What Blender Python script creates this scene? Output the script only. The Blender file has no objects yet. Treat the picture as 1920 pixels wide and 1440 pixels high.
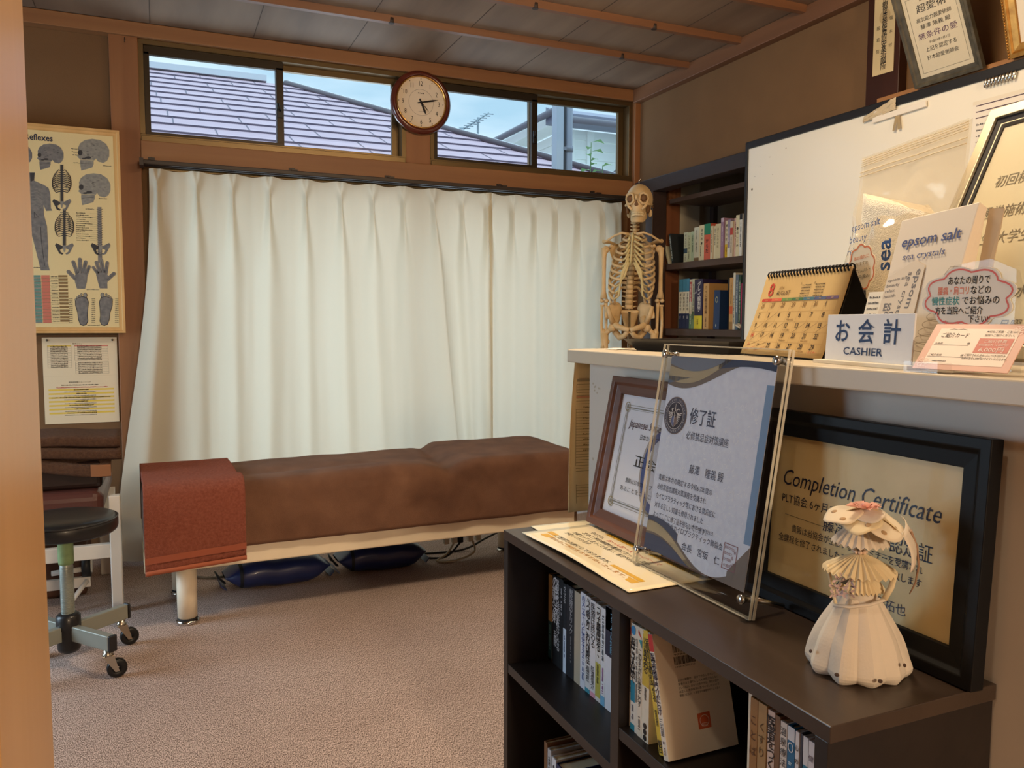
import bpy, bmesh, math, random
from mathutils import Vector, Matrix, Euler, noise
rnd = random.Random(11)
sc = bpy.context.scene
col = sc.collection
PI = math.pi
V = Vector

# ------------------------------------------------------------------ camera, sky, lamps, exposure
def set_camera():
    yaw, pitch, roll = math.radians(23.548), math.radians(-4.344), math.radians(0.158)
    f = V((math.sin(yaw)*math.cos(pitch), math.cos(yaw)*math.cos(pitch), math.sin(pitch)))
    r = V((math.cos(yaw), -math.sin(yaw), 0)); u = r.cross(f)
    r2 = r*math.cos(roll)+u*math.sin(roll); u2 = u*math.cos(roll)-r*math.sin(roll)
    m = Matrix((r2, u2, -f)).transposed().to_4x4(); m.translation = V((0, 0, 1.1))
    c = bpy.data.cameras.new('camera'); o = bpy.data.objects.new('camera', c); col.objects.link(o)
    o.matrix_world = m
    c.sensor_fit = 'HORIZONTAL'; c.sensor_width = 36; c.lens = 1516.0/1920*36
    c.clip_start = 0.02; c.clip_end = 200
    c.dof.use_dof = True; c.dof.focus_distance = 1.7; c.dof.aperture_fstop = 45
    sc.camera = o
set_camera()

def set_world():
    w = bpy.data.worlds.new('sky'); sc.world = w; w.use_nodes = True
    nt = w.node_tree; nt.nodes.clear(); N = nt.nodes.new; L = nt.links.new
    tc = N('ShaderNodeTexCoord'); mp = N('ShaderNodeMapping'); mp.inputs['Scale'].default_value = (1.6, 1.6, 5)
    nz = N('ShaderNodeTexNoise'); nz.inputs['Scale'].default_value = 3.0; nz.inputs['Detail'].default_value = 5
    rp = N('ShaderNodeValToRGB')
    rp.color_ramp.elements[0].position = .36; rp.color_ramp.elements[0].color = (.40, .60, .74, 1)
    rp.color_ramp.elements[1].position = .66; rp.color_ramp.elements[1].color = (.66, .80, .90, 1)
    bg = N('ShaderNodeBackground'); bg.inputs['Strength'].default_value = 1.0
    out = N('ShaderNodeOutputWorld')
    L(tc.outputs['Generated'], mp.inputs['Vector']); L(mp.outputs[0], nz.inputs['Vector']); L(nz.outputs['Fac'], rp.inputs[0])
    sx = N('ShaderNodeSeparateXYZ'); mr = N('ShaderNodeMapRange'); L(tc.outputs['Generated'], sx.inputs[0]); L(sx.outputs['Z'], mr.inputs['Value'])
    mr.inputs['From Min'].default_value = .36; mr.inputs['From Max'].default_value = .85; mr.inputs['To Min'].default_value = 1.0; mr.inputs['To Max'].default_value = 2.8
    L(mr.outputs[0], bg.inputs['Strength'])      # an overcast sky is brightest overhead
    L(rp.outputs[0], bg.inputs['Color']); L(bg.outputs[0], out.inputs[0])
set_world()

def lamp(name, loc, target, power, size, color, kind='AREA', spread=None, spot=None):
    d = bpy.data.lights.new(name, kind); d.energy = power; d.color = color
    if kind == 'AREA':
        d.shape = 'DISK'; d.size = size
        if spread: d.spread = spread
    else:
        d.shadow_soft_size = size
        if spot: d.spot_size = spot[0]; d.spot_blend = spot[1]
    o = bpy.data.objects.new(name, d); col.objects.link(o); o.location = loc
    dv = V(target)-V(loc); o.rotation_euler = dv.to_track_quat('-Z', 'Y').to_euler()
    return o
WARM = (1.0, .78, .53)
lamp('room_lamp', (.92, 1.56, 2.36), (.92, 1.56, 0), 20, .36, WARM)
lamp('reception_lamp', (1.50, 1.92, 2.24), (1.50, 1.92, 0), 13.5, .14, (1.0, .73, .43), 'POINT')
lamp('hall_lamp', (.55, -2.7, 1.85), (.5, 0, 1), 190, .20, WARM, 'POINT')
lamp('entrance_lamp', (-.34, .10, 2.34), (-.1, .3, 0), 3.5, .14, WARM)
lamp('closet_lamp', (2.95, 2.75, 1.86), (2.95, 2.9, 0), 1.5, .15, WARM)
lamp('yard_daylight', (1.2, 5.3, .95), (1.2, 4.2, .8), 37, 2.4, (.80, .90, 1.0))
lamp('side_daylight', (-2.75, 3.0, 1.35), (-1.0, 2.6, .9), 72, 1.7, (.80, .90, 1.0))

sc.view_settings.view_transform = 'Standard'; sc.view_settings.look = 'None'
sc.view_settings.gamma = 1.0; sc.view_settings.use_curve_mapping = False
sc.view_settings.exposure = 0.45
sc.render.film_transparent = False
sc.cycles.max_bounces = 10; sc.cycles.transparent_max_bounces = 24
sc.cycles.use_denoising = True

# ------------------------------------------------------------------ materials
def lin(c):
    return tuple(((x/255)/12.92 if x/255 <= .04045 else ((x/255+.055)/1.055)**2.4) for x in c)
_M = {}
def mat(name, rgb, rough=.6, metal=0, spec=.5, var=0, vscale=8, stretch=(1, 1, 1), bump=0, bscale=60, rgb2=None, trans=0, alpha=1, sheen=0, coat=0, emis=None, tl=0, detail=4, ior=1.45):
    """Principled material; var/rgb2: noise between two colours, bump: fine noise relief."""
    if name in _M: return _M[name]
    m = bpy.data.materials.new(name); m.use_nodes = True; nt = m.node_tree
    b = nt.nodes['Principled BSDF']; c = lin(rgb)
    b.inputs['Base Color'].default_value = (*c, 1); b.inputs['Roughness'].default_value = rough
    b.inputs['Metallic'].default_value = metal; b.inputs['Specular IOR Level'].default_value = spec
    b.inputs['IOR'].default_value = ior
    if trans: b.inputs['Transmission Weight'].default_value = trans
    if alpha < 1: b.inputs['Alpha'].default_value = alpha
    if sheen: b.inputs['Sheen Weight'].default_value = sheen
    if coat: b.inputs['Coat Weight'].default_value = coat; b.inputs['Coat Roughness'].default_value = .08
    if emis: b.inputs['Emission Color'].default_value = (*lin(rgb), 1); b.inputs['Emission Strength'].default_value = emis
    tc = None
    def coords(sc_):
        nonlocal tc
        if tc is None: tc = nt.nodes.new('ShaderNodeTexCoord')
        mp = nt.nodes.new('ShaderNodeMapping'); mp.inputs['Scale'].default_value = sc_
        nt.links.new(tc.outputs['Object'], mp.inputs['Vector']); return mp.outputs[0]
    if var or rgb2:
        n = nt.nodes.new('ShaderNodeTexNoise'); n.inputs['Scale'].default_value = vscale; n.inputs['Detail'].default_value = detail
        nt.links.new(coords(stretch), n.inputs['Vector'])
        r = nt.nodes.new('ShaderNodeValToRGB'); r.color_ramp.elements[0].position = .3; r.color_ramp.elements[1].position = .7
        c2 = lin(rgb2) if rgb2 else tuple(x*(1+var) for x in c); c1 = c if rgb2 else tuple(x*(1-var) for x in c)
        r.color_ramp.elements[0].color = (*c1, 1); r.color_ramp.elements[1].color = (*c2, 1)
        nt.links.new(n.outputs['Fac'], r.inputs[0]); nt.links.new(r.outputs[0], b.inputs['Base Color'])
        csrc = r.outputs[0]
    else: csrc = None
    if bump:
        n = nt.nodes.new('ShaderNodeTexNoise'); n.inputs['Scale'].default_value = bscale; n.inputs['Detail'].default_value = 3
        nt.links.new(coords(stretch), n.inputs['Vector'])
        bp = nt.nodes.new('ShaderNodeBump'); bp.inputs['Strength'].default_value = bump; bp.inputs['Distance'].default_value = .01
        nt.links.new(n.outputs['Fac'], bp.inputs['Height']); nt.links.new(bp.outputs[0], b.inputs['Normal'])
    if tl:
        t = nt.nodes.new('ShaderNodeBsdfTranslucent'); t.inputs['Color'].default_value = (*c, 1)
        mx = nt.nodes.new('ShaderNodeMixShader'); mx.inputs[0].default_value = tl
        out = nt.nodes['Material Output']
        nt.links.new(b.outputs[0], mx.inputs[1]); nt.links.new(t.outputs[0], mx.inputs[2]); nt.links.new(mx.outputs[0], out.inputs[0])
    _M[name] = m; return m

def glass_mat(name, tint=(255, 255, 255), refl=1.0, rough=0.0, ior=1.5, milky=0, milk=(235, 235, 235)):
    """A pane: clear see-through sheet with the mirror reflection glass has."""
    if name in _M: return _M[name]
    m = bpy.data.materials.new(name); m.use_nodes = True; nt = m.node_tree; nt.nodes.clear()
    N = nt.nodes.new; L = nt.links.new
    t = N('ShaderNodeBsdfTransparent'); t.inputs[0].default_value = (*lin(tint), 1)
    src = t.outputs[0]
    if milky:
        d = N('ShaderNodeBsdfDiffuse'); d.inputs[0].default_value = (*lin(milk), 1)
        x = N('ShaderNodeMixShader'); x.inputs[0].default_value = milky; L(t.outputs[0], x.inputs[1]); L(d.outputs[0], x.inputs[2]); src = x.outputs[0]
    g = N('ShaderNodeBsdfGlossy'); g.inputs['Roughness'].default_value = rough
    fr = N('ShaderNodeFresnel'); fr.inputs['IOR'].default_value = ior
    mul = N('ShaderNodeMath'); mul.operation = 'MULTIPLY'; mul.inputs[1].default_value = refl
    mx = N('ShaderNodeMixShader'); out = N('ShaderNodeOutputMaterial')
    ge = N('ShaderNodeNewGeometry'); om = N('ShaderNodeMath'); om.operation = 'SUBTRACT'; om.inputs[0].default_value = 1; L(ge.outputs['Backfacing'], om.inputs[1])
    m2 = N('ShaderNodeMath'); m2.operation = 'MULTIPLY'; m2.inputs[1].default_value = refl; m2.use_clamp = True; L(fr.outputs[0], m2.inputs[0])
    L(om.outputs[0], mul.inputs[1]); L(m2.outputs[0], mul.inputs[0]); L(mul.outputs[0], mx.inputs[0]); L(src, mx.inputs[1]); L(g.outputs[0], mx.inputs[2]); L(mx.outputs[0], out.inputs[0])
    _M[name] = m; return m

def wood_mat(name, rgb, rgb2, axis='z', scale=14, rough=.5, stretch=.06, bump=.08):
    st = {'x': (stretch, 1, 1), 'y': (1, stretch, 1), 'z': (1, 1, stretch)}[axis]
    return mat(name, rgb, rough=rough, rgb2=rgb2, vscale=scale, stretch=st, bump=bump, bscale=scale*3, detail=6)

# ------------------------------------------------------------------ mesh building
class MB:
    def __init__(s, *mats):
        s.bm = bmesh.new(); s.mats = []; s.cur = 0
        for m in mats: s.use(m)
        s.cur = 0
    def use(s, m):
        if m not in s.mats: s.mats.append(m)
        s.cur = s.mats.index(m); return s
    def _f(s, vs, smooth=False):
        try: f = s.bm.faces.new(vs)
        except ValueError: return None
        f.material_index = s.cur; f.smooth = smooth; return f
    def raw(s, verts, faces, smooth=False, mx=None):
        vs = [s.bm.verts.new(mx @ V(v) if mx else V(v)) for v in verts]
        for f in faces: s._f([vs[i] for i in f], smooth)
        return s
    def box(s, a, b, mx=None):
        x0, y0, z0 = a; x1, y1, z1 = b
        return s.raw([(x0,y0,z0),(x1,y0,z0),(x1,y1,z0),(x0,y1,z0),(x0,y0,z1),(x1,y0,z1),(x1,y1,z1),(x0,y1,z1)],
                     [(0,3,2,1),(4,5,6,7),(0,1,5,4),(1,2,6,5),(2,3,7,6),(3,0,4,7)], mx=mx)
    def cbox(s, c, d, mx=None):
        return s.box([c[i]-d[i]/2 for i in range(3)], [c[i]+d[i]/2 for i in range(3)], mx)
    def tube(s, pts, r, seg=8, closed=False, smooth=True, caps=True, flat=1.0):
        pts = [V(p) for p in pts]; n = len(pts)
        rs = r if isinstance(r, (list, tuple)) else [r]*n
        t0 = (pts[1]-pts[0]).normalized(); a = V((0,0,1)) if abs(t0.z) < .9 else V((1,0,0))
        nrm = (a - t0*a.dot(t0)).normalized(); rings = []
        for i in range(n):
            if closed: t = (pts[(i+1) % n]-pts[i-1]).normalized()
            elif i == 0: t = t0
            elif i == n-1: t = (pts[-1]-pts[-2]).normalized()
            else: t = (pts[i+1]-pts[i-1]).normalized()
            nrm = (nrm - t*nrm.dot(t)).normalized(); bn = t.cross(nrm)
            rings.append([s.bm.verts.new(pts[i]+(nrm*math.cos(2*PI*k/seg)*flat+bn*math.sin(2*PI*k/seg))*rs[i]) for k in range(seg)])
        for i in range(n if closed else n-1):
            A, B = rings[i], rings[(i+1) % n]
            for k in range(seg): s._f([A[k], A[(k+1) % seg], B[(k+1) % seg], B[k]], smooth)
        if caps and not closed: s._f(rings[0][::-1]); s._f(rings[-1])
        return s
    def cyl(s, p0, p1, r0, r1=None, seg=20, smooth=True): return s.tube([p0, p1], [r0, r0 if r1 is None else r1], seg, smooth=smooth)
    def lathe(s, prof, c=(0,0,0), seg=28, mx=None, smooth=True, ang=2*PI, closed_prof=False):
        c = V(c); rows = []
        full = abs(ang-2*PI) < 1e-6; m = seg if full else seg+1
        for r, z in prof:
            row = []
            for k in range(m):
                a = ang*k/seg; p = V((r*math.cos(a), r*math.sin(a), z))
                row.append(s.bm.verts.new((mx @ p if mx else p)+c))
            rows.append(row)
        for i in range(len(rows)-1 if not closed_prof else len(rows)):
            A, B = rows[i], rows[(i+1) % len(rows)]
            for k in range(seg):
                k2 = (k+1) % m
                if not full and k2 == 0: continue
                s._f([A[k], A[k2], B[k2], B[k]], smooth)
        if not closed_prof and full:
            if prof[0][0] > 1e-6: s._f(rows[0][::-1])
            if prof[-1][0] > 1e-6: s._f(rows[-1])
        return s
    def ell(s, c, r, mx=None, u=16, v=10):
        prof = [(max(1e-5, math.sin(PI*i/v)), -math.cos(PI*i/v)) for i in range(v+1)]
        S = Matrix.Diagonal((r[0], r[1], r[2])).to_4x4()
        return s.lathe(prof, c, u, (mx @ S) if mx else S)
    def grid(s, fn, nu, nv, smooth=True, closed_u=False):
        g = [[s.bm.verts.new(V(fn(i/nu, j/nv))) for i in range(nu if closed_u else nu+1)] for j in range(nv+1)]
        for j in range(nv):
            for i in range(nu):
                i2 = (i+1) % nu if closed_u else i+1
                s._f([g[j][i], g[j][i2], g[j+1][i2], g[j+1][i]], smooth)
        return s
    def prism(s, poly, z0, z1, mx=None, smooth=False):
        n = len(poly)
        vs = [(x, y, z0) for x, y in poly]+[(x, y, z1) for x, y in poly]
        fs = [tuple(range(n))[::-1], tuple(range(n, 2*n))]+[(i, (i+1) % n, n+(i+1) % n, n+i) for i in range(n)]
        return s.raw(vs, fs, smooth, mx)

def ob(name, mb, parent=None, loc=None, rot=None, bevel=0, bseg=2, solid=0, sub=0, offset=0, wn=False):
    me = bpy.data.meshes.new(name)
    bmesh.ops.remove_doubles(mb.bm, verts=mb.bm.verts, dist=1e-6) if not getattr(mb, 'keep', False) else None
    bmesh.ops.recalc_face_normals(mb.bm, faces=mb.bm.faces) if not getattr(mb, 'keep', False) else None
    mb.bm.to_mesh(me); mb.bm.free()
    for m in mb.mats: me.materials.append(m)
    o = bpy.data.objects.new(name, me); col.objects.link(o)
    if parent: o.parent = parent
    if loc: o.location = loc
    if rot: o.rotation_euler = rot
    if solid:
        md = o.modifiers.new('solid', 'SOLIDIFY'); md.thickness = solid; md.offset = offset
    if sub:
        md = o.modifiers.new('sub', 'SUBSURF'); md.levels = sub; md.render_levels = sub
    if bevel:
        md = o.modifiers.new('bevel', 'BEVEL'); md.width = bevel; md.segments = bseg; md.limit_method = 'ANGLE'; md.angle_limit = .6
    return o
def tag(o, label, cat, group=None, kind=None):
    o['label'] = label; o['category'] = cat
    if group: o['group'] = group
    if kind: o['kind'] = kind
    return o
def thing(name, label, cat, loc=(0,0,0), rotz=0, group=None, rot=None):
    o = bpy.data.objects.new(name, None); col.objects.link(o); o.empty_display_size = .05
    o.location = loc; o.rotation_euler = rot if rot else (0, 0, rotz)
    return tag(o, label, cat, group)
def struct(name, mb, parent=None, bevel=0, label=None):
    o = ob(name, mb, parent, bevel=bevel)
    if not parent: o['kind'] = 'structure'
    if label: o['label'] = label
    return o

# ------------------------------------------------------------------ flat printing (lettering, rules, pictures) on a sheet
_TX = {}
def text_mesh(t, bold=0):
    k = (t, bold)
    if k not in _TX:
        c = bpy.data.curves.new('t', 'FONT'); c.body = t; c.size = 1; c.resolution_u = 2; c.fill_mode = 'FRONT'; c.offset = bold
        o = bpy.data.objects.new('t', c); m = o.to_mesh()
        vs = [(v.co.x, v.co.y) for v in m.vertices]; fs = [tuple(p.vertices) for p in m.polygons]
        o.to_mesh_clear(); bpy.data.objects.remove(o); bpy.data.curves.remove(c)
        _TX[k] = (vs, fs)
    return _TX[k]
class Print:
    """Collects flat coloured shapes in (u, v) and lays them on the plane given by matrix mx (u right, v up, +z out)."""
    STEP = .00025
    def __init__(s, mx=None, warp=None):
        s.mb = MB(); s.mb.keep = True; s.mx = mx or Matrix(); s.warp = warp; s.base = 1
    def _p(s, u, v, lay):
        if s.warp: return s.mx @ V(s.warp(u, v, (s.base+lay)*s.STEP))
        return s.mx @ V((u, v, (s.base+lay)*s.STEP))
    def poly(s, pts, m, lay=0):
        s.mb.use(m); s.mb._f([s.mb.bm.verts.new(s._p(u, v, lay)) for u, v in pts]); return s
    def rect(s, u0, v0, u1, v1, m, lay=0): return s.poly([(u0,v0),(u1,v0),(u1,v1),(u0,v1)], m, lay)
    def line(s, pts, w, m, lay=0, closed=False):
        n = len(pts); s.mb.use(m); L = []; R = []
        for i in range(n):
            a = pts[i-1] if (closed or i > 0) else pts[i]; b = pts[(i+1) % n] if (closed or i < n-1) else pts[i]
            dx, dy = b[0]-a[0], b[1]-a[1]; d = math.hypot(dx, dy) or 1
            nx, ny = -dy/d*w/2, dx/d*w/2
            L.append(s.mb.bm.verts.new(s._p(pts[i][0]+nx, pts[i][1]+ny, lay))); R.append(s.mb.bm.verts.new(s._p(pts[i][0]-nx, pts[i][1]-ny, lay)))
        for i in range(n if closed else n-1):
            j = (i+1) % n; s.mb._f([R[i], R[j], L[j], L[i]])
        return s
    def frame(s, u0, v0, u1, v1, w, m, lay=0):
        s.rect(u0, v0, u1, v0+w, m, lay); s.rect(u0, v1-w, u1, v1, m, lay); s.rect(u0, v0+w, u0+w, v1-w, m, lay); s.rect(u1-w, v0+w, u1, v1-w, m, lay); return s
    def disc(s, u, v, ru, rv, m, lay=0, n=24, rot=0):
        c, d = math.cos(rot), math.sin(rot)
        return s.poly([(u+ru*math.cos(2*PI*k/n)*c-rv*math.sin(2*PI*k/n)*d, v+ru*math.cos(2*PI*k/n)*d+rv*math.sin(2*PI*k/n)*c) for k in range(n)], m, lay)
    def ring(s, u, v, ru, rv, w, m, lay=0, n=32):
        return s.line([(u+ru*math.cos(2*PI*k/n), v+rv*math.sin(2*PI*k/n)) for k in range(n)], w, m, lay, True)
    def text(s, t, u, v, size, m, align='l', width=None, bold=0, rot=0, shear=0, lay=1, xs=1.0):
        """size = capital height in metres; (u, v) = baseline start / centre / end."""
        vs, fs = text_mesh(t, bold)
        if not vs: return s
        x0 = min(p[0] for p in vs); x1 = max(p[0] for p in vs); k = size/.73; kx = k*xs
        if width: kx = width/(x1-x0)
        ox = {'l': -x0, 'c': -(x0+x1)/2, 'r': -x1}[align]
        c, d = math.cos(rot), math.sin(rot); s.mb.use(m); out = []
        for x, y in vs:
            a = (x+ox)*kx+y*k*shear; b = y*k
            out.append(s.mb.bm.verts.new(s._p(u+a*c-b*d, v+a*d+b*c, lay)))
        for f in fs: s.mb._f([out[i] for i in f])
        return s
    def vtext(s, t, u, v, size, m, pitch=1.12, bold=0, lay=1, xs=1.0, length=None):
        """vertical Japanese lettering running down from (u, v)."""
        st = (length/len(t)) if length else size*pitch
        for i, ch in enumerate(t):
            if ch in ' \u3000': continue
            if ch in 'ー―…':
                s.text('｜' if ch != '…' else '︙', u, v-st*(i+1)+st*.1, size*.8, m, 'c', bold=bold, lay=lay, xs=xs); continue
            s.text(ch, u, v-st*(i+1)+(st-size)*.5, size, m, 'c', bold=bold, lay=lay, xs=xs)
        return s
    def scrib(s, u0, v, w, h, m, n=8, lay=1, seed=0):
        """a line of unreadable tiny print: short marks."""
        r = random.Random(seed+int(abs(u0*9e3)+abs(v*7e4))); x = u0
        while x < u0+w:
            d = h*r.uniform(.35, .95); s.rect(x, v+h*r.uniform(0, .25), min(x+d, u0+w), v+h*r.uniform(.6, 1), m, lay); x += d+h*r.uniform(.15, .4)
        return s
    def done(s, name, parent=None, loc=None, rot=None): return ob(name, s.mb, parent, loc, rot)
def plane_mx(o, ux, vx):
    """matrix of a plane with origin o, right axis ux, up axis vx (made orthonormal), +z out towards the reader."""
    u = V(ux).normalized(); v = V(vx); v = (v-u*v.dot(u)).normalized(); n = u.cross(v)
    m = Matrix((u, v, n)).transposed().to_4x4(); m.translation = V(o); return m
INK = mat('ink_black', (28, 26, 28), .7); NAVY = mat('ink_navy', (34, 52, 96), .6); RED = mat('ink_red', (190, 60, 52), .6)
GREY = mat('ink_grey', (110, 108, 106), .7); WHITE = mat('ink_white', (236, 234, 228), .6)
# ------------------------------------------------------------------ room shell
POST = wood_mat('cedar_post', (132, 86, 54), (160, 110, 70), 'z', 10)
BEAM = wood_mat('cedar_beam', (132, 88, 56), (160, 114, 74), 'x', 10)
BEAMY = wood_mat('cedar_beam_depth', (108, 74, 52), (132, 92, 64), 'y', 10)
PLAST = mat('brown_plaster', (118, 88, 58), .9, var=.07, vscale=4, bump=.12, bscale=240)
PLASTG = mat('grey_plaster', (150, 140, 124), .9, var=.06, vscale=5)
CEILM = wood_mat('ceiling_board', (120, 98, 80), (148, 124, 102), 'y', 7, rough=.7, stretch=.15, bump=.03)
BATT = wood_mat('ceiling_batten', (116, 80, 58), (142, 100, 72), 'x', 12)
DARKW = wood_mat('dark_lacquered_post', (52, 28, 20), (66, 36, 26), 'z', 8, rough=.35)
BLACKW = wood_mat('dark_closet_wood', (44, 34, 32), (60, 46, 42), 'y', 9, rough=.45)
BLACKZ = wood_mat('dark_closet_wood_upright', (44, 32, 28), (62, 44, 38), 'z', 9, rough=.45)
ALU = mat('bronze_aluminium', (112, 94, 66), .34, metal=.75)
ALUD = mat('bronze_aluminium_dark', (58, 50, 40), .4, metal=.6)
PANE = glass_mat('window_glass', (246, 250, 252))

def carpet():
    m = bpy.data.materials.new('carpet'); m.use_nodes = True; nt = m.node_tree; N = nt.nodes.new; L = nt.links.new
    b = nt.nodes['Principled BSDF']; b.inputs['Roughness'].default_value = .95; b.inputs['Specular IOR Level'].default_value = .1
    tc = N('ShaderNodeTexCoord'); mp = N('ShaderNodeMapping'); mp.inputs['Scale'].default_value = (1.9, .62, 1)
    L(tc.outputs['Object'], mp.inputs['Vector'])
    n1 = N('ShaderNodeTexNoise'); n1.inputs['Scale'].default_value = 250; n1.inputs['Detail'].default_value = 3
    n2 = N('ShaderNodeTexNoise'); n2.inputs['Scale'].default_value = 2.2; n2.inputs['Detail'].default_value = 4
    L(mp.outputs[0], n1.inputs['Vector']); L(tc.outputs['Object'], n2.inputs['Vector'])
    r = N('ShaderNodeValToRGB'); r.color_ramp.elements[0].position = .38; r.color_ramp.elements[1].position = .63
    r.color_ramp.elements[0].color = (*lin((104, 84, 76)), 1); r.color_ramp.elements[1].color = (*lin((228, 206, 194)), 1)
    L(n1.outputs['Fac'], r.inputs[0])
    mx = N('ShaderNodeMixRGB'); mx.blend_type = 'MULTIPLY'; mx.inputs[0].default_value = .35
    r2 = N('ShaderNodeValToRGB'); r2.color_ramp.elements[0].position = .35; r2.color_ramp.elements[1].position = .65
    r2.color_ramp.elements[0].color = (.66, .58, .54, 1); r2.color_ramp.elements[1].color = (1, 1, 1, 1)
    L(n2.outputs['Fac'], r2.inputs[0]); L(r.outputs[0], mx.inputs[1]); L(r2.outputs[0], mx.inputs[2]); L(mx.outputs[0], b.inputs['Base Color'])
    bp = N('ShaderNodeBump'); bp.inputs['Strength'].default_value = .4; bp.inputs['Distance'].default_value = .0016
    L(n1.outputs['Fac'], bp.inputs['Height']); L(bp.outputs[0], b.inputs['Normal'])
    return m
X0, X1, Y0, YB, ZC = -2.1, 2.607, -3.2, 4.19, 2.45
struct('floor', MB(carpet()).box((X0-.1, Y0-.1, -.06), (3.5, YB+.1, 0)))
mb = MB(CEILM); mb.box((X0-.1, Y0-.1, ZC), (3.5, YB+.12, ZC+.06)); struct('ceiling', mb)

# back wall: plaster around the windows
mb = MB(PLAST); yb0, yb1 = 4.19, 4.28
mb.box((X0, yb0, 0), (-.05, yb1, ZC)); mb.box((-.05, yb0, 2.39), (2.60, yb1, ZC)); mb.box((-.05, yb0, 0), (0.02, yb1, 1.84))
mb.box((2.50, yb0, 0), (2.72, yb1, 1.84)); mb.box((2.576, yb0, 1.84), (2.72, yb1, ZC)); mb.box((2.72, yb0, 0), (3.5, yb1, ZC)); mb.box((.02, yb0, 0), (2.50, yb1, .03))
struct('wall_back', mb)
mb = MB(PLAST)
mb.box((X1, 3.99, 1.915), (X1+.08, YB, ZC)); mb.box((X1, Y0, 1.915), (X1+.08, 3.99, ZC)); mb.box((X1, Y0, 0), (X1+.08, 3.06, 1.915))
mb.box((X1, 4.0, 0), (X1+.08, YB, 1.915))
struct('wall_right', mb)
mb = MB(PLAST); mb.box((X0-.1, Y0, 0), (X0, 2.3, ZC)); mb.box((X0-.1, 3.85, 0), (X0, YB, ZC)); mb.box((X0-.1, 2.3, 1.84), (X0, 3.85, ZC)); mb.box((X0-.1, 2.3, 0), (X0, 3.85, .04)); struct('wall_left', mb)
struct('wall_front', MB(PLAST).box((X0, Y0-.1, 0), (X1+.08, Y0, ZC)))
# partition beside the camera: its end is the pale door post at the left of the view
JAMB = wood_mat('door_post_wood', (192, 148, 96), (214, 170, 116), 'z', 7, rough=.35, stretch=.04)
struct('wall_entrance', MB(PLAST).box((X0, .545, 0), (-.13, .625, ZC)))
mb = MB(JAMB); mb.box((-.145, .460, 0), (-.0795, .663, ZC)); struct('trim_1', mb, bevel=.006)

# closet behind the right wall
mb = MB(PLASTG); mb.box((X1+.08, 3.985, 0), (3.42, 4.05, ZC)); mb.box((3.36, 1.9, 0), (3.42, 4.0, ZC)); mb.box((X1+.08, 1.9, 0), (3.42, 1.96, ZC))
struct('wall_closet', mb)
mb = MB(PLASTG); mb.box((X1+.08, 1.96, 2.0), (3.36, 3.985, 2.05)); o = struct('ceiling_closet', mb)

# posts and beams
def trim(n, m, *boxes, bevel=.003):
    mb = MB(m)
    for a, b in boxes: mb.box(a, b)
    return struct('trim_%d' % n, mb, bevel=bevel)
trim(2, POST, ((-.173, 4.144, 0), (-.053, 4.215, ZC-.002)))
trim(3, POST, ((2.572, 4.118, 0), (2.63, 4.20, ZC-.002)))
trim(4, BEAM, ((-2.1, 4.125, 2.385), (2.606, 4.19, 2.448)))                # cornice
trim(5, BEAM, ((-.053, 4.135, 1.828), (2.572, 4.20, 1.928)))               # beam between windows and curtain
trim(6, POST, ((1.203, 4.150, 1.928), (1.337, 4.20, 2.385)))               # short post between the windows
trim(7, BEAM, ((-2.1, 4.150, 1.86), (-.105, 4.19, 1.945)))                 # rail end by the poster
trim(8, BEAMY, ((2.56, 2.43, 2.372), (2.607, 4.125, 2.448)))               # right cornice
trim(9, BLACKW, ((2.575, 3.06, 1.842), (2.66, 4.118, 1.915)))              # closet header
trim(10, BLACKZ, ((2.575, 3.93, 0), (2.67, 4.0, 1.842)))                   # closet posts
trim(11, BLACKZ, ((2.575, 3.04, 0), (2.67, 3.14, 1.842)))
trim(12, DARKW, ((2.565, 2.27, 0), (2.607, 2.425, ZC-.002)))               # dark post with the paper charm
trim(13, wood_mat('picture_rail', (150, 104, 62), (172, 122, 76), 'y', 10), ((2.555, Y0, 1.905), (2.607, 2.36, 1.962)))
i = 14
for y in (3.60, 3.19, 2.77, 2.35, 1.93):
    mb = MB(BATT); mb.prism([(-.014, 0), (.014, 0), (.018, .03), (-.018, .03)], X0, 2.56, Matrix.Translation((0, y, ZC-.03)) @ Matrix(((0,0,1,0),(1,0,0,0),(0,1,0,0),(0,0,0,1))))
    mb.use(mat('nail_plug', (62, 52, 48), .6))
    for k in range(3):
        x = {3.60: (.98, 2.16, -.2), 3.19: (1.49, 2.08, .3), 2.77: (1.2, 1.8, .2)}.get(y, (.4, 1.1, 1.9))[k]
        mb.cyl((x, y-.006, ZC-.033), (x, y-.006, ZC-.01), .013, seg=12)
    struct('trim_%d' % i, mb); i += 1
# seams between the ceiling boards
mb = MB(mat('board_seam', (84, 68, 56), .8))
for x in (-.9, -.45, 0, .45, .9, 1.35, 1.8, 2.25): mb.box((x-.0015, Y0, ZC-.0012), (x+.0015, 4.12, ZC+.001))
struct('trim_%d' % i, mb); i += 1
# small hook on the post
mb = MB(ALUD); mb.tube([(-.105, 4.142, 2.37), (-.105, 4.125, 2.372), (-.105, 4.118, 2.362), (-.105, 4.122, 2.352)], .0025, 6)
tag(ob('wall_hook', mb), 'tiny metal hook screwed high into the wooden post left of the windows', 'hook')

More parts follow.
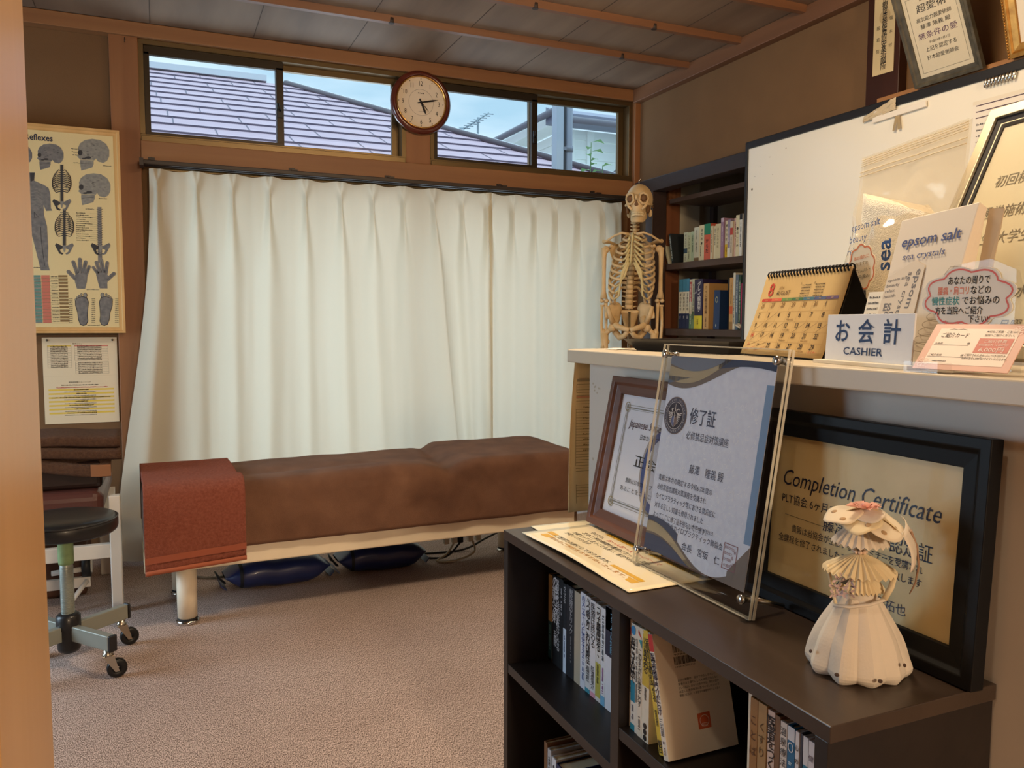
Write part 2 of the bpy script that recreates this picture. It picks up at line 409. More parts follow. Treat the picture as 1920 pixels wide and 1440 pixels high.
# clerestory windows
def window(n, xa, xb, splits, lab):
    w = MB(ALU); y0, y1, za, zb, t = 4.150, 4.262, 1.929, 2.385, .022
    w.box((xa, y0, za), (xb, y1, za+.03)); w.box((xa, y0, zb-t), (xb, y1, zb)); w.box((xa, y0, za+.03), (xa+t, y1, zb-t)); w.box((xb-t, y0, za+.03), (xb, y1, zb-t))
    w.box((xa+.004, y0-.006, za-.004), (xb-.004, y0+.03, za+.024))
    root = struct('window_%d' % n, w, bevel=.002)
    for k, (s0, s1, y) in enumerate(splits):
        f = MB(ALU if k == 1 else ALUD); r = .034; b0, b1 = za+.026, zb-.018
        yy0, yy1 = y, y+.026
        f.box((s0, yy0, b0), (s1, yy1, b0+.022)); f.box((s0, yy0, b1-.042 if k == 0 else b1-.03), (s1, yy1, b1))
        f.box((s0, yy0, b0+.02), (s0+r*.7, yy1, b1-.03)); f.box((s1-r, yy0, b0+.02), (s1, yy1, b1-.03))
        sa = struct('sash', f, root, bevel=.0015)
        g = MB(PANE); yc = (yy0+yy1)/2; g.box((s0+r*.7, yc-.0015, b0+.022), (s1-r, yc+.0015, b1-.03))
        struct('pane', g, sa)
        if k == 0:
            l = MB(mat('black_latch', (30, 28, 26), .4)); zc = (za+zb)/2-.03
            l.box((s1-.030, yy0-.012, zc-.03), (s1-.006, yy0, zc+.03)); l.tube([(s1-.018, yy0-.014, zc), (s1-.03, yy0-.02, zc+.012), (s1-.03, yy0-.02, zc+.034)], .006, 8)
            struct('latch', l, root)
    return root
window(1, -.053, 1.203, [(-.031, .592, 4.170), (.562, 1.181, 4.215)], '')
window(2, 1.337, 2.572, [(1.359, 1.968, 4.170), (1.938, 2.550, 4.215)], '')
# sliding glass door behind the curtain
w = MB(ALU); w.box((.02, 4.15, .03), (2.5, 4.26, .06)); w.box((.02, 4.15, 1.80), (2.5, 4.26, 1.835)); w.box((.02, 4.15, .06), (.05, 4.26, 1.80)); w.box((2.47, 4.15, .06), (2.5, 4.26, 1.80))
wr = struct('window_3', w)
for a, b, y in ((.05, 1.29, 4.17), (1.25, 2.47, 4.215)):
    f = MB(ALU); f.box((a, y, .06), (b, y+.025, .12)); f.box((a, y, 1.76), (b, y+.025, 1.80)); f.box((a, y, .12), (a+.04, y+.025, 1.76)); f.box((b-.04, y, .12), (b, y+.025, 1.76))
    sa = struct('sash', f, wr); struct('pane', MB(glass_mat('frosted_pane', (235, 242, 246), .6, .1)).box((a+.04, y+.01, .12), (b-.04, y+.014, 1.76)), sa)

w = MB(ALU); w.box((X0-.09, 2.3, .04), (X0-.01, 3.85, .07)); w.box((X0-.09, 2.3, 1.80), (X0-.01, 3.85, 1.84)); w.box((X0-.09, 2.3, .07), (X0-.01, 2.33, 1.80)); w.box((X0-.09, 3.82, .07), (X0-.01, 3.85, 1.80))
wr = struct('window_4', w)
for a, b, x in ((2.33, 3.10, -.04), (3.06, 3.82, -.075)):
    f = MB(ALU); f.box((X0+x, a, .07), (X0+x+.025, b, .13)); f.box((X0+x, a, 1.76), (X0+x+.025, b, 1.80)); f.box((X0+x, a, .13), (X0+x+.025, a+.04, 1.76)); f.box((X0+x, b-.04, .13), (X0+x+.025, b, 1.76))
    sa = struct('sash', f, wr); struct('pane', MB(glass_mat('frosted_pane', (235, 242, 246), .6, .1)).box((X0+x+.010, a+.04, .13), (X0+x+.014, b-.04, 1.76)), sa)

# ------------------------------------------------------------------ outside: ground, neighbour's roof, house, pole, plant, aerial
struct('ground', MB(mat('yard_ground', (186, 184, 178), .9, var=.1)).box((-8, 4.4, -.5), (12, 16, -.42)))
SLATE = mat('roof_slate', (170, 142, 152), .55, rgb2=(184, 156, 166), vscale=3, stretch=(.5, 4, 4), bump=.1, bscale=120)
SLATED = mat('roof_slate_edge', (96, 84, 100), .6)
root = thing('neighbour_house', 'low neighbouring house with a grey violet slate roof filling the left window', 'house', (0, 9, -.4))
s_ = .42; zr = 3.607+.4
mb = MB(SLATE); n = 17; dz = zr/ n
def hipx(y): return 1.30+(9-y)*.685
k = 0; y = 9.0
while y > 5.75:
    y2 = y-.262; za, zb = zr-s_*(9-y), zr-s_*(9-y2)
    mb.use(SLATE); mb.raw([(-4.5, y-9, za-.006), (hipx(y), y-9, za-.006), (hipx(y2), y2-9, zb+.008), (-4.5, y2-9, zb+.008)], [(0, 3, 2, 1)])
    mb.use(SLATED); mb.raw([(-4.5, y2-9, zb+.008), (hipx(y2), y2-9, zb+.008), (hipx(y2), y2-9, zb-.006), (-4.5, y2-9, zb-.006)], [(0, 3, 2, 1)])
    for q in range(9):
        x = -.6+((k*37) % 11)*.07+q*.52
        if x < hipx(y)-.1:
            mb.raw([(x, y-9.003, za-.003), (x+.010, y-9.003, za-.003), (x+.010, y2-8.997, zb+.0105), (x, y2-8.997, zb+.0105)], [(0, 3, 2, 1)])
    y = y2; k += 1
ye = y
mb.use(SLATE); mb.raw([(hipx(9), 0, zr-.01), (hipx(ye), ye-9, zr-s_*(9-ye)), (hipx(ye), 14-9, zr-s_*(9-ye))], [(0, 1, 2)])
mb.raw([(-4.5, 0, zr-.01), (hipx(9), 0, zr-.01), (hipx(ye), 5, zr-s_*(9-ye)), (-4.5, 5, zr-s_*(9-ye))], [(0, 1, 2, 3)])
mb.keep = True
ob('roof', mb, root)
mb = MB(mat('ridge_cap', (84, 72, 78), .5), mat('ridge_flashing', (208, 212, 216), .5))
mb.use(_M['ridge_flashing']); mb.box((-4.5, -.06, zr-.005), (hipx(9)-.2, .06, zr+.055)); mb.use(_M['ridge_cap'])
mb.tube([(hipx(9), 0, zr+.01), (hipx(ye), ye-9, zr-s_*(9-ye)+.01)], .034, 8)
mb.use(_M['ridge_flashing']); mb.tube([(hipx(9)+.03, .04, zr+.035), (hipx(ye)+.03, ye-8.96, zr-s_*(9-ye)+.035)], .02, 6)
ob('roof_ridge', mb, root)
ob('house_wall', MB(mat('neighbour_wall', (196, 190, 182), .8)).box((-4.3, ye-8.6, 0), (hipx(ye)-.4, 4.6, zr-s_*(9-ye)-.02)), root)

SIDE = mat('pale_siding', (240, 246, 240), .7); SIDED = mat('siding_shadow_gap', (160, 178, 178), .7)
root = thing('white_house', 'pale sided two storey house with grey gutter beyond the right window', 'house', (4.9125, 9.5, -.775)); root.scale = (1.25, 1.25, 1.25)
zt = 3.49
mb = MB(SIDE); mb.box((0, 0, 0), (4.5, 4.5, zt-.02))
z = .3
while z < zt:
    mb.use(SIDE); mb.prism([(-.012, 0), (0, 0), (0, .098)], 0, 4.5, Matrix(((0,0,1,0),(1,0,0,-.0005),(0,1,0,z),(0,0,0,1))))
    mb.prism([(-.012, 0), (0, 0), (0, .098)], -.0, 4.5, Matrix(((1,0,0,-.0005),(0,0,1,0),(0,1,0,z),(0,0,0,1))))
    z += .1
ob('siding_wall', mb, root)
mb = MB(SIDE); mb.box((-.02, -.02, 0), (.08, .06, zt)); mb.box((.22, -.03, 0), (.30, .0, zt)); ob('corner_board', mb, root)
GUT = mat('grey_gutter', (120, 118, 126), .4)
mb = MB(mat('eave_board', (128, 130, 146), .6)); mb.raw([(-.25, -.25, zt+.02), (4.6, -.25, zt+.02), (4.6, 0, zt+.02), (-.25, 0, zt+.02), (-.25, -.25, zt+.10), (4.6, -.25, zt+.10), (4.6, 0, zt+.2), (-.25, 0, zt+.2)], [(0,3,2,1),(4,5,6,7),(0,1,5,4),(1,2,6,5),(2,3,7,6),(3,0,4,7)])
ob('eave', mb, root); ob('rake_board', MB(SIDE).box((-.22, 0, zt+.02), (0, 4.6, zt+.11)), root)
mb = MB(GUT); mb.tube([(-.3, -.29, zt+.03), (4.6, -.29, zt+.03)], .034, 10); mb.tube([(-.29, -.29, zt+.10), (-.29, 4.6, zt+.16)], .034, 10)
mb.box((.66, -.36, zt-.05), (.80, -.22, zt+.07)); ob('gutter', mb, root)
mb = MB(GUT); mb.tube([(.73, -.29, zt-.04), (.73, -.29, zt-.14), (.70, -.27, zt-.2), (.45, -.07, zt-.5), (.43, -.05, zt-.56), (.43, -.05, 0)], .032, 10); ob('downpipe', mb, root)

root = thing('drain_pipe', 'grey vertical rain pipe on a pale boxed post outside the right window', 'pipe', (2.755, 5.32, -.42))
mb = MB(mat('pale_post', (172, 180, 192), .5)); mb.box((-.09, 0, 0), (-.035, .08, 4)); ob('post', mb, root)
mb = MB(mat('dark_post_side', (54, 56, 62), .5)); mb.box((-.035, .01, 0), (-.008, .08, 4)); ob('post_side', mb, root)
mb = MB(mat('pipe_grey', (120, 124, 136), .4)); mb.cyl((.018, .02, 0), (.018, .02, 4), .027, seg=16)
for z in (1.6, 2.78): mb.cyl((.018, .02, z-.02), (.018, .02, z+.02), .033, seg=16); mb.box((-.03, .0, z-.012), (.0, .03, z+.012))
ob('pipe', mb, root)

root = thing('leafy_shoot', 'slim leafy green shoot rising outside the right window', 'plant', (2.771, 5.022, -.314)); root.scale = (.93, .93, .93)
r2 = random.Random(5)
LEAF = mat('green_leaf', (110, 150, 96), .5, rgb2=(160, 192, 130), vscale=9, tl=.3)
st = MB(mat('green_stem', (104, 132, 88), .6)); lf = MB(LEAF); lf.keep = True
for sx, top in ((0, 2.86), (.10, 2.70), (-.03, 2.6)):
    st.tube([(sx*.2, 0, 0), (sx, .01, 1.8), (sx+.012, 0, top)], [.012, .009, .003], 6)
    z = 2.35
    while z < top:
        a = r2.uniform(0, 2*PI); L_ = r2.uniform(.08, .125); d = V((math.cos(a), math.sin(a), .35)).normalized(); sd = V((-d.y, d.x, 0)).normalized()*L_*.30
        b = V((sx+.008, 0, z)); tip = b+d*L_-V((0, 0, L_*.35)); md = b+d*L_*.55
        lf.raw([b, md+sd, tip, md-sd, md-V((0, 0, .008))], [(0, 4, 1), (1, 4, 2), (2, 4, 3), (3, 4, 0)], True); z += .034
ob('stem', st, root); ob('foliage', lf, root)

AER = mat('aerial_metal', (128, 142, 150), .5)
root = thing('television_aerial', 'thin television aerial on a mast behind the slate roof', 'aerial', (3.465, 9.0, -.04)); root.scale = (.75, .75, .75)
mb = MB(AER); mb.cyl((0, 0, 3.0), (.02, 0, 4.70), .018, seg=8); ob('mast', mb, root)
mb = MB(AER); mb.cyl((-.22, 0, 4.50), (.22, .05, 4.80), .012, seg=6)
for k in range(8): mb.cyl((-.19+k*.055, -.2, 4.52+k*.036-.05), (-.19+k*.055, .2, 4.52+k*.036+.05), .008, seg=5)
mb.ell((-.26, 0, 4.48), (.05, .05, .045)); ob('antenna_rods', mb, root)
for k, (a, b, lab) in enumerate((((-.45, 10.8, 4.27), (4.89, 11.2, 3.60), 'lower thin overhead cable crossing the sky behind the aerial'), ((-1, 11, 4.24), (4.89, 11.28, 3.57), 'upper thin overhead cable seen above the slate roof in the left window'))):
    pts = [V(a).lerp(V(b), t/12)-V((0, 0, .12*math.sin(PI*t/12))) for t in range(13)]
    tag(ob('overhead_cable', MB(AER).tube(pts, .006, 5)), lab, 'cable')
# ------------------------------------------------------------------ curtains
CURT = mat('cream_curtain', (226, 214, 190), .85, tl=.42, bump=.05, bscale=300, sheen=.2)
def smooth(a, b, x):
    t = min(1, max(0, (x-a)/(b-a))); return t*t*(3-2*t)
def curtain(name, label, xt, xbm, pleats, ztop, zbot, y0, seed, flare=0, n=260, m=44, step=0):
    """pleated cloth: xt = (left, right) at the rail; xbm = [(x at rail, x at hem)]; pleats = x positions of the pinch pleats."""
    r = random.Random(seed); ph = [r.uniform(.75, 1.25) for _ in pleats]; pw = [r.uniform(.85, 1.3) for _ in pleats]
    def xb(x):
        for (a, A), (b, B) in zip(xbm, xbm[1:]):
            if x <= b: return A+(B-A)*(x-a)/(b-a)
        return xbm[-1][1]
    def fn(u, t):
        x = xt[0]+(xt[1]-xt[0])*u; tt = t**1.25; d = 0; s = (ztop-zbot)*t; sh = 0
        for k, p in enumerate(pleats):
            dx = x-p
            if abs(dx) > .14: continue
            if s < .085: q = s/.085; w = .036-.029*q**1.3; h = .016+.028*q
            else: w = .0065+(.028*pw[k])*smooth(.085, .55, s); h = .044*(1-.50*smooth(.085, .6, s)*ph[k])
            g = math.exp(-(dx/w)**2); d += h*g
            if s < .10: d -= .016*math.exp(-(dx/(w*.30))**2)*(1-s/.10)
        back = .5+.5*math.cos(2*PI*(x-pleats[0])/(.165)+.6*math.sin(3*x))
        d += .006*smooth(.1, .5, s)*back + (.034*noise.noise(V((x*4.2, t*.7, seed)))+.010*noise.noise(V((x*12, t*.9, seed+9))))*smooth(.12, .7, s)
        if step: q = step-x; d += .032*smooth(.12, .5, s)*(1/(1+math.exp(max(-50, min(50, -q/.0045)))))*math.exp(-max(0, q)/.16)+.004*noise.noise(V((x*26, t*5, seed+3)))
        zs = ztop-(ztop-zbot)*t
        if t == 0 or s < .085: zs -= 0
        zs -= .010*(1-t)*(.5-.5*math.cos(2*PI*(x-pleats[0])/.165))
        X = x+(xb(x)-x)*tt
        if flare:
            e = smooth(.085, 0, u); X -= flare*e*smooth(.05, .95, t)*(.5+.5*t); d += .055*math.exp(-((u-.035)/.018)**2)*smooth(.02, .4, t)+.03*e*t
            if t > .86: d += .02*e*math.sin((t-.86)*60)
        return (X, y0-d, zs)
    mb = MB(CURT); mb.grid(fn, n, m); mb.keep = True
    return tag(ob(name, mb, solid=.0), label, 'curtain', 'cream pinch pleated curtains')
curtain('curtain', 'wide cream pinch pleated curtain hanging left, behind the towel end of the bed', (-.022, 1.655), [(-.022, -.06), (.02, .0), (.5, .475), (.84, .88), (1.16, 1.22), (1.32, 1.485), (1.48, 1.57), (1.655, 1.66)],
        [.012, .178, .335, .502, .672, .844, 1.003, 1.162, 1.322, 1.482, 1.622], 1.795, .018, 4.085, 3, flare=.15, n=520, m=64, step=1.335)
curtain('curtain', 'narrower cream pinch pleated curtain hanging right, behind the skeleton', (1.630, 2.47), [(1.63, 1.64), (1.9, 1.90), (2.47, 2.49)],
        [1.65, 1.780, 1.912, 2.043, 2.182, 2.346, 2.45], 1.795, .018, 4.10, 8, n=240, m=50)
RAILM = mat('dark_rail', (44, 32, 26), .45)
mb = MB(RAILM); mb.box((-.045, 4.045, 1.806), (2.56, 4.066, 1.826)); mb.box((-.045, 4.095, 1.806), (2.56, 4.116, 1.826))
root = thing('curtain_rail', 'dark double curtain rail under the window beam', 'curtain rail', (0, 0, 0)); ob('rail', mb, root, bevel=.003)
for x in (-.01, .62, 1.10, 1.72, 2.3):
    b = MB(RAILM); b.box((x-.014, 4.05, 1.826), (x+.014, 4.135, 1.834)); b.box((x-.014, 4.128, 1.826), (x+.014, 4.135, 1.852)); b.cyl((x, 4.128, 1.846), (x, 4.12, 1.846), .006, seg=8); ob('bracket', b, root)
b = MB(RAILM); b.box((-.06, 4.04, 1.80), (-.043, 4.12, 1.832)); ob('end_cap', b, root); ob('end_cap', MB(RAILM).box((2.558, 4.04, 1.80), (2.572, 4.12, 1.832)), root)

# ------------------------------------------------------------------ wall clock
root = thing('wall_clock', 'round wall clock with cream dial and dark red wooden rim between the windows', 'clock', (1.278, 4.146, 2.236))
CW = mat('mahogany_rim', (92, 38, 26), .25, var=.2, vscale=20, coat=.6)
AX = Matrix.Rotation(PI/2, 4, 'X')
mb = MB(CW); mb.lathe([(.127, .001), (.148, .001), (.162, .012), (.160, .028), (.146, .040), (.134, .036), (.130, .028), (.128, .01)], seg=56, mx=AX, closed_prof=True); ob('rim', mb, root)
mb = MB(mat('brass_ring', (214, 170, 96), .2, metal=1)); mb.lathe([(.127, .026), (.134, .026), (.134, .037), (.130, .038), (.127, .033)], seg=56, mx=AX, closed_prof=True); ob('bezel', mb, root)
DIAL = mat('clock_dial', (238, 226, 208), .5)
mb = MB(DIAL); mb.cyl((0, -.002, 0), (0, -.024, 0), .129, seg=56); ob('dial', mb, root)
p = Print(plane_mx((0, -.0242, 0), (1, 0, 0), (0, 0, 1)))
for h in range(1, 13):
    a = PI/2-h*PI/6; p.text(str(h), .097*math.cos(a), .097*math.sin(a)-.0125, .025, INK, 'c', xs=.72)
    p.rect(.119*math.cos(a)-.0022, .119*math.sin(a)-.0022, .119*math.cos(a)+.0022, .119*math.sin(a)+.0022, INK)
p.ring(0, 0, .066, .066, .0009, INK); p.scrib(-.016, .044, .032, .006, INK); p.scrib(-.014, -.047, .028, .003, GREY)
p.done('numerals', root)
def hand(nm, ang, L_, w, y, back=.02):
    c, s = math.cos(ang), math.sin(ang); mb = MB(INK)
    f = lambda a, b: (a*c-b*s, a*s+b*c)
    pts = [f(-back, -w*.4), f(L_*.25, -w*.5), f(L_*.7, -w*.62), f(L_, 0), f(L_*.7, w*.62), f(L_*.25, w*.5), f(-back, w*.4)]
    mb.prism(pts, y, y+.0012, Matrix(((1,0,0,0),(0,0,-1,0),(0,1,0,0),(0,0,0,1)))); ob(nm, mb, root)
hand('hour_hand', PI/2-5.22*PI/6, .066, .009, .027); hand('minute_hand', PI/2-12.9*PI/30, .094, .0075, .029); hand('second_hand', PI/2-23*PI/30, .06, .0022, .031, .012)
mb = MB(INK); mb.cyl((0, -.024, 0), (0, -.033, 0), .005); ob('hub', mb, root)

# ------------------------------------------------------------------ framed anatomy chart
MAPLE = wood_mat('pale_maple', (206, 160, 98), (222, 178, 116), 'z', 16, rough=.4)
XA, XB, ZA, ZB = -.775, -.140, 1.048, 1.953; yf = 4.12
root = thing('anatomy_chart', 'large framed chart of skulls, ribs, hands and feet in a pale wooden frame', 'poster', (XA, yf, ZA))
W_, H_ = XB-XA, ZB-ZA
def frame_mesh(mbx, w, h, t, d, mx=None, lip=0, prof=None):
    """mitred picture frame in the local x/z plane, front towards -y."""
    prof = prof or [(0, 0), (0, -d), (t*.35, -d), (t*.5, -d*.72), (t, -d*.62), (t, 0)]
    rows = []
    for (sx, sz) in ((0, 0), (1, 0), (1, 1), (0, 1)):
        rows.append([((o if sx == 0 else w-o), y, (o if sz == 0 else h-o)) for o, y in prof])
    n = len(prof); vs = [q for r_ in rows for q in r_]
    fs = [(a*n+i, a*n+(i+1) % n, ((a+1) % 4)*n+(i+1) % n, ((a+1) % 4)*n+i) for a in range(4) for i in range(n)]
    mbx.raw(vs, fs, mx=mx); return mbx
ob('frame', frame_mesh(MB(MAPLE), W_, H_, .026, .024), root)
PAPER = mat('chart_paper', (250, 230, 180), .6)
ob('backing', MB(PAPER).box((.02, -.012, .02), (W_-.02, -.002, H_-.02)), root)
def ch(x, y):
    """chart drawing units -> metres on the chart sheet"""
    d1 = -2.194206445e-4*x-3.875942005e-5*y+1
    X = 4.107*(5.037663307e-4*x-1.523880048e-5*y-.1407973282)/d1; Z = 1.1+4.107*(1.510902172e-6*x-5.478993561e-4*y+.3299410327)/d1
    return (X-XA, Z-ZA)
G1 = mat('chart_grey', (146, 144, 146), .6, rgb2=(114, 114, 122), vscale=60); G2 = mat('chart_dark', (66, 66, 74), .6); G3 = mat('chart_pale', (170, 168, 164), .6, rgb2=(140, 140, 142), vscale=70)
CREAM = mat('chart_bone', (226, 210, 170), .6); TEAL = mat('chart_teal', (110, 156, 150), .6); PINK = mat('chart_pink', (222, 132, 116), .6); BRN = mat('chart_brown', (150, 122, 84), .6)
p = Print(plane_mx((0, -.0122, 0), (1, 0, 0), (0, 0, 1)))
C = lambda pts: [ch(*q) for q in pts]
Z1 = lambda pts: C([(40+a/6.857, 230+b/6.857) for a, b in pts]); Z2 = lambda pts: C([(40+a/6.857, 430+b/6.857) for a, b in pts])
u, v = ch(99, 265); p.text('y Reflexes', u, v, .027, mat('chart_title', (40, 50, 84), .6), 'r', width=.132, bold=.02)
def skull(Zf, ox, oy, s, m):
    q = [(0,150),(-6,100),(15,50),(70,12),(150,0),(235,12),(300,55),(335,120),(335,190),(310,240),(270,262),(215,248),(190,215),(165,240),(165,275),(150,312),(90,330),(30,345),(22,300),(16,255),(20,225),(-2,205),(-14,195),(2,170)]
    p.poly(Zf([(ox+a*s, oy+b*s) for a, b in q]), m, 0)
    for (a, b, w, h) in ((18, 150, 26, 30), (105, 205, 34, 14), (60, 215, 24, 10)):
        p.poly(Zf([(ox+(a+w*math.cos(k*PI/6))*s, oy+(b+h*math.sin(k*PI/6))*s) for k in range(12)][::-1]), G2, 1)
    p.line(Zf([(ox+25*s, oy+268*s), (ox+150*s, oy+262*s)]), .0012, G2, 1); p.line(Zf([(ox+22*s, oy+228*s), (ox+165*s, oy+232*s)]), .0016, CREAM, 1)
    r = random.Random(int(ox))
    for k in range(16):
        a, b = r.uniform(60, 290), r.uniform(50, 200); p.line(Zf([(ox+a*s, oy+b*s), (ox+(a+22)*s, oy+b*s)]), .0012, G2, 1)
skull(Z1, 215, 268, .98, G1); skull(Z1, 735, 208, 1.18, G3); skull(Z1, 748, 650, 1.19, G3)
skull(Z1, -190, 268, .98, G1)
def ribs(Zf, cx, y0, s):
    p.poly(Zf([(cx-22*s, y0), (cx+22*s, y0), (cx+18*s, y0+500*s), (cx-18*s, y0+500*s)]), G2, 0)
    for k in range(9):
        w = (70, 95, 112, 122, 126, 128, 126, 118, 104)[k]*s; y = y0+(85+k*28)*s
        for sg in (-1, 1):
            p.line(Zf([(cx+sg*12*s, y), (cx+sg*w*.6, y-16*s), (cx+sg*w, y+10*s), (cx+sg*w*1.0, y+44*s), (cx+sg*w*.72, y+66*s), (cx+sg*20*s, y+52*s)]), .0034, G2, 1)
            p.line(Zf([(cx+sg*12*s, y+10*s), (cx+sg*w*.6, y-4*s), (cx+sg*w*.9, y+18*s)]), .0022, CREAM, 2)
    for k in range(14): p.line(Zf([(cx-30*s, y0+(330+k*13)*s), (cx+30*s, y0+(330+k*13)*s)]), .0012, G2, 1)
    pel(Zf, cx, y0+505*s, s)
def pel(Zf, cx, y, s):
    for sg, m in ((-1, G2), (1, G1)):
        p.poly(Zf([(cx+sg*a*s, y+b*s) for a, b in ((24,0),(110,-40),(128,-10),(100,40),(70,100),(30,118),(12,100),(50,80),(60,50),(20,30))]), m, 1)
    p.poly(Zf([(cx-26*s, y-10*s), (cx+26*s, y-10*s), (cx+8*s, y+80*s), (cx-8*s, y+80*s)]), G3, 2)
ribs(Z1, 520, 540, .95); ribs(Z2, 553, -265, .95)
p.poly(Z1([(978, 1085), (1030, 1085), (1040, 1800), (985, 1800)]), G1, 0)
for k in range(20): p.line(Z1([(968, 1110+k*30), (1008, 1128+k*30), (1048, 1110+k*30)]), .0018, G2, 1)
pel(Z2, 1020, 215, 1.0)
# torso and leg
p.poly(Z1([(-60, 640), (175, 640), (165, 745), (290, 800), (350, 840), (372, 920), (380, 1100), (400, 1130), (320, 1135), (285, 1060), (290, 1180), (330, 1330), (345, 1600), (340, 1800), (365, 1900), (250, 1900), (215, 1760), (150, 1500), (140, 1460), (95, 1820), (-60, 1820)]), G1, 0)
for k in range(6): p.line(Z1([(120, 860+k*40), (200, 845+k*40), (270, 890+k*38), (240, 925+k*34)]), .0016, G3, 1)
p.line(Z1([(165, 1150), (172, 1225), (225, 1220), (165, 1150)]), .0022, G2, 1); p.line(Z1([(250, 1340), (255, 1500), (300, 1840)]), .0022, G2, 1)
p.poly(Z1([(110, 645), (170, 645), (160, 740), (120, 760)]), G2, 1)
def handp(Zf, pts, palm, m):
    p.poly(Zf(palm), m, 0)
    for (a, b), (c, d), w in pts:
        (u0, v0), (u1, v1) = Zf([(a, b)])[0], Zf([(c, d)])[0]
        p.line([(u0, v0), (u1, v1)], w, m, 1); p.disc(u1, v1, w/2, w/2, m, 2, 10)
    for (a, b), (c, d), w in pts: p.line(Zf([(a, b), (c, d)]), .001, G2, 3)
handp(Z2, [((720, 570), (668, 420), .0155), ((755, 560), (752, 388), .0165), ((795, 565), (826, 420), .0155), ((830, 590), (872, 480), .0135), ((700, 640), (605, 545), .016)], [(680, 600), (740, 530), (800, 530), (850, 590), (845, 670), (820, 765), (715, 765), (690, 680)], G1)
handp(Z2, [((985, 570), (925, 490), .013), ((1010, 560), (965, 425), .015), ((1050, 560), (1028, 400), .016), ((1085, 570), (1105, 430), .015), ((1100, 650), (1190, 570), .016)], [(960, 580), (1030, 530), (1090, 540), (1125, 620), (1105, 690), (1108, 760), (1008, 760), (985, 680)], G1)
for cx, sg in ((780, 1), (1085, -1)):
    p.poly(Z2([(cx+sg*a, b) for a, b in ((-90,910),(-70,880),(0,860),(60,870),(88,935),(78,1020),(72,1110),(80,1180),(55,1230),(15,1242),(-25,1225),(-50,1160),(-60,1070),(-88,980))]), G2, 0)
    p.poly(Z2([(cx+sg*a, b) for a, b in ((-80,915),(-60,885),(0,868),(52,878),(78,935),(70,1020),(63,1110),(70,1178),(48,1222),(15,1232),(-20,1215),(-42,1155),(-52,1068),(-80,975))]), G1, 1)
    for k, (a, b, r_) in enumerate(((42, 845, 26), (-8, 840, 15), (-38, 858, 14), (-62, 880, 13), (-82, 905, 12))):
        u, v = Z2([(cx+sg*a, b)])[0]; rr = r_*.00031; p.disc(u, v, rr, rr*1.35, G2, 2, 14); p.disc(u, v, rr*.78, rr*1.1, G3, 3, 14)
for k in range(14):
    y = 590+k*44
    for a, b, m in ((110, 248, TEAL), (255, 362, PINK), (475, 592, BRN)): p.poly(Z2([(a+k*2, y), (b+k*2, y), (b+k*2, y+26), (a+k*2, y+26)]), m, 0)
    for a, b, m in ((110, 248, G3), (255, 362, PINK)): p.poly(Z2([(a+k*2, y+26), (b+k*2, y+26), (b+k*2, y+40), (a+k*2, y+40)]), m, 0)
    p.line(Z2([(120+k*2, y+42), (600+k*2, y+42)]), .0007, G2, 1)
    u, v = Z2([(380+k*2, y+24)])[0]; p.scrib(u, v, .026, .0045, G2, seed=k)
for k in range(14): u, v = Z1([(705, 1165+k*27)])[0]; p.scrib(u, v, .036+.014*((k*7) % 3), .0045, G2, seed=k); p.line([(u+.055, v+.002), (u+.10, v+.002)], .0005, GREY)
for k in range(13):
    for a in (615, 905, 1205): u, v = Z2([(a, 900+k*25)])[0]; p.scrib(u, v, .014, .004, G2, seed=k)
for a, b in ((500, 1160), (825, 1115), (995, 980), (1050, 560), (640, 340), (650, 380), (655, 420), (670, 520)): u, v = Z1([(a, b)])[0]; p.scrib(u, v, .034, .005, GREY)
for a, b in ((840, 780), (850, 1240), (140, 498)): u, v = Z2([(a, b)])[0]; p.scrib(u, v, .05, .005, GREY)
p.done('printed_picture', root)
ob('cover_pane', MB(glass_mat('poster_cover', (250, 250, 248), .5)).box((.022, -.016, .022), (W_-.022, -.0145, H_-.022)), root)

# notice sheet below
root = thing('notice_sheet', 'two tables and yellow marked lines on a laminated notice pinned below the anatomy chart', 'paper', (-.485, 4.188, .633))
ob('sheet', MB(mat('notice_paper', (232, 216, 184), .35)).box((0, -.002, 0), (.303, 0, .394)), root)
p = Print(plane_mx((0, -.0021, 0), (1, 0, 0), (0, 0, 1))); YEL = mat('marker_yellow', (232, 200, 84), .6)
p.text('施術メニュー', .145, .362, .006, INK, 'c'); p.rect(.02, .353, .115, .358, YEL); p.rect(.128, .353, .265, .358, PINK)
for u0, u1, n, top in ((.02, .115, 13, .358), (.128, .265, 9, .358), (.13, .266, 7, .282)):
    for k in range(n+1): p.line([(u0, top-k*.0078), (u1, top-k*.0078)], .0006, GREY)
    p.line([(u0, top), (u0, top-n*.0078)], .0006, GREY); p.line([(u1, top), (u1, top-n*.0078)], .0006, GREY)
    for k in range(n): p.scrib(u0+.012, top-.0068-k*.0078, (u1-u0)*.72, .0048, INK, seed=k+n)
p.rect(0, .2185, .303, .2192, mat('fold_line', (214, 198, 168), .5))
p.text('副神経機能トレーニング', .145, .186, .006, INK, 'c'); p.scrib(.07, .174, .15, .005, INK); p.scrib(.05, .163, .21, .005, RED)
for k in range(7):
    v = .152-k*.0178; p.rect(.018, v-.001, .285, v+.0068, YEL); p.scrib(.15-(.03, .02, .12, .025, .05, .03, .06)[k], v, (.06, .04, .24, .05, .1, .06, .12)[k], .0055, INK, lay=2, seed=k); p.scrib(.08, v-.0095, .13, .0045, GREY, seed=k+30)
p.done('printed_lines', root)
for x in (.02, .285): ob('pin', MB(mat('drawing_pin', (90, 84, 70), .4)).ell((x, -.004, .382), (.005, .003, .005)), root)

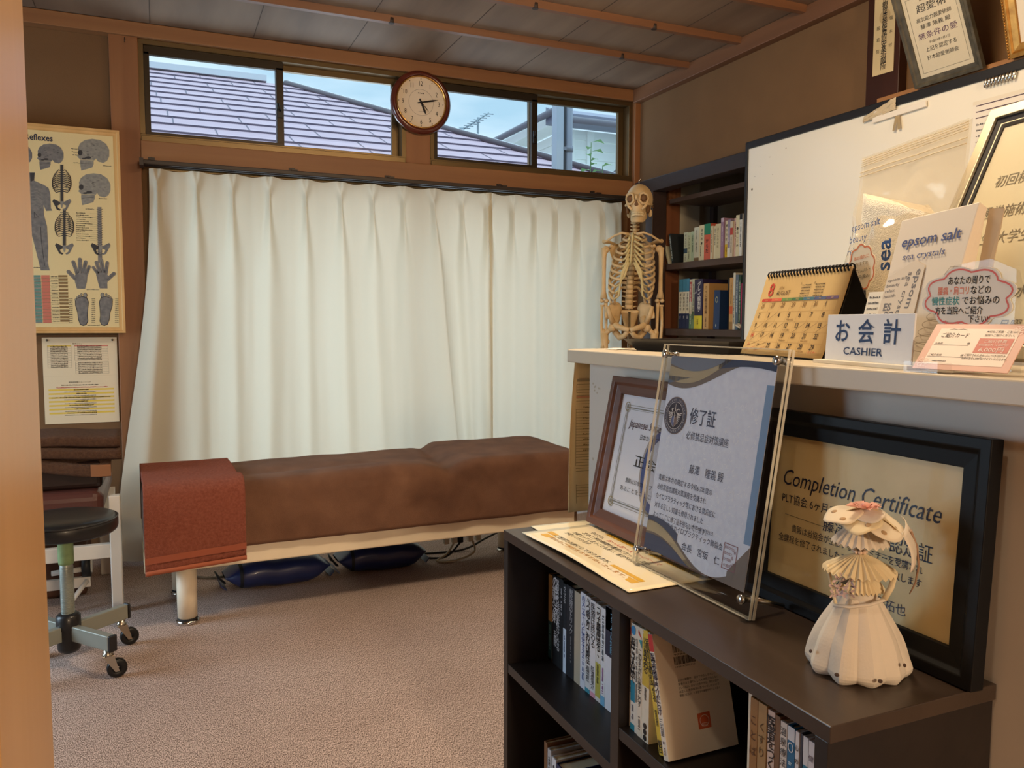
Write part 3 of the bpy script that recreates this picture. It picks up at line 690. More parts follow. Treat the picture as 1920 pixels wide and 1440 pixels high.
# ------------------------------------------------------------------ treatment bed with blanket and towel
BED = (-.068, 3.045, 0); BR = math.radians(2.2); BL, BW = 1.73, .50
root = thing('treatment_bed', 'long low treatment bed with cream frame under a brown blanket by the curtains', 'bed', BED, BR)
CRM = mat('cream_metal', (242, 228, 202), .45, var=.03)
mb = MB(CRM); mb.box((.005, .0, .215), (BL, .03, .30)); mb.box((.005, BW-.03, .215), (BL, BW, .30)); mb.box((.005, .03, .215), (.035, BW-.03, .30)); mb.box((BL-.03, .03, .215), (BL, BW-.03, .30)); ob('frame', mb, root, bevel=.006)
mb = MB(mat('bed_end_cap', (112, 86, 64), .5)); mb.box((BL, .0, .213), (BL+.012, BW, .302)); ob('end_cap', mb, root, bevel=.003)
mb = MB(mat('bed_vinyl', (70, 52, 44), .5)); mb.box((.0, -.005, .30), (BL, BW+.005, .482)); ob('mattress', mb, root, bevel=.03, bseg=3)
for x, y in ((.138, .075), (.138, BW-.075), (BL-.14, .075), (BL-.14, BW-.075)):
    mb = MB(CRM); mb.cyl((x, y, .022), (x, y, .217), .034, .036, seg=28); l = ob('leg', mb, root)
    mb = MB(mat('chrome', (210, 208, 204), .15, metal=1)); mb.lathe([(.036, 0), (.040, .003), (.040, .012), (.033, .016)], (x, y, 0), 28); mb.use(INK); mb.cyl((x, y, .013), (x, y, .023), .035, seg=28); ob('foot_ring', mb, l)
def drape(x0, x1, hem_f, hem_b, top, gap, amp, seed, hump=None, n=90, rise=0):
    """cloth over the bed's width: profile front hem -> front edge -> top -> back edge -> back hem"""
    yf, yb, R = -gap, BW+gap, .035
    prof = []
    hf = top-R
    for k in range(14): prof.append((yf, hem_f+(hf-hem_f)*k/14, 0))
    for k in range(9): a = PI*k/16; prof.append((yf+R-R*math.cos(a), hf+R*math.sin(a), 1))
    for k in range(1, 16): prof.append((yf+R+(yb-yf-2*R)*k/16, top, 2))
    for k in range(9): a = PI/2-PI*k/16; prof.append((yb-R+R*math.cos(a), hf+R*math.sin(a), 1))
    for k in range(1, 8): prof.append((yb, hf-(hf-hem_b)*k/7, 0))
    m = len(prof)-1
    def fn(u, v):
        i = round(v*m); y, z, kind = prof[i]; x = x0+(x1-x0)*u
        nz = noise.noise(V((x*3.1, y*4, z*4+seed)))*amp+noise.noise(V((x*11, y*9, z*9+seed*2)))*amp*.42
        if kind == 2: z += nz*.9+(hump(x, y) if hump else 0)
        elif kind == 0:
            fr = 1-min(1, abs(z-hem_f)/(hf-hem_f)) if y < .1 else .5
            y += (-1 if y < .1 else 1)*(abs(nz)*1.1+.004*fr*math.sin(x*17+seed+2*math.sin(x*5)))
            if y < .1: z += (.005*noise.noise(V((x*2.3, seed, 1))))*fr
            if y < .1: z += rise*u*fr
            if hump: z += hump(x, max(0, y))*max(0, (z-hem_f)/(hf-hem_f))
        else:
            z += nz*.7+(hump(x, y) if hump else 0); y += nz*.3
        return (x, y, z)
    return fn, n, m
BLK = mat('brown_fleece', (104, 74, 58), .95, spec=.15, rgb2=(126, 92, 72), vscale=9, bump=.35, bscale=420, sheen=.08)
def hump(x, y):
    h = .012*smooth(.55, .8, x)*smooth(1.12, 1.0, x)*smooth(.30, .0, y)+.012*smooth(1.12, .9, x)*math.exp(-((y-.06)/.07)**2)+.022*smooth(1.1, 1.25, x)
    h += -.018*math.exp(-((x-1.13-.12*y)/.035)**2)+.006*smooth(.3, 1.0, x)
    h += -.014*math.exp(-((y-.20-.02*math.sin(x*4))/.05)**2)*smooth(1.1, .8, x)
    return h
fn, n, m = drape(.27, BL+.012, .285, .30, .507, .016, .010, 1.7, hump, 170)
t = thing('brown_blanket', 'brown fleece blanket draped over the length of the treatment bed', 'blanket', BED, BR)
ob('blanket_cloth', MB(BLK).grid(fn, n, m), t, solid=.008, offset=1)
TRY = mat('terracotta_terry', (164, 86, 64), .98, spec=.1, rgb2=(190, 108, 84), vscale=120, bump=1.0, bscale=520, sheen=.1)
def thump(x, y): return .010*math.exp(-((y-.05)/.07)**2)-.006*math.exp(-((y-.19)/.07)**2)
fn, n, m = drape(.0, .335, .228, .30, .522, .030, .008, 5.2, thump, 60, .026)
t = thing('terracotta_towel', 'reddish terracotta towel laid across the left end of the treatment bed', 'towel', BED, BR)
ob('towel_cloth', MB(TRY).grid(fn, n, m), t, solid=.010, offset=1)
def band(v0, v1, off):
    def f(u, v):
        x, y, z = fn(u, 0); z = v0+(v1-v0)*v+.022*u+.002*math.sin(u*6); x, y2, _ = fn(u, min(.2, max(0, (z-.232)/(.278)*14/m))); return (x, min(y, y2)-off, z)
    return f
ob('woven_band', MB(mat('terracotta_band', (160, 86, 62), .8)).grid(band(.262, .285, .013), 50, 3), t)
ob('hem', MB(mat('terracotta_hem', (174, 98, 70), .8)).grid(band(.222, .238, .013), 50, 2), t, solid=.004)

# things under the bed
BLUE = mat('navy_vinyl', (34, 44, 92), .38, var=.12, vscale=10, coat=.2); BLUED = mat('navy_webbing', (16, 18, 26), .6)
def sandbag(label, loc, L_, Wd, Hh, rz):
    root = thing('weight_cushion', label, 'cushion', loc, rz, 'navy cushions under the bed')
    def fn(u, v):
        a = 2*PI*u; s = 2*v-1
        x = s*L_/2; e = (1-abs(s)**5)*(1-.18*smooth(.7, 1, abs(s))); ce, se = math.cos(a), math.sin(a)
        y = math.copysign(abs(ce)**.8, ce)*Wd/2*(.55+.45*e); z = Hh/2+math.copysign(abs(se)**.75, se)*Hh/2*max(.08, e)
        z += .006*noise.noise(V((x*14, y*14, L_)))*e
        return (x, y, max(.002, z))
    mb = MB(BLUE); mb.grid(fn, 40, 36, closed_u=True); ob('cushion_body', mb, root)
    mb = MB(BLUED)
    for sx in (-.36,):
        def fs(u, v):
            x, y, z = fn(u, .5+sx+.03*(v-.5)); return (x, y*1.03, (z-Hh/2)*1.05+Hh/2+.002)
        mb.grid(fs, 40, 2, closed_u=True)
    ob('strap', mb, root)
    for sg in (-1, 1): ob('end_flap', MB(BLUE).raw([(sg*L_*.49, -Wd*.30, .012), (sg*L_*.49, Wd*.30, .012), (sg*L_*.54, Wd*.26, .03), (sg*L_*.54, -Wd*.26, .03)], [(0, 1, 2, 3)]), root, solid=.004)
    mb = MB(BLUED); mb.tube([(-L_*.50, -.03, Hh*.3), (-L_*.56, -.045, Hh*.55), (-L_*.57, 0, Hh*.62), (-L_*.54, .03, Hh*.4)], .010, 8, flat=.4); ob('carry_loop', mb, root)
    return root
sandbag('plump navy vinyl cushion lying under the bed nearest its cream leg', (.43, 3.475, 0), .43, .20, .118, .06)
sandbag('plump navy vinyl cushion lying under the bed beside the power strip cords', (.885, 3.515, 0), .40, .21, .125, .02)
WPL = mat('white_plastic', (214, 206, 190), .4)
root = thing('power_strip', 'pale power strip box hung under the bed with plugs', 'power strip', (1.27, 3.52, .10), .03)
ob('housing', MB(WPL).box((-.12, -.02, 0), (.16, .02, .045)), root, bevel=.005)
mb = MB(WPL); mb.box((-.17, -.015, .012), (-.12, .015, .04)); ob('switch_end', mb, root, bevel=.005)
for x, m_ in ((-.07, WPL), (-.03, WPL), (.0, INK), (.05, WPL), (.09, WPL)): ob('plug', MB(m_).box((x-.012, -.014, -.03), (x+.012, .014, 0)), root, bevel=.003)
def cord(label, pts, r, m_):
    P = [V(q) for q in pts]; out = []
    for i in range(len(P)-1):
        a, b, c, d = P[max(0, i-1)], P[i], P[i+1], P[min(len(P)-1, i+2)]
        for k in range(8):
            t = k/8; out.append(.5*((2*b)+(c-a)*t+(2*a-5*b+4*c-d)*t*t+(3*b-a-3*c+d)*t**3))
    out.append(P[-1]); return tag(ob('cord', MB(m_).tube(out, r, 7)), label, 'cord')
cord('white cord looping from the power strip to the floor beside the navy cushion', [(1.24, 3.52, .072), (1.2, 3.50, .03), (1.14, 3.47, .008), (1.22, 3.45, .007), (1.32, 3.47, .03), (1.33, 3.51, .072)], .005, mat('white_cord', (200, 190, 170), .5))
cord('black cord running from under the bed towards the dark bookcase', [(1.27, 3.52, .068), (1.18, 3.5, .012), (1.05, 3.62, .007), (1.3, 3.6, .007), (1.45, 3.62, .05), (1.62, 3.68, .085), (1.8, 3.75, .1), (1.95, 3.8, .06)], .005, mat('black_cord', (34, 30, 28), .5))
cord('grey floor cord curving behind the bed leg under the towel', [(-.05, 3.98, .006), (.05, 3.75, .006), (.2, 3.62, .006), (.4, 3.72, .006), (.62, 3.8, .006)], .005, mat('grey_cord', (120, 112, 100), .5))

# ------------------------------------------------------------------ white table, its pad, towels, stool
root = thing('white_framed_bench', 'white framed bench with a maroon padded top behind the black stool', 'bench', (-.151, 3.327, 0))
WMET = mat('white_metal', (226, 220, 210), .35)
for x, y in ((-.02, .02), (-.09, .56), (-.98, .02), (-.98, .56)): ob('leg', MB(WMET).cbox((x, y, .225), (.04, .04, .45)), root, bevel=.004)
mb = MB(WMET); mb.box((-.96, .005, .215), (-.04, .035, .268)); mb.box((-.96, .545, .215), (-.11, .575, .268)); mb.box((-.995, .04, .215), (-.965, .54, .268)); ob('rail', mb, root, bevel=.003)
ob('padded_top', MB(mat('maroon_vinyl', (88, 52, 46), .35, coat=.2)).box((-.99, -.015, .38), (-.055, .59, .475)), root, bevel=.035, bseg=4)
ob('pad_board', MB(WMET).box((-.96, .01, .35), (-.045, .57, .38)), root)
root = thing('head_cushion', 'dark brown leather wedge cushion on the maroon bench under brown towels', 'cushion', (-.50, 3.37, .474))
mb = MB(mat('dark_leather', (46, 32, 28), .35, coat=.15)); mb.box((-.03, 0, .0), (.29, .28, .105)); ob('wedge', mb, root, bevel=.02, bseg=3)
mb = MB(mat('brown_leather', (104, 70, 48), .4)); mb.box((-.20, .01, .0), (-.045, .27, .10)); ob('side_block', mb, root, bevel=.02, bseg=3)
BTW = mat('brown_terry', (98, 66, 48), .98, spec=.1, rgb2=(122, 86, 62), vscale=110, bump=1.0, bscale=480, sheen=.1)
def folded(name, label, loc, rz, L_, Wd, layers, th, sag, seed):
    t = thing(name, label, 'towel', loc, rz, 'brown towels on the maroon bench')
    mb = MB(BTW)
    for k in range(layers):
        def fn(u, v, k=k):
            a = 2*PI*u; ca, sa = math.cos(a), math.sin(a); x = (v-.5)*L_
            y = math.copysign(abs(ca)**.35, ca)*(Wd/2-.006*k); z = th*(k+.5)+math.copysign(abs(sa)**.5, sa)*th*.53
            z += sag(x, y)+.006*noise.noise(V((x*6, y*6, seed+k))); x += .010*noise.noise(V((y*12, k, seed)))*abs(2*v-1)
            return (x, y, z)
        mb.grid(fn, 36, 30, closed_u=True)
        for v in (0, 1):
            mb._f([mb.bm.verts.new(V(fn(i/36, v))) for i in range(36)])
    ob('folded_cloth', mb, t)
    return t
folded('bath_towel', 'folded brown bath towel on top of the pile on the maroon bench', (-.40, 3.48, .592), .02, .50, .26, 2, .046, lambda x, y: -.012*smooth(0, .25, x), 2.2)
t = thing('bath_towel', 'brown towel with a flat woven border hanging over the dark leather cushion', 'towel', (-.40, 3.36, .586), 0, 'brown towels on the maroon bench')
def fnl(u, v):
    x = -.26+.48*u; s = v*.32
    dip = -.035*smooth(-.1, .2, x)
    if s < .05: return (x, -.006-.004*math.sin(u*9), -.03+s+dip+.0)
    return (x, s-.056, .006-.014*math.exp(-(s-.05)/.02)+dip*(1-smooth(.05, .12, s))+.003*noise.noise(V((x*9, s*9, 4))))
ob('towel_cloth', MB(BTW).grid(fnl, 40, 30), t, solid=.010, offset=0)
def fnb(u, v):
    x, y, z = fnl(.86+.14*u, v*.16); return (x, y-.007, z+.002)
ob('woven_border', MB(mat('brown_border', (150, 104, 72), .8)).grid(fnb, 8, 8), t)

root = thing('wooden_case', 'dark brown wooden case on the floor under the white framed bench', 'case', (-.62, 3.60, 0))
ob('case_body', MB(wood_mat('dark_case_wood', (74, 44, 28), (92, 58, 38), 'x', 12)).box((-.3, 0, .004), (.325, .3, .20)), root, bevel=.01)
root = thing('folding_trolley', 'white folded metal bracket with black wheel leaning before the wooden case', 'bracket', (-.38, 3.46, 0))
mb = MB(WMET); mb.box((-.42, .0, .075), (.11, .02, .115)); ob('bar', mb, root, bevel=.002)
mb = MB(WMET); mb.tube([(.10, -.005, .105), (.02, -.06, .005)], .012, 8, flat=.6); ob('strut', mb, root)
mb = MB(mat('black_rubber', (26, 25, 25), .5)); mb.cyl((.085, -.01, .165), (.115, -.01, .165), .045, seg=24); mb.use(WMET); mb.cyl((.114, -.01, .165), (.119, -.01, .165), .03, seg=20); ob('wheel', mb, root)
mb = MB(WMET); mb.cyl((-.02, -.008, .145), (.085, -.01, .15), .010); mb.cyl((.02, -.008, .105), (.03, -.008, .15), .012); ob('axle', mb, root)

root = thing('stool', 'low wheeled stool with round black seat beside the door post', 'stool', (-.290, 2.862, 0))
BV = mat('black_vinyl', (30, 29, 30), .38, coat=.15)
mb = MB(BV); mb.lathe([(1e-4, .492), (.10, .491), (.138, .487), (.149, .480), (.153, .470), (.153, .452), (.150, .440), (.143, .434), (1e-4, .434)], seg=48); ob('seat', mb, root)
mb = MB(mat('seat_piping', (44, 43, 44), .3)); mb.tube([(.151*math.cos(2*PI*k/48), .151*math.sin(2*PI*k/48), .478) for k in range(48)], .0028, 6, closed=True); ob('piping', mb, root)
GM = mat('grey_green_metal', (150, 156, 148), .4, metal=.3)
mb = MB(GM); mb.cyl((0, 0, .12), (0, 0, .434), .019, seg=20)
for k in range(40): mb.tube([(.0193*math.cos(2*PI*j/16), .0193*math.sin(2*PI*j/16), .17+k*.004) for j in range(16)], .0011, 4, closed=True)
ob('screw_post', mb, root)
mb = MB(mat('green_tape', (134, 160, 112), .6, var=.15, vscale=40)); mb.lathe([(.0215, .335), (.023, .345), (.0225, .40), (.0215, .415)], seg=20); ob('tape_wrap', mb, root)
mb = MB(BV); mb.lathe([(.030, .055), (.034, .065), (.034, .125), (.036, .130), (.036, .168), (.028, .176), (1e-4, .178)], seg=24); mb.cyl((0, 0, .05), (0, 0, .058), .02); ob('hub', mb, root)
ARM = mat('grey_arm', (146, 148, 138), .4, metal=.25); CHR = mat('caster_steel', (190, 182, 166), .3, metal=1); TYRE = mat('caster_tyre', (22, 22, 23), .4)
a0 = math.atan2(-.164, .133)
for k in range(4):
    a = a0+k*PI/2; R_ = Matrix.Rotation(a, 4, 'Z'); L_ = .205
    mb = MB(ARM); mb.box((.03, -.0125, .092), (L_, .0125, .14), R_); arm = ob('arm', mb, root, bevel=.003)
    mb = MB(BV); mb.box((L_, -.0135, .090), (L_+.011, .0135, .142), R_); ob('arm_cap', mb, arm, bevel=.004)
    cx, cy = math.cos(a)*(L_-.018), math.sin(a)*(L_-.018); w = a+ (1.9, .9, 2.5, 1.2)[k] if k else 0.15
    if k == 1: w = .25
    d = V((math.cos(w), math.sin(w), 0)); nn = V((-d.y, d.x, 0)); o_ = V((cx, cy, 0)); hub = o_+d*.024+V((0, 0, .030))
    mb = MB(CHR); mb.lathe([(.0155, .074), (.0155, .080), (.012, .083), (.012, .092)], o_, 18)
    for sg in (-1, 1):
        q = [o_+nn*sg*.0125+d*-.014+V((0, 0, .074)), o_+nn*sg*.0125+d*.016+V((0, 0, .074)), hub+nn*sg*.0125+V((.0, 0, -.008))+d*.006, hub+nn*sg*.0125-d*.006+V((0, 0, -.008))]
        mb.raw([v_ for v_ in q]+[v_+nn*sg*.002 for v_ in q], [(0,1,2,3),(4,5,6,7),(0,1,5,4),(1,2,6,5),(2,3,7,6),(3,0,4,7)])
    mb.box((-.014, -.0125, .072), (.016, .0125, .075), Matrix.Translation(o_) @ Matrix.Rotation(w, 4, 'Z'))
    cs = ob('caster', mb, root)
    mb = MB(TYRE); 
    m4 = Matrix.Translation(hub) @ Matrix.Rotation(w, 4, 'Z') @ Matrix.Rotation(PI/2, 4, 'X')
    mb.lathe([(.008, -.0115), (.024, -.0115), (.029, -.008), (.0295, 0), (.029, .008), (.024, .0115), (.008, .0115)], (0, 0, 0), 28, m4, closed_prof=True)
    ob('caster_wheel', mb, cs)
# ------------------------------------------------------------------ skeleton on its stand
BONE = mat('bone_plastic', (222, 194, 148), .5, rgb2=(206, 174, 124), vscale=14)
BONEY = mat('cartilage_plastic', (210, 192, 138), .5, var=.06, vscale=20)
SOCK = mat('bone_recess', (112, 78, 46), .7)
STEEL = mat('stand_steel', (190, 186, 178), .2, metal=1)
root = thing('skeleton_model', 'full size human skeleton model hanging on a steel stand before the closet', 'skeleton', (2.30, 3.70, 0), math.radians(-31.6))
HX, HZ = .034, 0
hm = Matrix.Translation((HX, .0, 1.735)) @ Matrix.Rotation(math.radians(-9), 4, 'Z')
mb = MB(BONE)
def cran(u, v):
    a = 2*PI*u; b = PI*v; x, y, z = math.sin(b)*math.cos(a), math.sin(b)*math.sin(a), math.cos(b)
    rx, ry, rz = .072, .093, .090
    X, Y, Z = x*rx, y*ry+.012, z*rz+.002
    if z < .1: k = min(1, (.1-z)); X *= 1-.16*k; Y = Y*(1-.10*k)
    if y < 0 and abs(x) > .55: X *= 1-.07*(-y)
    if Z < -.055: Z = -.055+(Z+.055)*.35
    return hm @ V((X, Y, Z))
mb.grid(cran, 40, 26, closed_u=True)
def face(u, v):
    a = PI*(1+u); z = -.005-.075*v; w = .050-.020*v+.006*math.sin(v*PI); d = .078-.008*v+.006*math.sin(v*2.6)
    return hm @ V((w*math.cos(a), d*math.sin(a)*(.86+.14*abs(math.sin(a)))-.006, z))
mb.grid(face, 24, 14)
for sg in (-1, 1):
    mb.tube([hm @ V(q) for q in ((sg*.018, -.084, .026), (sg*.034, -.083, .032), (sg*.052, -.070, .024), (sg*.056, -.058, .004), (sg*.048, -.066, -.018), (sg*.030, -.080, -.022), (sg*.015, -.087, -.006))], .0068, 10, closed=True)
    mb.tube([hm @ V(q) for q in ((sg*.046, -.066, -.020), (sg*.062, -.040, -.022), (sg*.068, -.008, -.020), (sg*.066, .016, -.016))], [.009, .0062, .0055, .007], 8)
    mb.tube([hm @ V(q) for q in ((sg*.050, -.060, -.018), (sg*.040, -.066, -.036), (sg*.026, -.072, -.050))], [.010, .008, .006], 8)
    mb.ell(tuple(hm @ V((sg*.056, .030, -.058))), (.011, .014, .022))
mb.tube([hm @ V(q) for q in ((0, -.092, .022), (0, -.098, .006), (0, -.100, -.004))], [.009, .008, .004], 8)
skull = ob('skull', mb, root)
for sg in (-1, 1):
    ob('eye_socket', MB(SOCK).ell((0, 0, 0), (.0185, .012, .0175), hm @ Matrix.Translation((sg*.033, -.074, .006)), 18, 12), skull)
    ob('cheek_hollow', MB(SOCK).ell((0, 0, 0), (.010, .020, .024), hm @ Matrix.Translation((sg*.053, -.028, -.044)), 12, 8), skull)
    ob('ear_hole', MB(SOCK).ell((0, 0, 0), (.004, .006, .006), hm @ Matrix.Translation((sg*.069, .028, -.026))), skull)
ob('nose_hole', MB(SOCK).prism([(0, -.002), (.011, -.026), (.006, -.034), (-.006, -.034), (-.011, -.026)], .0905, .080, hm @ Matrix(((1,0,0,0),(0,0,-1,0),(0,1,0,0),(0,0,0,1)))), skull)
mb = MB(BONE)
def jaw(u, v):
    a = PI*(1+u); w = .046*(.72+.28*abs(math.cos(a))); s = abs(2*u-1); zt = -.078+.058*max(0, s-.62)/.38*1.35; zb_ = -.113+.030*max(0, s-.55)/.45
    y = .080*math.sin(a)*(.9+.1*v)+.012
    return hm @ V((w*math.cos(a)*(1-.06*v), y-.002, zt+(zb_-zt)*v))
mb.grid(jaw, 30, 8); j = ob('jaw', mb, root, solid=.010, offset=-1)
mb = MB(mat('tooth', (226, 208, 168), .4))
for row, z in ((0, -.0655), (1, -.077)):
    for k in range(12):
        a = PI*(1.16+.68*k/11); mb.ell(tuple(hm @ V((.033*math.cos(a), -.008+.080*math.sin(a), z))), (.0042, .0035, .0062), None, 8, 6)
ob('teeth', mb, skull)
mb = MB(STEEL); mb.tube([(HX, .0, 1.82), (HX, .0, 1.845), (HX+.006, 0, 1.852), (HX+.012, 0, 1.845)], .003, 6); ob('hook', mb, root)
def spx(z): return .026*smooth(1.2, 1.6, z)-.010
def spy(z): return .045+.018*math.sin((z-1.2)*9)
z = 1.185; DISC = mat('spine_disc', (176, 150, 104), .6)
while z < 1.655:
    t = (z-1.185)/.47; w = .023-.011*t; h = .0255-.011*t; mb = MB(BONE)
    mb.lathe([(w*.98, -h*.42), (w*.84, 0), (w*.98, h*.42)], (spx(z), spy(z), z), 16)
    for sg in (-1, 1): mb.tube([(spx(z)+sg*w*.7, spy(z)+.014, z), (spx(z)+sg*w*1.75, spy(z)+.026, z+.004)], [.0055, .003], 6)
    mb.tube([(spx(z), spy(z)+.015, z), (spx(z), spy(z)+.045, z-.014)], [.006, .004], 6)
    vb = ob('vertebra', mb, root)
    ob('spinal_disc', MB(DISC).lathe([(w*.9, h*.42), (w*.9, h*.68)], (spx(z), spy(z), z), 12), vb)
    z += h*1.1
STX = .0
mb = MB(BONEY); mb.tube([(STX+.004, -.046, 1.562), (STX+.003, -.056, 1.535), (STX, -.062, 1.515), (STX-.002, -.070, 1.46), (STX-.005, -.072, 1.42), (STX-.005, -.068, 1.40)], [.020, .024, .014, .015, .014, .006], 12, flat=.42); ob('sternum', mb, root)
Wd = [.058, .078, .092, .101, .107, .111, .114, .116, .115, .110, .098, .080]
for k in range(12):
    zb_ = 1.565-.0255*k; w = Wd[k]; drop = .040+.008*k
    for sg in (-1, 1):
        c = spx(zb_); yb = spy(zb_); cage = MB(BONE); cart = None
        pts = [(c+sg*.014, yb+.016, zb_), (c+sg*w*.55, yb+.036, zb_+.006), (c+sg*w*.92, yb+.006, zb_-drop*.30), (c+sg*w, -.012, zb_-drop*.62)]
        if k < 7:
            ze = zb_-drop*1.0; xf = w*(.62-.02*k); pts += [(c+sg*w*.90, -.048, zb_-drop*.85), (c+sg*xf, -.068, ze)]
            zs = 1.548-.0225*k
            cart = MB(BONEY).tube([(c+sg*xf, -.068, ze), (c+sg*(xf*.6+.008), -.074, (ze*.6+zs*.4)-.004*k), (STX+sg*.013, -.066-.001*k, zs)], .0056, 8, flat=1)
        elif k < 10:
            ze = zb_-drop*1.02; xf = w*(.72+.03*(k-7)); pts += [(c+sg*w*.96, -.040, zb_-drop*.84), (c+sg*xf, -.060, ze)]
            cart = MB(BONEY).tube([(c+sg*xf, -.060, ze), (c+sg*(xf-.025), -.070, ze+.012+.004*(k-7)), (STX+sg*(.030+.010*(k-7)), -.074, 1.405-.02*(k-7)), (STX+sg*.010, -.070, 1.412)], .0052, 8)
        elif k == 10: pts += [(c+sg*w*1.02, -.03, zb_-drop*.9)]
        P_ = [V(q) for q in pts]; out = []
        for i in range(len(P_)-1):
            a, b, c_, d = P_[max(0, i-1)], P_[i], P_[i+1], P_[min(len(P_)-1, i+2)]
            for q in range(5):
                t = q/5; out.append(.5*((2*b)+(c_-a)*t+(2*a-5*b+4*c_-d)*t*t+(3*b-a-3*c_+d)*t**3))
        out.append(P_[-1]); cage.tube(out, .0068, 8); rb = ob('rib', cage, root)
        if cart: ob('rib_cartilage', cart, rb)
for sg, nm in ((-1, 'l'), (1, 'r')):
    ox = .004
    mb = MB(BONE); mb.tube([(ox+sg*.020, -.050, 1.560), (ox+sg*.055, -.060, 1.568), (ox+sg*.095, -.036, 1.556), (ox+sg*.135, -.010, 1.532), (ox+sg*.152, .004, 1.524)], [.009, .006, .0055, .006, .008], 8); ob('clavicle', mb, root)
    mb = MB(BONE); mb.raw([(ox+sg*.060, .085, 1.53), (ox+sg*.130, .045, 1.505), (ox+sg*.085, .085, 1.385), (ox+sg*.065, .090, 1.46)], [(0, 1, 2, 3)]); mb.tube([(ox+sg*.065, .088, 1.51), (ox+sg*.12, .05, 1.53), (ox+sg*.152, .01, 1.53)], [.005, .007, .009], 8); mb.tube([(ox+sg*.12, .03, 1.50), (ox+sg*.112, -.004, 1.507)], [.007, .005], 8); ob('scapula', mb, root, solid=.004)
    ax = ox+sg*.146
    mb = MB(BONE); mb.ell((ax-sg*.006, .008, 1.488), (.0195, .018, .020)); mb.tube([(ax, .006, 1.495), (ax+sg*.003, .006, 1.45), (ax+sg*.003, .006, 1.36), (ax+sg*.003, .008, 1.27), (ax+sg*.002, .008, 1.228)], [.019, .0125, .0105, .0115, .021], 14); mb.ell((ax-sg*.013, .002, 1.217), (.013, .013, .011)); mb.ell((ax+sg*.012, .002, 1.217), (.012, .013, .011)); ob('humerus', mb, root)
    mb = MB(BONE); mb.lathe([(.0115, .004), (.0115, -.004), (.007, -.007)], (ax+sg*.010, .004, 1.192), 14); mb.tube([(ax+sg*.010, .004, 1.188), (ax+sg*.013, .0, 1.09), (ax+sg*.006, -.004, .985), (ax+sg*.004, -.004, .965)], [.0075, .0075, .0085, .013], 10); ob('radius', mb, root)
    mb = MB(BONE); mb.tube([(ax-sg*.008, .014, 1.215), (ax-sg*.010, .010, 1.18), (ax-sg*.012, .008, 1.08), (ax-sg*.012, .004, .975)], [.011, .0095, .0075, .007], 10); ob('ulna', mb, root)
    mb = MB(BONE)
    for q in range(5): mb.ell((ax-.014+.007*q, -.004, .950), (.006, .006, .008), None, 8, 6)
    hand_ = ob('hand', mb, root)
    for q in range(5):
        x = ax-.016+.008*q+ (-sg*.0); L_ = (.15, .165, .17, .158, .13)[q if sg > 0 else 4-q]
        mb = MB(BONE); x2 = x+(q-2)*.006
        for (t0, t1) in ((0, .42), (.45, .68), (.70, .86), (.88, 1)): mb.tube([(x+(x2-x)*t0, -.004-.012*t0, .94-L_*t0), (x+(x2-x)*t1, -.004-.012*t1, .94-L_*t1)], [.0045, .0040], 7)
        ob('finger', mb, hand_)
    # hip bone
    mb = MB(BONE); px = -.006
    def ili(u, v, sg=sg):
        a = 2.35-2.15*u; r = v      # fan of the iliac wing: from the sacral joint over the crest to the front spine
        x = .058+.070*r*math.cos(a-.25)*(1 if math.cos(a-.25) > 0 else .45); zz = 1.105+.105*r*max(.12, math.sin(a))
        y = .050-.105*u*(.35+.65*r)+.012*(1-r)-.014*math.sin(PI*u)*math.sin(PI*r)
        return (px+sg*x, y, zz)
    mb.grid(ili, 16, 8)
    mb.tube([(px+sg*.072, .010, 1.125), (px+sg*.082, -.012, 1.088), (px+sg*.055, -.045, 1.078), (px+sg*.022, -.058, 1.068), (px+sg*.004, -.060, 1.062)], [.020, .020, .012, .010, .012], 10)
    mb.tube([(px+sg*.086, .004, 1.085), (px+sg*.074, .020, 1.050), (px+sg*.050, .014, 1.022), (px+sg*.026, -.020, 1.032), (px+sg*.010, -.052, 1.056)], [.018, .014, .014, .010, .010], 10)
    mb.tube([(px+sg*.115, -.048, 1.185), (px+sg*.104, -.045, 1.14), (px+sg*.088, -.02, 1.10)], [.008, .009, .014], 8)
    ob('hip_bone', mb, root, solid=.007)
    fx = px+sg*.090
    mb = MB(BONE); mb.ell((fx, -.016, 1.074), (.023, .023, .023)); mb.tube([(fx, -.014, 1.072), (fx+sg*.026, .0, 1.052), (fx+sg*.042, .006, 1.035)], [.014, .013, .018], 10); mb.ell((fx+sg*.048, .008, 1.047), (.016, .018, .022)); mb.ell((fx+sg*.026, .016, 1.000), (.012, .012, .014))
    mb.tube([(fx+sg*.042, .006, 1.045), (fx+sg*.038, .004, .985), (fx+sg*.030, -.004, .85), (fx+sg*.010, .0, .70), (fx+sg*.006, .004, .65)], [.022, .016, .0135, .0145, .028], 14)
    mb.ell((fx-sg*.014, .008, .640), (.019, .024, .018)); mb.ell((fx+sg*.024, .008, .640), (.019, .024, .018)); ob('femur', mb, root)
    mb = MB(BONE); mb.tube([(fx+sg*.004, .006, .618), (fx+sg*.004, .004, .57), (fx+sg*.004, .006, .40), (fx+sg*.004, .012, .26), (fx+sg*.002, .014, .235)], [.034, .018, .0125, .012, .020], 14); mb.ell((fx+sg*.005, -.030, .645), (.018, .010, .020)); ob('tibia', mb, root)
    mb = MB(BONE); mb.tube([(fx+sg*.034, .018, .60), (fx+sg*.034, .020, .42), (fx+sg*.026, .020, .225)], [.009, .006, .010], 10); ob('fibula', mb, root)
    mb = MB(BONE); mb.ell((fx, .010, .205), (.024, .032, .022)); mb.ell((fx, .045, .185), (.018, .028, .022))
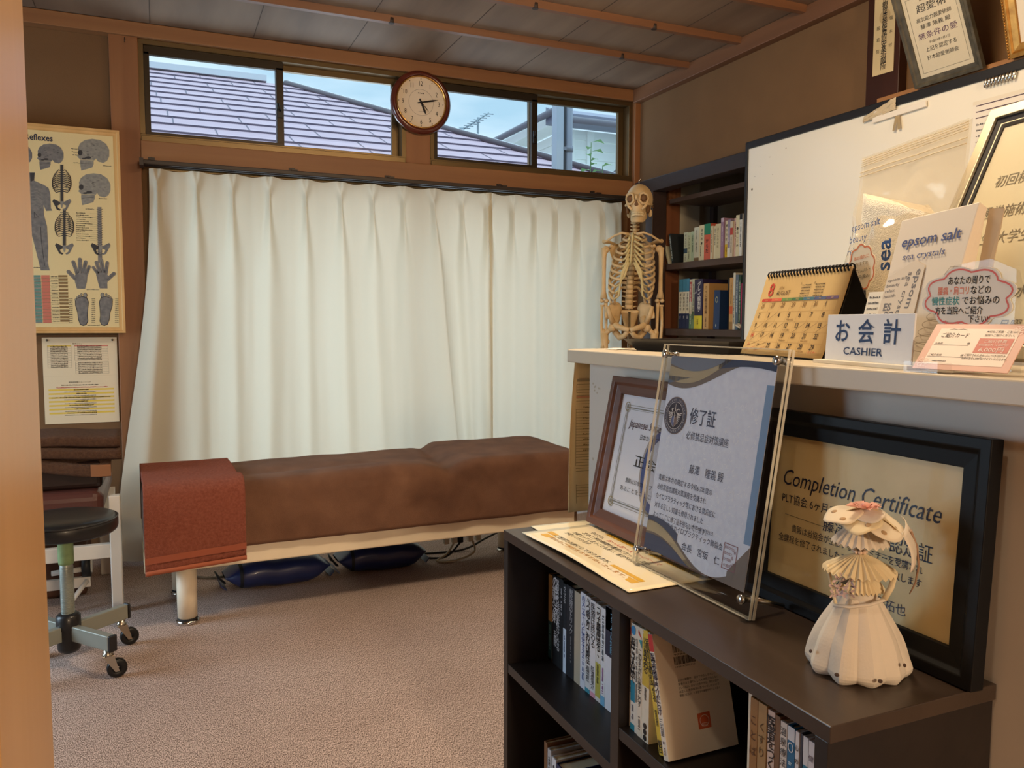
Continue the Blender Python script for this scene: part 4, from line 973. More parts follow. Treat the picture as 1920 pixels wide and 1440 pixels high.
    for q in range(5): mb.tube([(fx+(q-2)*.010, -.02, .195), (fx+(q-2)*.015, -.08, .178), (fx+(q-2)*.016, -.125+.006*abs(q-1), .165)], [.008, .0055, .005], 7)
    ob('foot', mb, root)
mb = MB(BONE)
def sac(u, v):
    w = .040*(1-v)**.7+.006; return (-.006+(2*u-1)*w, .030+.045*math.sin(v*2.2)-.012*(1-(2*u-1)**2), 1.165-.115*v)
mb.grid(sac, 10, 12); ob('sacrum', mb, root, solid=.014)
mb = MB(STEEL); mb.cyl((-.008, .006, .06), (-.008, .012, 1.16), .0075, seg=14); ob('stand_pole', mb, root)
for k in range(5):
    a = 2*PI*k/5+.3; mb = MB(mat('stand_base', (60, 60, 62), .4)); mb.tube([(-.008, .006, .075), (-.008+.2*math.cos(a), .006+.2*math.sin(a), .066)], [.016, .012], 8); mb.cyl((-.008+.2*math.cos(a)-.01, .006+.2*math.sin(a), .028), (-.008+.2*math.cos(a)+.01, .006+.2*math.sin(a), .028), .028, seg=16); mb.cyl((-.008+.2*math.cos(a), .006+.2*math.sin(a), .03), (-.008+.2*math.cos(a), .006+.2*math.sin(a), .066), .007); ob('stand_leg', mb, root)

# ------------------------------------------------------------------ closet shelves
def shelfboard(label, z0, z1, y0, y1):
    t = ob('shelf_board', MB(wood_mat('walnut_shelf', (70, 52, 44), (92, 70, 58), 'y', 10)).box((2.68, y0, z0), (2.985, y1, z1)), bevel=.002)
    tag(t, label, 'shelf', 'closet shelves')
shelfboard('dark brown closet shelf highest up under the header, holding no books', 1.775, 1.800, 3.06, 3.915)
shelfboard('dark brown closet shelf carrying the row of pale paperbacks', 1.402, 1.437, 3.06, 3.965)
shelfboard('dark brown closet shelf carrying the thick medical books', 1.030, 1.067, 3.06, 3.965)
shelfboard('dark brown closet shelf lowest down, mostly hidden by the counter', .64, .67, 3.06, 3.965)
root = thing('closet_shelving', 'dark wooden uprights holding the closet shelves', 'shelf frame', (2.68, 3.1, 0))
for x, y in ((.31, .82), (.31, .0), (.335, .52)): ob('upright', MB(BLACKZ).box((x, y, 0), (x+.03, y+.035, 1.84)), root)
mb = MB(wood_mat('reddish_wall_strip', (112, 66, 40), (134, 84, 54), 'z', 10)); mb.box((2.70, 3.972, 0), (2.79, 3.984, 1.999)); struct('trim_40', mb)
mb = MB(mat('pale_plaster_patch', (176, 168, 150), .85)); mb.box((2.795, 3.972, 0), (2.93, 3.984, 1.999)); struct('trim_41', mb)
tag(ob('cork_tile', MB(mat('cork', (150, 100, 64), .9, rgb2=(118, 74, 44), vscale=60)).box((2.70, 3.955, 1.803), (2.785, 3.97, 1.90))), 'small brown cork tile standing at the end of the topmost closet shelf', 'tile')
tag(ob('cardboard_box', MB(mat('brown_card', (108, 80, 56), .8)).box((2.86, 3.72, 1.802), (2.96, 3.80, 1.85)), bevel=.002), 'small brown box standing on the topmost closet shelf', 'box')
cord_pts = [(2.90, 3.70, 1.832), (2.93, 3.62, 1.856), (2.97, 3.5, 1.875), (3.05, 3.3, 1.90)]
mb = MB(mat('clear_socket', (196, 176, 146), .3)); mb.ell((0, 0, 0), (.016, .03, .014)); root = thing('closet_bulb_holder', 'pale lamp socket on a thin cable lying on the topmost closet shelf', 'lamp socket', (2.885, 3.66, 1.816)); ob('socket', mb, root)
mb = MB(INK); mb.tube([(.0, -.02, .006), (.02, -.08, .03), (.05, -.2, .05), (.1, -.4, .062)], .003, 6); ob('cable', mb, root)
mb = MB(mat('pale_batten', (214, 196, 164), .6)); mb.box((3.33, 1.98, 1.95), (3.358, 3.98, 1.985)); struct('trim_42', mb)

# books: spine at local x = 0 facing -x, thickness along y, pages behind
PAGES = mat('book_pages', (224, 208, 174), .8, var=.05, vscale=40, stretch=(1, 30, 1))
def bmat(c): return mat('cover_%d_%d_%d' % c, c, .45)
def book(label, loc, t, h, d, cover, bands=(), texts=(), group=None, tilt=0, yaw=0, cov2=None, lean_pt=None):
    """cover colour; bands = (z0, z1, colour) as fractions of the spine; texts = (string, y frac, z top frac, length frac, size m, colour, bold)"""
    root = thing('book', label, 'book', loc, 0, group, rot=(tilt, 0, yaw))
    m_ = bmat(cover); mb = MB(m_); c = .0022 if t > .008 else .0012
    mb.box((0, 0, 0), (c*1.2, t, h)); mb.box((c*1.2, 0, 0), (d, c, h)); mb.box((c*1.2, t-c, 0), (d, t, h)); ob('cover', mb, root)
    ob('pages', MB(PAGES).box((c*1.2, c, .003), (d-.003, t-c, h-.003)), root)
    if bands or texts:
        p = Print(plane_mx((0, t, 0), (0, -1, 0), (0, 0, 1)))
        for z0, z1, cc in bands: p.rect(.0002, h*z0, t-.0002, h*z1, bmat(cc), 0)
        for s, uf, zf, lf, sz, cc, bold in texts:
            if s: p.vtext(s, t*uf, h*zf, sz, bmat(cc), bold=bold, length=h*lf, lay=2)
            else: 
                n_ = int(h*lf/.0022); p.mb.use(bmat(cc)); r = random.Random(int(zf*100+uf*77+t*1e5))
                for k in range(n_):
                    if r.random() < .8: p.rect(t*uf-sz/2*r.uniform(.5, 1), h*zf-k*.0022-.0016, t*uf+sz/2*r.uniform(.5, 1), h*zf-k*.0022, bmat(cc), 2)
        p.done('spine_print', root)
    return root
WB, CB, BK = (222, 214, 192), (214, 198, 160), (34, 33, 38)
G_ = 'paperbacks on the closet shelf'
row = [  # Y left edge, Y right edge, top z, cover, bands, texts, label
 (3.800, 3.764, 1.602, (204, 214, 196), [(.30, .47, (54, 84, 110))], [('ヤマユリ', .5, .95, .45, .012, BK, 0), ('', .5, .25, .2, .008, BK, 0)], 'pale green paperback with a blue square on its spine, leftmost upright on its shelf'),
 (3.764, 3.734, 1.598, (196, 208, 178), [], [('いやしの本', .5, .93, .5, .010, BK, 0), ('', .5, .35, .25, .007, BK, 0)], 'light sage paperback right of the one with a blue square on the closet shelf'),
 (3.734, 3.700, 1.601, (178, 198, 170), [], [('', .5, .9, .6, .008, (70, 90, 70), 0)], 'sage green slim paperback beside the light sage one on the closet shelf'),
 (3.700, 3.655, 1.620, (206, 206, 186), [(0, .10, (120, 92, 52))], [('手あて', .5, .55, .3, .013, BK, 0), ('', .5, .92, .3, .009, (120, 120, 110), 0)], 'grey white paperback with a brown foot, fifth from the left on the closet shelf'),
 (3.655, 3.610, 1.626, (214, 202, 164), [], [('ヨガの本', .55, .92, .5, .014, BK, .02), ('', .4, .4, .3, .01, BK, 0)], 'cream paperback with bold black lettering left of the green and orange book'),
 (3.610, 3.556, 1.628, (206, 92, 66), [(.70, 1, (40, 128, 96))], [('からだ', .5, .60, .42, .018, BK, .02)], 'wide paperback with a green top and orange red spine on the closet shelf'),
 (3.556, 3.533, 1.612, (216, 196, 160), [], [('', .5, .9, .7, .008, (110, 90, 60), 0)], 'thin cream paperback touching the green and orange book'),
 (3.533, 3.510, 1.610, (222, 208, 174), [], [('', .5, .92, .5, .008, BK, 0)], 'second thin cream paperback from the green and orange book'),
 (3.510, 3.465, 1.617, (214, 198, 156), [], [('ほぐしの手技', .5, .9, .6, .012, (90, 70, 40), 0)], 'broad cream paperback in the middle of the closet shelf row'),
 (3.465, 3.440, 1.643, (154, 118, 142), [(.9, 1, (206, 180, 190))], [('', .5, .8, .5, .007, (240, 226, 226), 0)], 'tall mauve paperback left of the one with a yellow band'),
 (3.440, 3.415, 1.627, (220, 206, 172), [(0, .36, (226, 184, 44))], [('腰の名医', .5, .93, .5, .011, BK, 0), ('', .5, .3, .22, .012, (90, 60, 10), 0)], 'cream paperback with a yellow band round its foot on the closet shelf'),
 (3.415, 3.390, 1.629, (150, 136, 160), [(.0, .25, (226, 220, 206))], [('', .5, .8, .4, .008, (236, 230, 226), 0)], 'lilac paperback right of the one with the yellow band'),
 (3.390, 3.368, 1.618, (210, 194, 168), [(.62, .82, (190, 70, 58))], [('', .5, .55, .45, .008, BK, 0)], 'small cream paperback with a red label on its spine on the closet shelf'),
 (3.368, 3.345, 1.632, (214, 178, 160), [], [('', .5, .9, .7, .009, (150, 60, 50), 0)], 'pinkish paperback right of the one with the red label'),
 (3.345, 3.318, 1.644, (222, 208, 170), [], [('骨のしくみ', .5, .72, .5, .012, BK, .02)], 'tall cream paperback with bold black lettering near the whiteboard'),
 (3.318, 3.296, 1.648, (226, 222, 210), [(.86, 1, BK)], [('', .5, .8, .6, .009, BK, 0)], 'white paperback with a black top near the whiteboard'),
 (3.296, 3.276, 1.664, (44, 62, 92), [], [('', .5, .85, .6, .007, (200, 206, 214), 0)], 'dark blue paperback near the whiteboard'),
 (3.276, 3.258, 1.655, (60, 110, 104), [], [('', .5, .85, .5, .006, (214, 220, 206), 0)], 'thin teal paperback near the whiteboard'),
 (3.258, 3.226, 1.674, (220, 204, 162), [(.40, .45, (110, 90, 50)), (0, .16, (190, 160, 80))], [('からだの本', .5, .92, .42, .012, BK, 0)], 'tallest cream paperback touching the whiteboard edge'),
]
for ya, yb, zt_, c, bands, tx, lab in row: book(lab, (2.692+.004*((int(ya*1000)*7) % 3), yb+.0006, 1.4375), ya-yb-.0012, zt_-1.4375, .128, c, bands, tx, G_)
book('black and grey paperback with dotted spine leaning left on the closet shelf', (2.69, 3.880, 1.4378), .016, .175, .128, (40, 44, 46), [(.1, .95, (72, 84, 80))], [('', .5, .9, .75, .01, (220, 222, 210), 0)], G_, tilt=-.21)
book('slim pale paperback leaning steeply, leftmost on the closet shelf', (2.69, 3.925, 1.4378), .010, .165, .128, (206, 204, 178), [], [], G_, tilt=-.42)
tag(ob('book_support', MB(INK).box((2.684, 3.205, 1.4375), (2.72, 3.25, 1.478)), bevel=.002), 'small black block standing before the paperbacks by the whiteboard', 'bookend')
G2_ = 'medical books on the lower closet shelf'
def b2(ya, yb, zt_, c, bands, tx, lab, d=.15, tilt=0, x=2.692): return book(lab, (x, yb+.0006, 1.0675), ya-yb-.0012, zt_-1.0675, d, c, bands, tx, G2_, tilt)
for k, (ya, yb) in enumerate(((3.825, 3.792), (3.792, 3.759), (3.759, 3.727))):
    b2(ya, yb, 1.345, (32, 42, 84), [(.31, .745, (226, 220, 200)), (.745, 1, (66, 134, 170))], [('運動器疾患', .5, .72, .36, .013, BK, 0), ('', .5, .26, .06, .010, (220, 220, 226), 0)],
       ('leftmost of three matching blue and white medical books', 'middle one of three matching blue and white medical books', 'rightmost of three matching blue and white medical books')[k])
b2(3.727, 3.702, 1.340, (196, 190, 166), [(.55, .95, (176, 74, 62)), (0, .3, (92, 132, 100))], [('', .5, .9, .8, .008, (244, 240, 230), 0)], 'thin red and green medical book right of the matching blue set')
b2(3.702, 3.681, 1.341, (202, 204, 180), [(0, .35, (110, 140, 100))], [('', .5, .9, .7, .008, BK, 0)], 'thin white and green medical book left of the dark purple volume')
b2(3.681, 3.609, 1.338, (48, 36, 72), [(0, .27, (222, 206, 40))], [('グレイ解剖学', .60, .95, .60, .022, (234, 230, 226), .01), ('', .45, .2, .12, .02, (120, 100, 20), 0), ('人', .2, .80, .1, .02, (220, 216, 220), 0)], 'thick dark purple anatomy volume with a yellow foot', .19)
b2(3.601, 3.553, 1.312, (206, 158, 96), [], [('カイロ総合図解', .5, .95, .62, .016, (90, 52, 24), .01), ('', .5, .25, .2, .012, (90, 52, 24), 0)], 'cream boxed medical book right of the dark purple volume', .16)
t = b2(3.513, 3.462, 1.272, (34, 58, 96), [], [], 'short dark blue book with a pale crest right of the boxed one', .12, .02)
p = Print(plane_mx((0, .0495, 0), (0, -1, 0), (0, 0, 1))); p.disc(.022, .155, .012, .017, bmat((150, 150, 120)), 0, 14); p.disc(.023, .155, .007, .010, bmat((34, 58, 96)), 1, 12); p.disc(.022, .02, .004, .008, bmat((190, 190, 170)), 0, 10); p.done('crest', t)
b2(3.445, 3.386, 1.330, (26, 24, 26), [], [], 'thick plain black book between the blue one and the orange one', .13, 0, 2.73)
b2(3.384, 3.356, 1.332, (200, 152, 92), [(.3, .45, (206, 96, 48)), (0, .15, (160, 120, 70))], [('', .5, .9, .4, .009, (110, 70, 30), 0)], 'orange and cream medical book on the right of the lower closet shelf')
b2(3.355, 3.338, 1.356, (216, 208, 186), [], [('', .5, .6, .5, .008, BK, 0)], 'thin white medical book beside the orange and cream one')
b2(3.337, 3.313, 1.345, (96, 110, 122), [], [('', .5, .9, .6, .010, (200, 204, 200), 0)], 'grey blue medical book right of the thin white one')
b2(3.312, 3.294, 1.340, (40, 70, 58), [], [('', .5, .9, .8, .008, (190, 200, 170), 0)], 'dark green medical book left of the magenta one')
b2(3.292, 3.262, 1.30, (176, 46, 92), [], [('', .4, .9, .8, .012, (240, 200, 210), 0)], 'magenta medical book touching the whiteboard edge')
root = thing('bone_model', 'small white model of hand bones lying before the magenta book', 'model', (2.70, 3.32, 1.068), 1.2)
WBN = mat('white_bone', (226, 212, 186), .5); mb = MB(WBN)
for k in range(8): mb.ell((-.02+.012*(k % 4), -.012+.014*(k//4), .022), (.009, .008, .010), None, 10, 6)
ob('wrist_bones', mb, root)
for k in range(5):
    mb = MB(WBN); y = -.026+k*.012
    for a, b in ((.0, .045), (.047, .072), (.074, .09)): mb.tube([(-.03-a, y*(1+a*5), .024-a*.12), (-.03-b, y*(1+b*5), .026-b*.20)], [.005, .0042], 7)
    ob('finger_bones', mb, root)

# ------------------------------------------------------------------ whiteboard and what hangs on it
root = thing('whiteboard', 'large whiteboard with black rim hung on the right wall behind the counter', 'whiteboard', (2.515, 3.072, .98))
WLEN, WH_ = 1.95, .954
WBM = mat('whiteboard_face', (244, 240, 226), .22, coat=.3)
mb = MB(WBM); mb.box((.008, -WLEN+.014, .014), (.03, -.014, WH_-.03)); ob('writing_face', mb, root)
BP = mat('black_plastic', (30, 30, 33), .45)
for a, b in (((0, -.016, 0), (.035, 0, WH_)), ((0, -WLEN, 0), (.035, -WLEN+.016, WH_)), ((0, -WLEN+.016, WH_-.032), (.035, -.016, WH_)), ((0, -WLEN+.016, 0), (.035, -.016, .016))): ob('rim', MB(BP).box(a, b), root, bevel=.003)
p = Print(plane_mx((.008, 0, 0), (0, -1, 0), (0, 0, 1)))
for u, v, r_ in ((.045, .735, .0055), (.095, .83, .002), (.16, .86, .002), (.062, .79, .0016), (.26, .88, .003), (.18, .78, .0015)): p.disc(u, v, r_, r_, mat('marker_dot', (90, 84, 66), .6), 0, 10)
p.done('marks', root)
WPAP = mat('white_paper', (238, 232, 220), .6); WPAP2 = mat('ivory_paper', (232, 224, 206), .55)
root = thing('magnet_bar', 'white magnetic bar holding crumpled tape at the top edge of the whiteboard', 'magnet', (2.52, 2.336, 1.868), 0, rot=(-.03, 0, 0))
ob('bar', MB(WPAP).box((-.010, -.235, -.008), (0, 0, .014)), root, bevel=.002)
def crum(u, v): return (-.006-.012*abs(noise.noise(V((u*4, v*3, 2)))), .045-.15*u, .005+.045*v*(.5+.5*u)+.012*u+.004*noise.noise(V((u*9, v*9, 5))))
ob('crumpled_tape', MB(mat('clear_tape', (206, 190, 160), .25)).grid(crum, 14, 8, smooth=False), root)
for sg in (-1, 1): ob('clip_tail', MB(mat('tape_tail', (176, 156, 120), .4)).raw([(-.004, -.105, .01), (-.004, -.118, .01), (-.012, -.112+sg*.012-.006, -.06), (-.010, -.112+sg*.012+.006, -.06)], [(0, 1, 2, 3)]), root, solid=.001)
root = thing('posted_paper', 'white sheet with small print on the whiteboard left of its metal spiral', 'paper', (2.521, 1.925, 1.84))
ob('sheet', MB(WPAP).box((0, -.24, -.34), (.001, 0, 0)), root)
p = Print(plane_mx((0, 0, 0), (0, -1, 0), (0, 0, 1)))
p.rect(0, -.012, .24, 0, WPAP2)
for k in range(3): p.rect(.012, -.018-.020*k, .23, -.0145-.020*k, mat('purple_rule', (84, 66, 78), .6), 0)
for k in range(13): p.scrib(.016+(.01 if k > 3 else 0), -.082-.019*k, (.16, .18, .12, .05, .14, .10, .03, .15, .17, .09, .13, .12, .08)[k], .007, GREY, seed=k)
p.done('printed_lines', root)
root = thing('spiral_chain', 'silver beaded spiral clipped to the top of the whiteboard at right', 'spiral', (2.512, 1.875, 1.888))
mb = MB(mat('silver_bead', (206, 204, 198), .2, metal=1))
for k in range(9): mb.tube([(.004*math.cos(a*PI/5), -k*.012-.003*math.sin(a*PI/5), .012*math.sin(a*PI/5)) for a in range(10)], .004, 6, closed=True)
ob('spiral', mb, root)

# paper charm on the dark post, certificates on the picture rail
root = thing('paper_charm', 'tall paper charm with brush lettering pasted on the dark wooden post', 'charm', (2.564, 2.392, 2.05))
mb = MB(mat('old_paper', (214, 192, 146), .7, var=.05, vscale=6)); mb.prism([(0, .004), (-.098, 0), (-.098, .36), (0, .36)], 0, .0012, Matrix(((0,0,-1,0),(1,0,0,0),(0,1,0,0),(0,0,0,1)))); ob('strip', mb, root)
p = Print(plane_mx((-.0013, 0, 0), (0, -1, 0), (0, 0, 1)))
p.vtext('本山修正観世音菩薩摩訶安楽祈願所', .050, .35, .020, INK, length=.33, bold=.01); p.vtext('般若院', .022, .20, .012, INK, length=.13); p.vtext('塩木村', .080, .225, .012, INK, length=.15)
p.disc(.05, .215, .026, .026, mat('seal_stain', (190, 166, 122), .7), 0)
p.done('brush_lettering', root)

def leaning_frame(name, label, loc, rot, w, h, bar, depth, fmat, paper, cat='certificate', inset=0):
    """picture frame: local x to the right of the reader (reader looks along +y), z up, base at origin"""
    t = thing(name, label, cat, loc, 0, rot=rot)
    f = ob('frame', frame_mesh(MB(fmat), w, h, bar, depth), t, bevel=.0012)
    ob('sheet', MB(paper).box((bar-.004, -.006, bar-.004), (w-bar+.004, -.001, h-bar+.004)), t)
    return t
def onpanel(t, w, h, bar, refl=.7, off=.0062):
    ob('cover_pane', MB(glass_mat('frame_glass', (250, 250, 250), refl)).box((bar-.003, -off-.0042, bar-.003), (w-bar+.003, -off-.0030, h-bar+.003)), t)
ROPE = mat('dark_rope_frame', (56, 52, 44), .5, rgb2=(92, 86, 70), vscale=30, stretch=(1, .3, 1))
RZ = -PI/2
w, h, bar = .265, .34, .028
t = leaning_frame('certificate_frame', 'tilted certificate in a dark ribbed frame standing on the picture rail beside the dark post', (2.556, 2.190, 1.963), (.0, 0, 0), w, h, bar, .018, ROPE, mat('ivory_certificate', (232, 222, 196), .5))
t.matrix_world = Matrix.Translation((2.548, 2.168, 1.952)) @ Matrix.Rotation(RZ, 4, 'Z') @ Matrix.Rotation(.43, 4, 'X')
p = Print(plane_mx((0, -.0062, 0), (1, 0, 0), (0, 0, 1)))
p.frame(bar+.014, bar+.014, w-bar-.014, h-bar-.014, .0009, INK)
VIO = mat('ink_violet', (92, 52, 96), .6)
for s, v, sz, wd, m_ in (('認定証', .281, .016, .075, INK), ('超愛術', .246, .022, .115, INK), ('高次能力超愛術師', .214, .012, .135, INK), ('藤澤 隆義 殿', .190, .012, .115, INK), ('無条件の愛', .157, .018, .15, VIO), ('平成17年7月1日', .136, .007, .08, INK), ('上記を認定する', .112, .013, .12, INK), ('日本超愛術師会', .084, .012, .12, INK)):
    p.text(s, w/2, v, sz, m_, 'c', width=wd, shear=.05)
p.done('lettering', t); onpanel(t, w, h, bar, .5)
GOLD = mat('gilt_frame', (186, 138, 66), .35, metal=.6, rgb2=(150, 104, 44), vscale=40)
w, h, bar = .30, .36, .04
t = leaning_frame('gilt_frame', 'gilt beaded picture frame at the far right end of the picture rail', (2.55, 1.83, 1.95), (0, 0, 0), w, h, bar, .02, GOLD, WPAP2, 'picture frame')
t.matrix_world = Matrix.Translation((2.548, 1.815, 1.952)) @ Matrix.Rotation(RZ, 4, 'Z') @ Matrix.Rotation(.27, 4, 'X')
mb = MB(GOLD)
for k in range(40):
    for x in (.005, w-.005): mb.ell((x, -.021, .005+k*.009), (.0035, .003, .004), None, 8, 5)
ob('beading', mb, t)
# ------------------------------------------------------------------ reception counter
CWH = mat('counter_laminate', (206, 198, 186), .45, var=.02, vscale=3)
root = thing('reception_counter', 'off white reception counter with thick top and white front panel', 'counter', (.93, -.45, 0))
mb = MB(mat('counter_top', (206, 194, 172), .35)); CT = 1.038
mb.prism([(-.055, 0), (.52, 0), (.52, 2.17), (-.02, 2.17), (-.055, 2.135)], CT-.030, CT); ob('counter_top', mb, root, bevel=.0025)
mb = MB(CWH); mb.box((0, .02, 0), (.022, 2.124, CT-.03)); ob('front_panel', mb, root)
mb = MB(CWH); mb.box((.022, 2.10, 0), (.46, 2.124, CT-.03)); ob('end_panel', mb, root)
p = Print(plane_mx((0, 2.124, 0), (0, -1, 0), (0, 0, 1))); r2 = random.Random(3); SCF = mat('scuff', (186, 172, 150), .7)
for k in range(7): p.disc(.028+r2.uniform(-.012, .02), .95+r2.uniform(-.014, .012), .0035, .0025, SCF, 0, 8)
p.disc(.02, .78, .004, .004, SCF, 0, 8); p.done('scuff_marks', root)
root = thing('schedule_sheet', 'cream ruled schedule sheet hanging at the far end of the counter panel', 'paper', (.893, 1.70, .645))
SCH = mat('schedule_paper', (240, 214, 158), .5)
def shf(u, v): return (-.004+.016*v+.14*u, .010*math.sin(v*3)*(1-u)+.004*math.sin(u*6), .37*v)
ob('sheet', MB(SCH).grid(shf, 8, 12), root, solid=.001)
p = Print(None, warp=lambda u, v, w: (u, .010*math.sin(v/.37*3)*(1-u/.14)+.004*math.sin(u/.14*6)-w-.0012, v))
TAN = mat('schedule_rule', (150, 120, 74), .6)
for k in range(42):
    v = .315-.0068*k
    if k not in (9, 33, 34, 35, 36): p.line([(.020, v), (.13, v)], .0008, TAN)
for a, b in ((.315, .29), (.248, .11), (.066, .02)): p.line([(.020, a), (.020, b)], .0008, TAN)
p.rect(.020, .275, .13, .28, mat('schedule_pink', (222, 160, 120), .6)); p.rect(.020, .315, .13, .321, mat('schedule_head', (176, 156, 116), .6))
for k in range(9): p.scrib(.04, .25-.013*k, .07, .004, TAN, seed=k)
p.done('ruled_lines', root)
root = thing('curtain_lining', 'x', 'y'); bpy.data.objects.remove(root)

# ------------------------------------------------------------------ things on the counter
BLKT = mat('black_lacquer', (24, 22, 22), .35, coat=.2)
root = thing('cash_tray', 'shallow black flared tray on the counter beside the skeleton', 'tray', (1.095, 1.445, CT), .16)
mb = MB(BLKT); hx, hy, e, hh = .085, .135, .022, .026
o_ = [(-hx-e, -hy-e, hh), (hx+e, -hy-e, hh), (hx+e, hy+e, hh), (-hx-e, hy+e, hh)]; i_ = [(-hx, -hy, .001), (hx, -hy, .001), (hx, hy, .001), (-hx, hy, .001)]
ii = [(-hx, -hy, .005), (hx, -hy, .005), (hx, hy, .005), (-hx, hy, .005)]; oo = [(-hx-e+.004, -hy-e+.004, hh), (hx+e-.004, -hy-e+.004, hh), (hx+e-.004, hy+e-.004, hh), (-hx-e+.004, hy+e-.004, hh)]
mb.raw(i_+o_+oo+ii, [(0, 3, 2, 1)]+[(k, (k+1) % 4, 4+(k+1) % 4, 4+k) for k in range(4)]+[(4+k, 4+(k+1) % 4, 8+(k+1) % 4, 8+k) for k in range(4)]+[(8+k, 8+(k+1) % 4, 12+(k+1) % 4, 12+k) for k in range(4)]+[(12, 13, 14, 15)])
ob('tray_body', mb, root)
ob('tray_insert', MB(mat('gold_insert', (196, 160, 96), .4, metal=.4)).box((-.06, -.11, .0052), (.08, .115, .0065)), root)
tag(ob('paper_slip', MB(WPAP).grid(lambda u, v: (.06*u, .05*v+.012*u, .001+.002*math.sin(u*3)), 4, 4), loc=(.955, 1.60, CT), solid=.0004), 'small white slip of paper at the far end of the counter', 'paper')

# desk calendar
KRAFT = mat('kraft_paper', (206, 172, 112), .7, rgb2=(192, 156, 96), vscale=7)
C0 = V((1.035, 1.262, CT)); C1 = V((.995, 1.012, CT)); cu = (C1-C0); cw = cu.length; ca = math.atan2(cu.y, cu.x)
root = thing('desk_calendar', 'kraft paper desk calendar open at August on a black easel on the counter', 'calendar', C0, ca)
ch_, cd, top_ = .168, .055, .152   # sheet length, setback of the ridge, height
def cal(u, v, w):
    t = v/ch_; b = .006*math.sin(t*PI)*1.0; return (u+0, cd*t+b*.5-w, .004+top_*t)
BLKC = mat('black_card', (20, 19, 20), .5)
mb = MB(BLKC); mb.raw([(.004, .006, .001), (cw+.004, .006, .001), (cw, cd+.002, top_), (.0, cd+.002, top_), (.0, cd+.06, .001), (cw+.02, cd+.06, .001)], [(0, 1, 2, 3), (3, 2, 5, 4)]); ob('easel', mb, root, solid=.0015)
mb = MB(KRAFT); mb.grid(lambda u, v: cal(u*cw, v*ch_, .001), 6, 16); ob('sheet', mb, root, solid=.0012)
p = Print(None, warp=lambda u, v, w: cal(u, v, .0022+w)); W7 = cw*.88; cx0 = .012*1
CI = mat('calendar_ink', (48, 34, 26), .7); CR = mat('calendar_red', (188, 64, 46), .6); CL = mat('calendar_rule', (152, 116, 66), .7); CG = mat('calendar_pale', (140, 108, 64), .7)
p.text('8', .032, .121, .028, CR, 'c', bold=.012, xs=.95); p.text('AUGUST', .052, .122, .0095, CI, 'l', shear=.12, xs=.85); p.text('2026', .056, .1345, .006, CG, 'l', shear=.1)
for q, mn in ((.122, '7'), (.162, '9')):
    p.text(mn, q, .140, .005, CI, 'l')
    for rr in range(5): p.scrib(q+.006, .1385-.0055*rr, .026, .0025, CI, seed=rr)
cols = [CR, mat('calendar_coral', (208, 96, 66), .6), mat('calendar_green', (104, 138, 74), .6), mat('calendar_dgreen', (70, 112, 74), .6), mat('calendar_teal', (74, 112, 124), .6), mat('calendar_slate', (82, 92, 122), .6), mat('calendar_plum', (96, 76, 108), .6)]
cwid = (cw-.022)/7
for k, dn in enumerate(('SUN', 'MON', 'TUE', 'WED', 'THU', 'FRI', 'SAT')):
    u = .010+cwid*k; p.rect(u+.0004, .1095, u+cwid-.0004, .1155, cols[k]); p.text(dn, u+cwid/2, .1110, .0032, KRAFT, 'c', lay=2)
rh = .0205
for r_ in range(6): p.line([(.010, .1085-rh*r_), (.010+cwid*7, .1085-rh*r_)], .0004, CL)
for k in range(8): p.line([(.010+cwid*k, .1085), (.010+cwid*k, .1085-rh*5)], .0004, CL)
days = [[26, 27, 28, 29, 30, 31, 1], [2, 3, 4, 5, 6, 7, 8], [9, 10, 11, 12, 13, 14, 15], [16, 17, 18, 19, 20, 21, 22], [23, 24, 25, 26, 27, 28, 29]]
cross = {3, 9, 10, 11, 13, 14, 15, 16, 17}
for r_, wk in enumerate(days):
    for k, d in enumerate(wk):
        u, v = .010+cwid*k, .1085-rh*(r_+1); m_ = CG if (r_ == 0 and d > 20) else (CR if d in (16,) else CI)
        if r_ == 4 and k < 2:
            p.text(str(d), u+.004, v+.0125, .0050, CR if k == 0 else CI, 'l', bold=.01); p.text(str(d+7), u+.004, v+.003, .0050, CR if k == 0 else CI, 'l', bold=.01)
            p.line([(u+.002, v+.001), (u+cwid-.002, v+.011)], .0006, CR); p.line([(u+.002, v+.011), (u+cwid-.002, v+rh-.001)], .0006, CI)
        else: p.text(str(d), u+.0035, v+.0090, .0100, m_, 'l', bold=.02, shear=.08, xs=.80)
        if r_ and d in cross: p.line([(u+.004, v+.001), (u+cwid-.002, v+rh-.003)], .0006, CI, 2)
        if d in (5, 12, 19, 21, 26, 28) and r_: p.scrib(u+.004, v+.003, cwid*.6, .003, CG, seed=d)
p.text('セミナー', .010+cwid*6.1, .1085-rh*5+.002, .0045, CR, 'l', width=cwid*.75)
p.done('printed_month', root)
mb = MB(mat('black_wire', (30, 28, 28), .3, metal=.5)); n_ = 26
for k in range(n_):
    x = .008+(cw-.016)*k/(n_-1)
    for dx in (0, .0025): mb.tube([(x+dx, cd+.001+.007*math.cos(a*PI/4), top_+.002+.007*math.sin(a*PI/4)) for a in range(8)], .0009, 5, closed=True)
mb.tube([(.004, cd+.003, top_+.008), (cw-.004, cd+.003, top_+.008)], .0009, 5)
ob('wire_binding', mb, root)

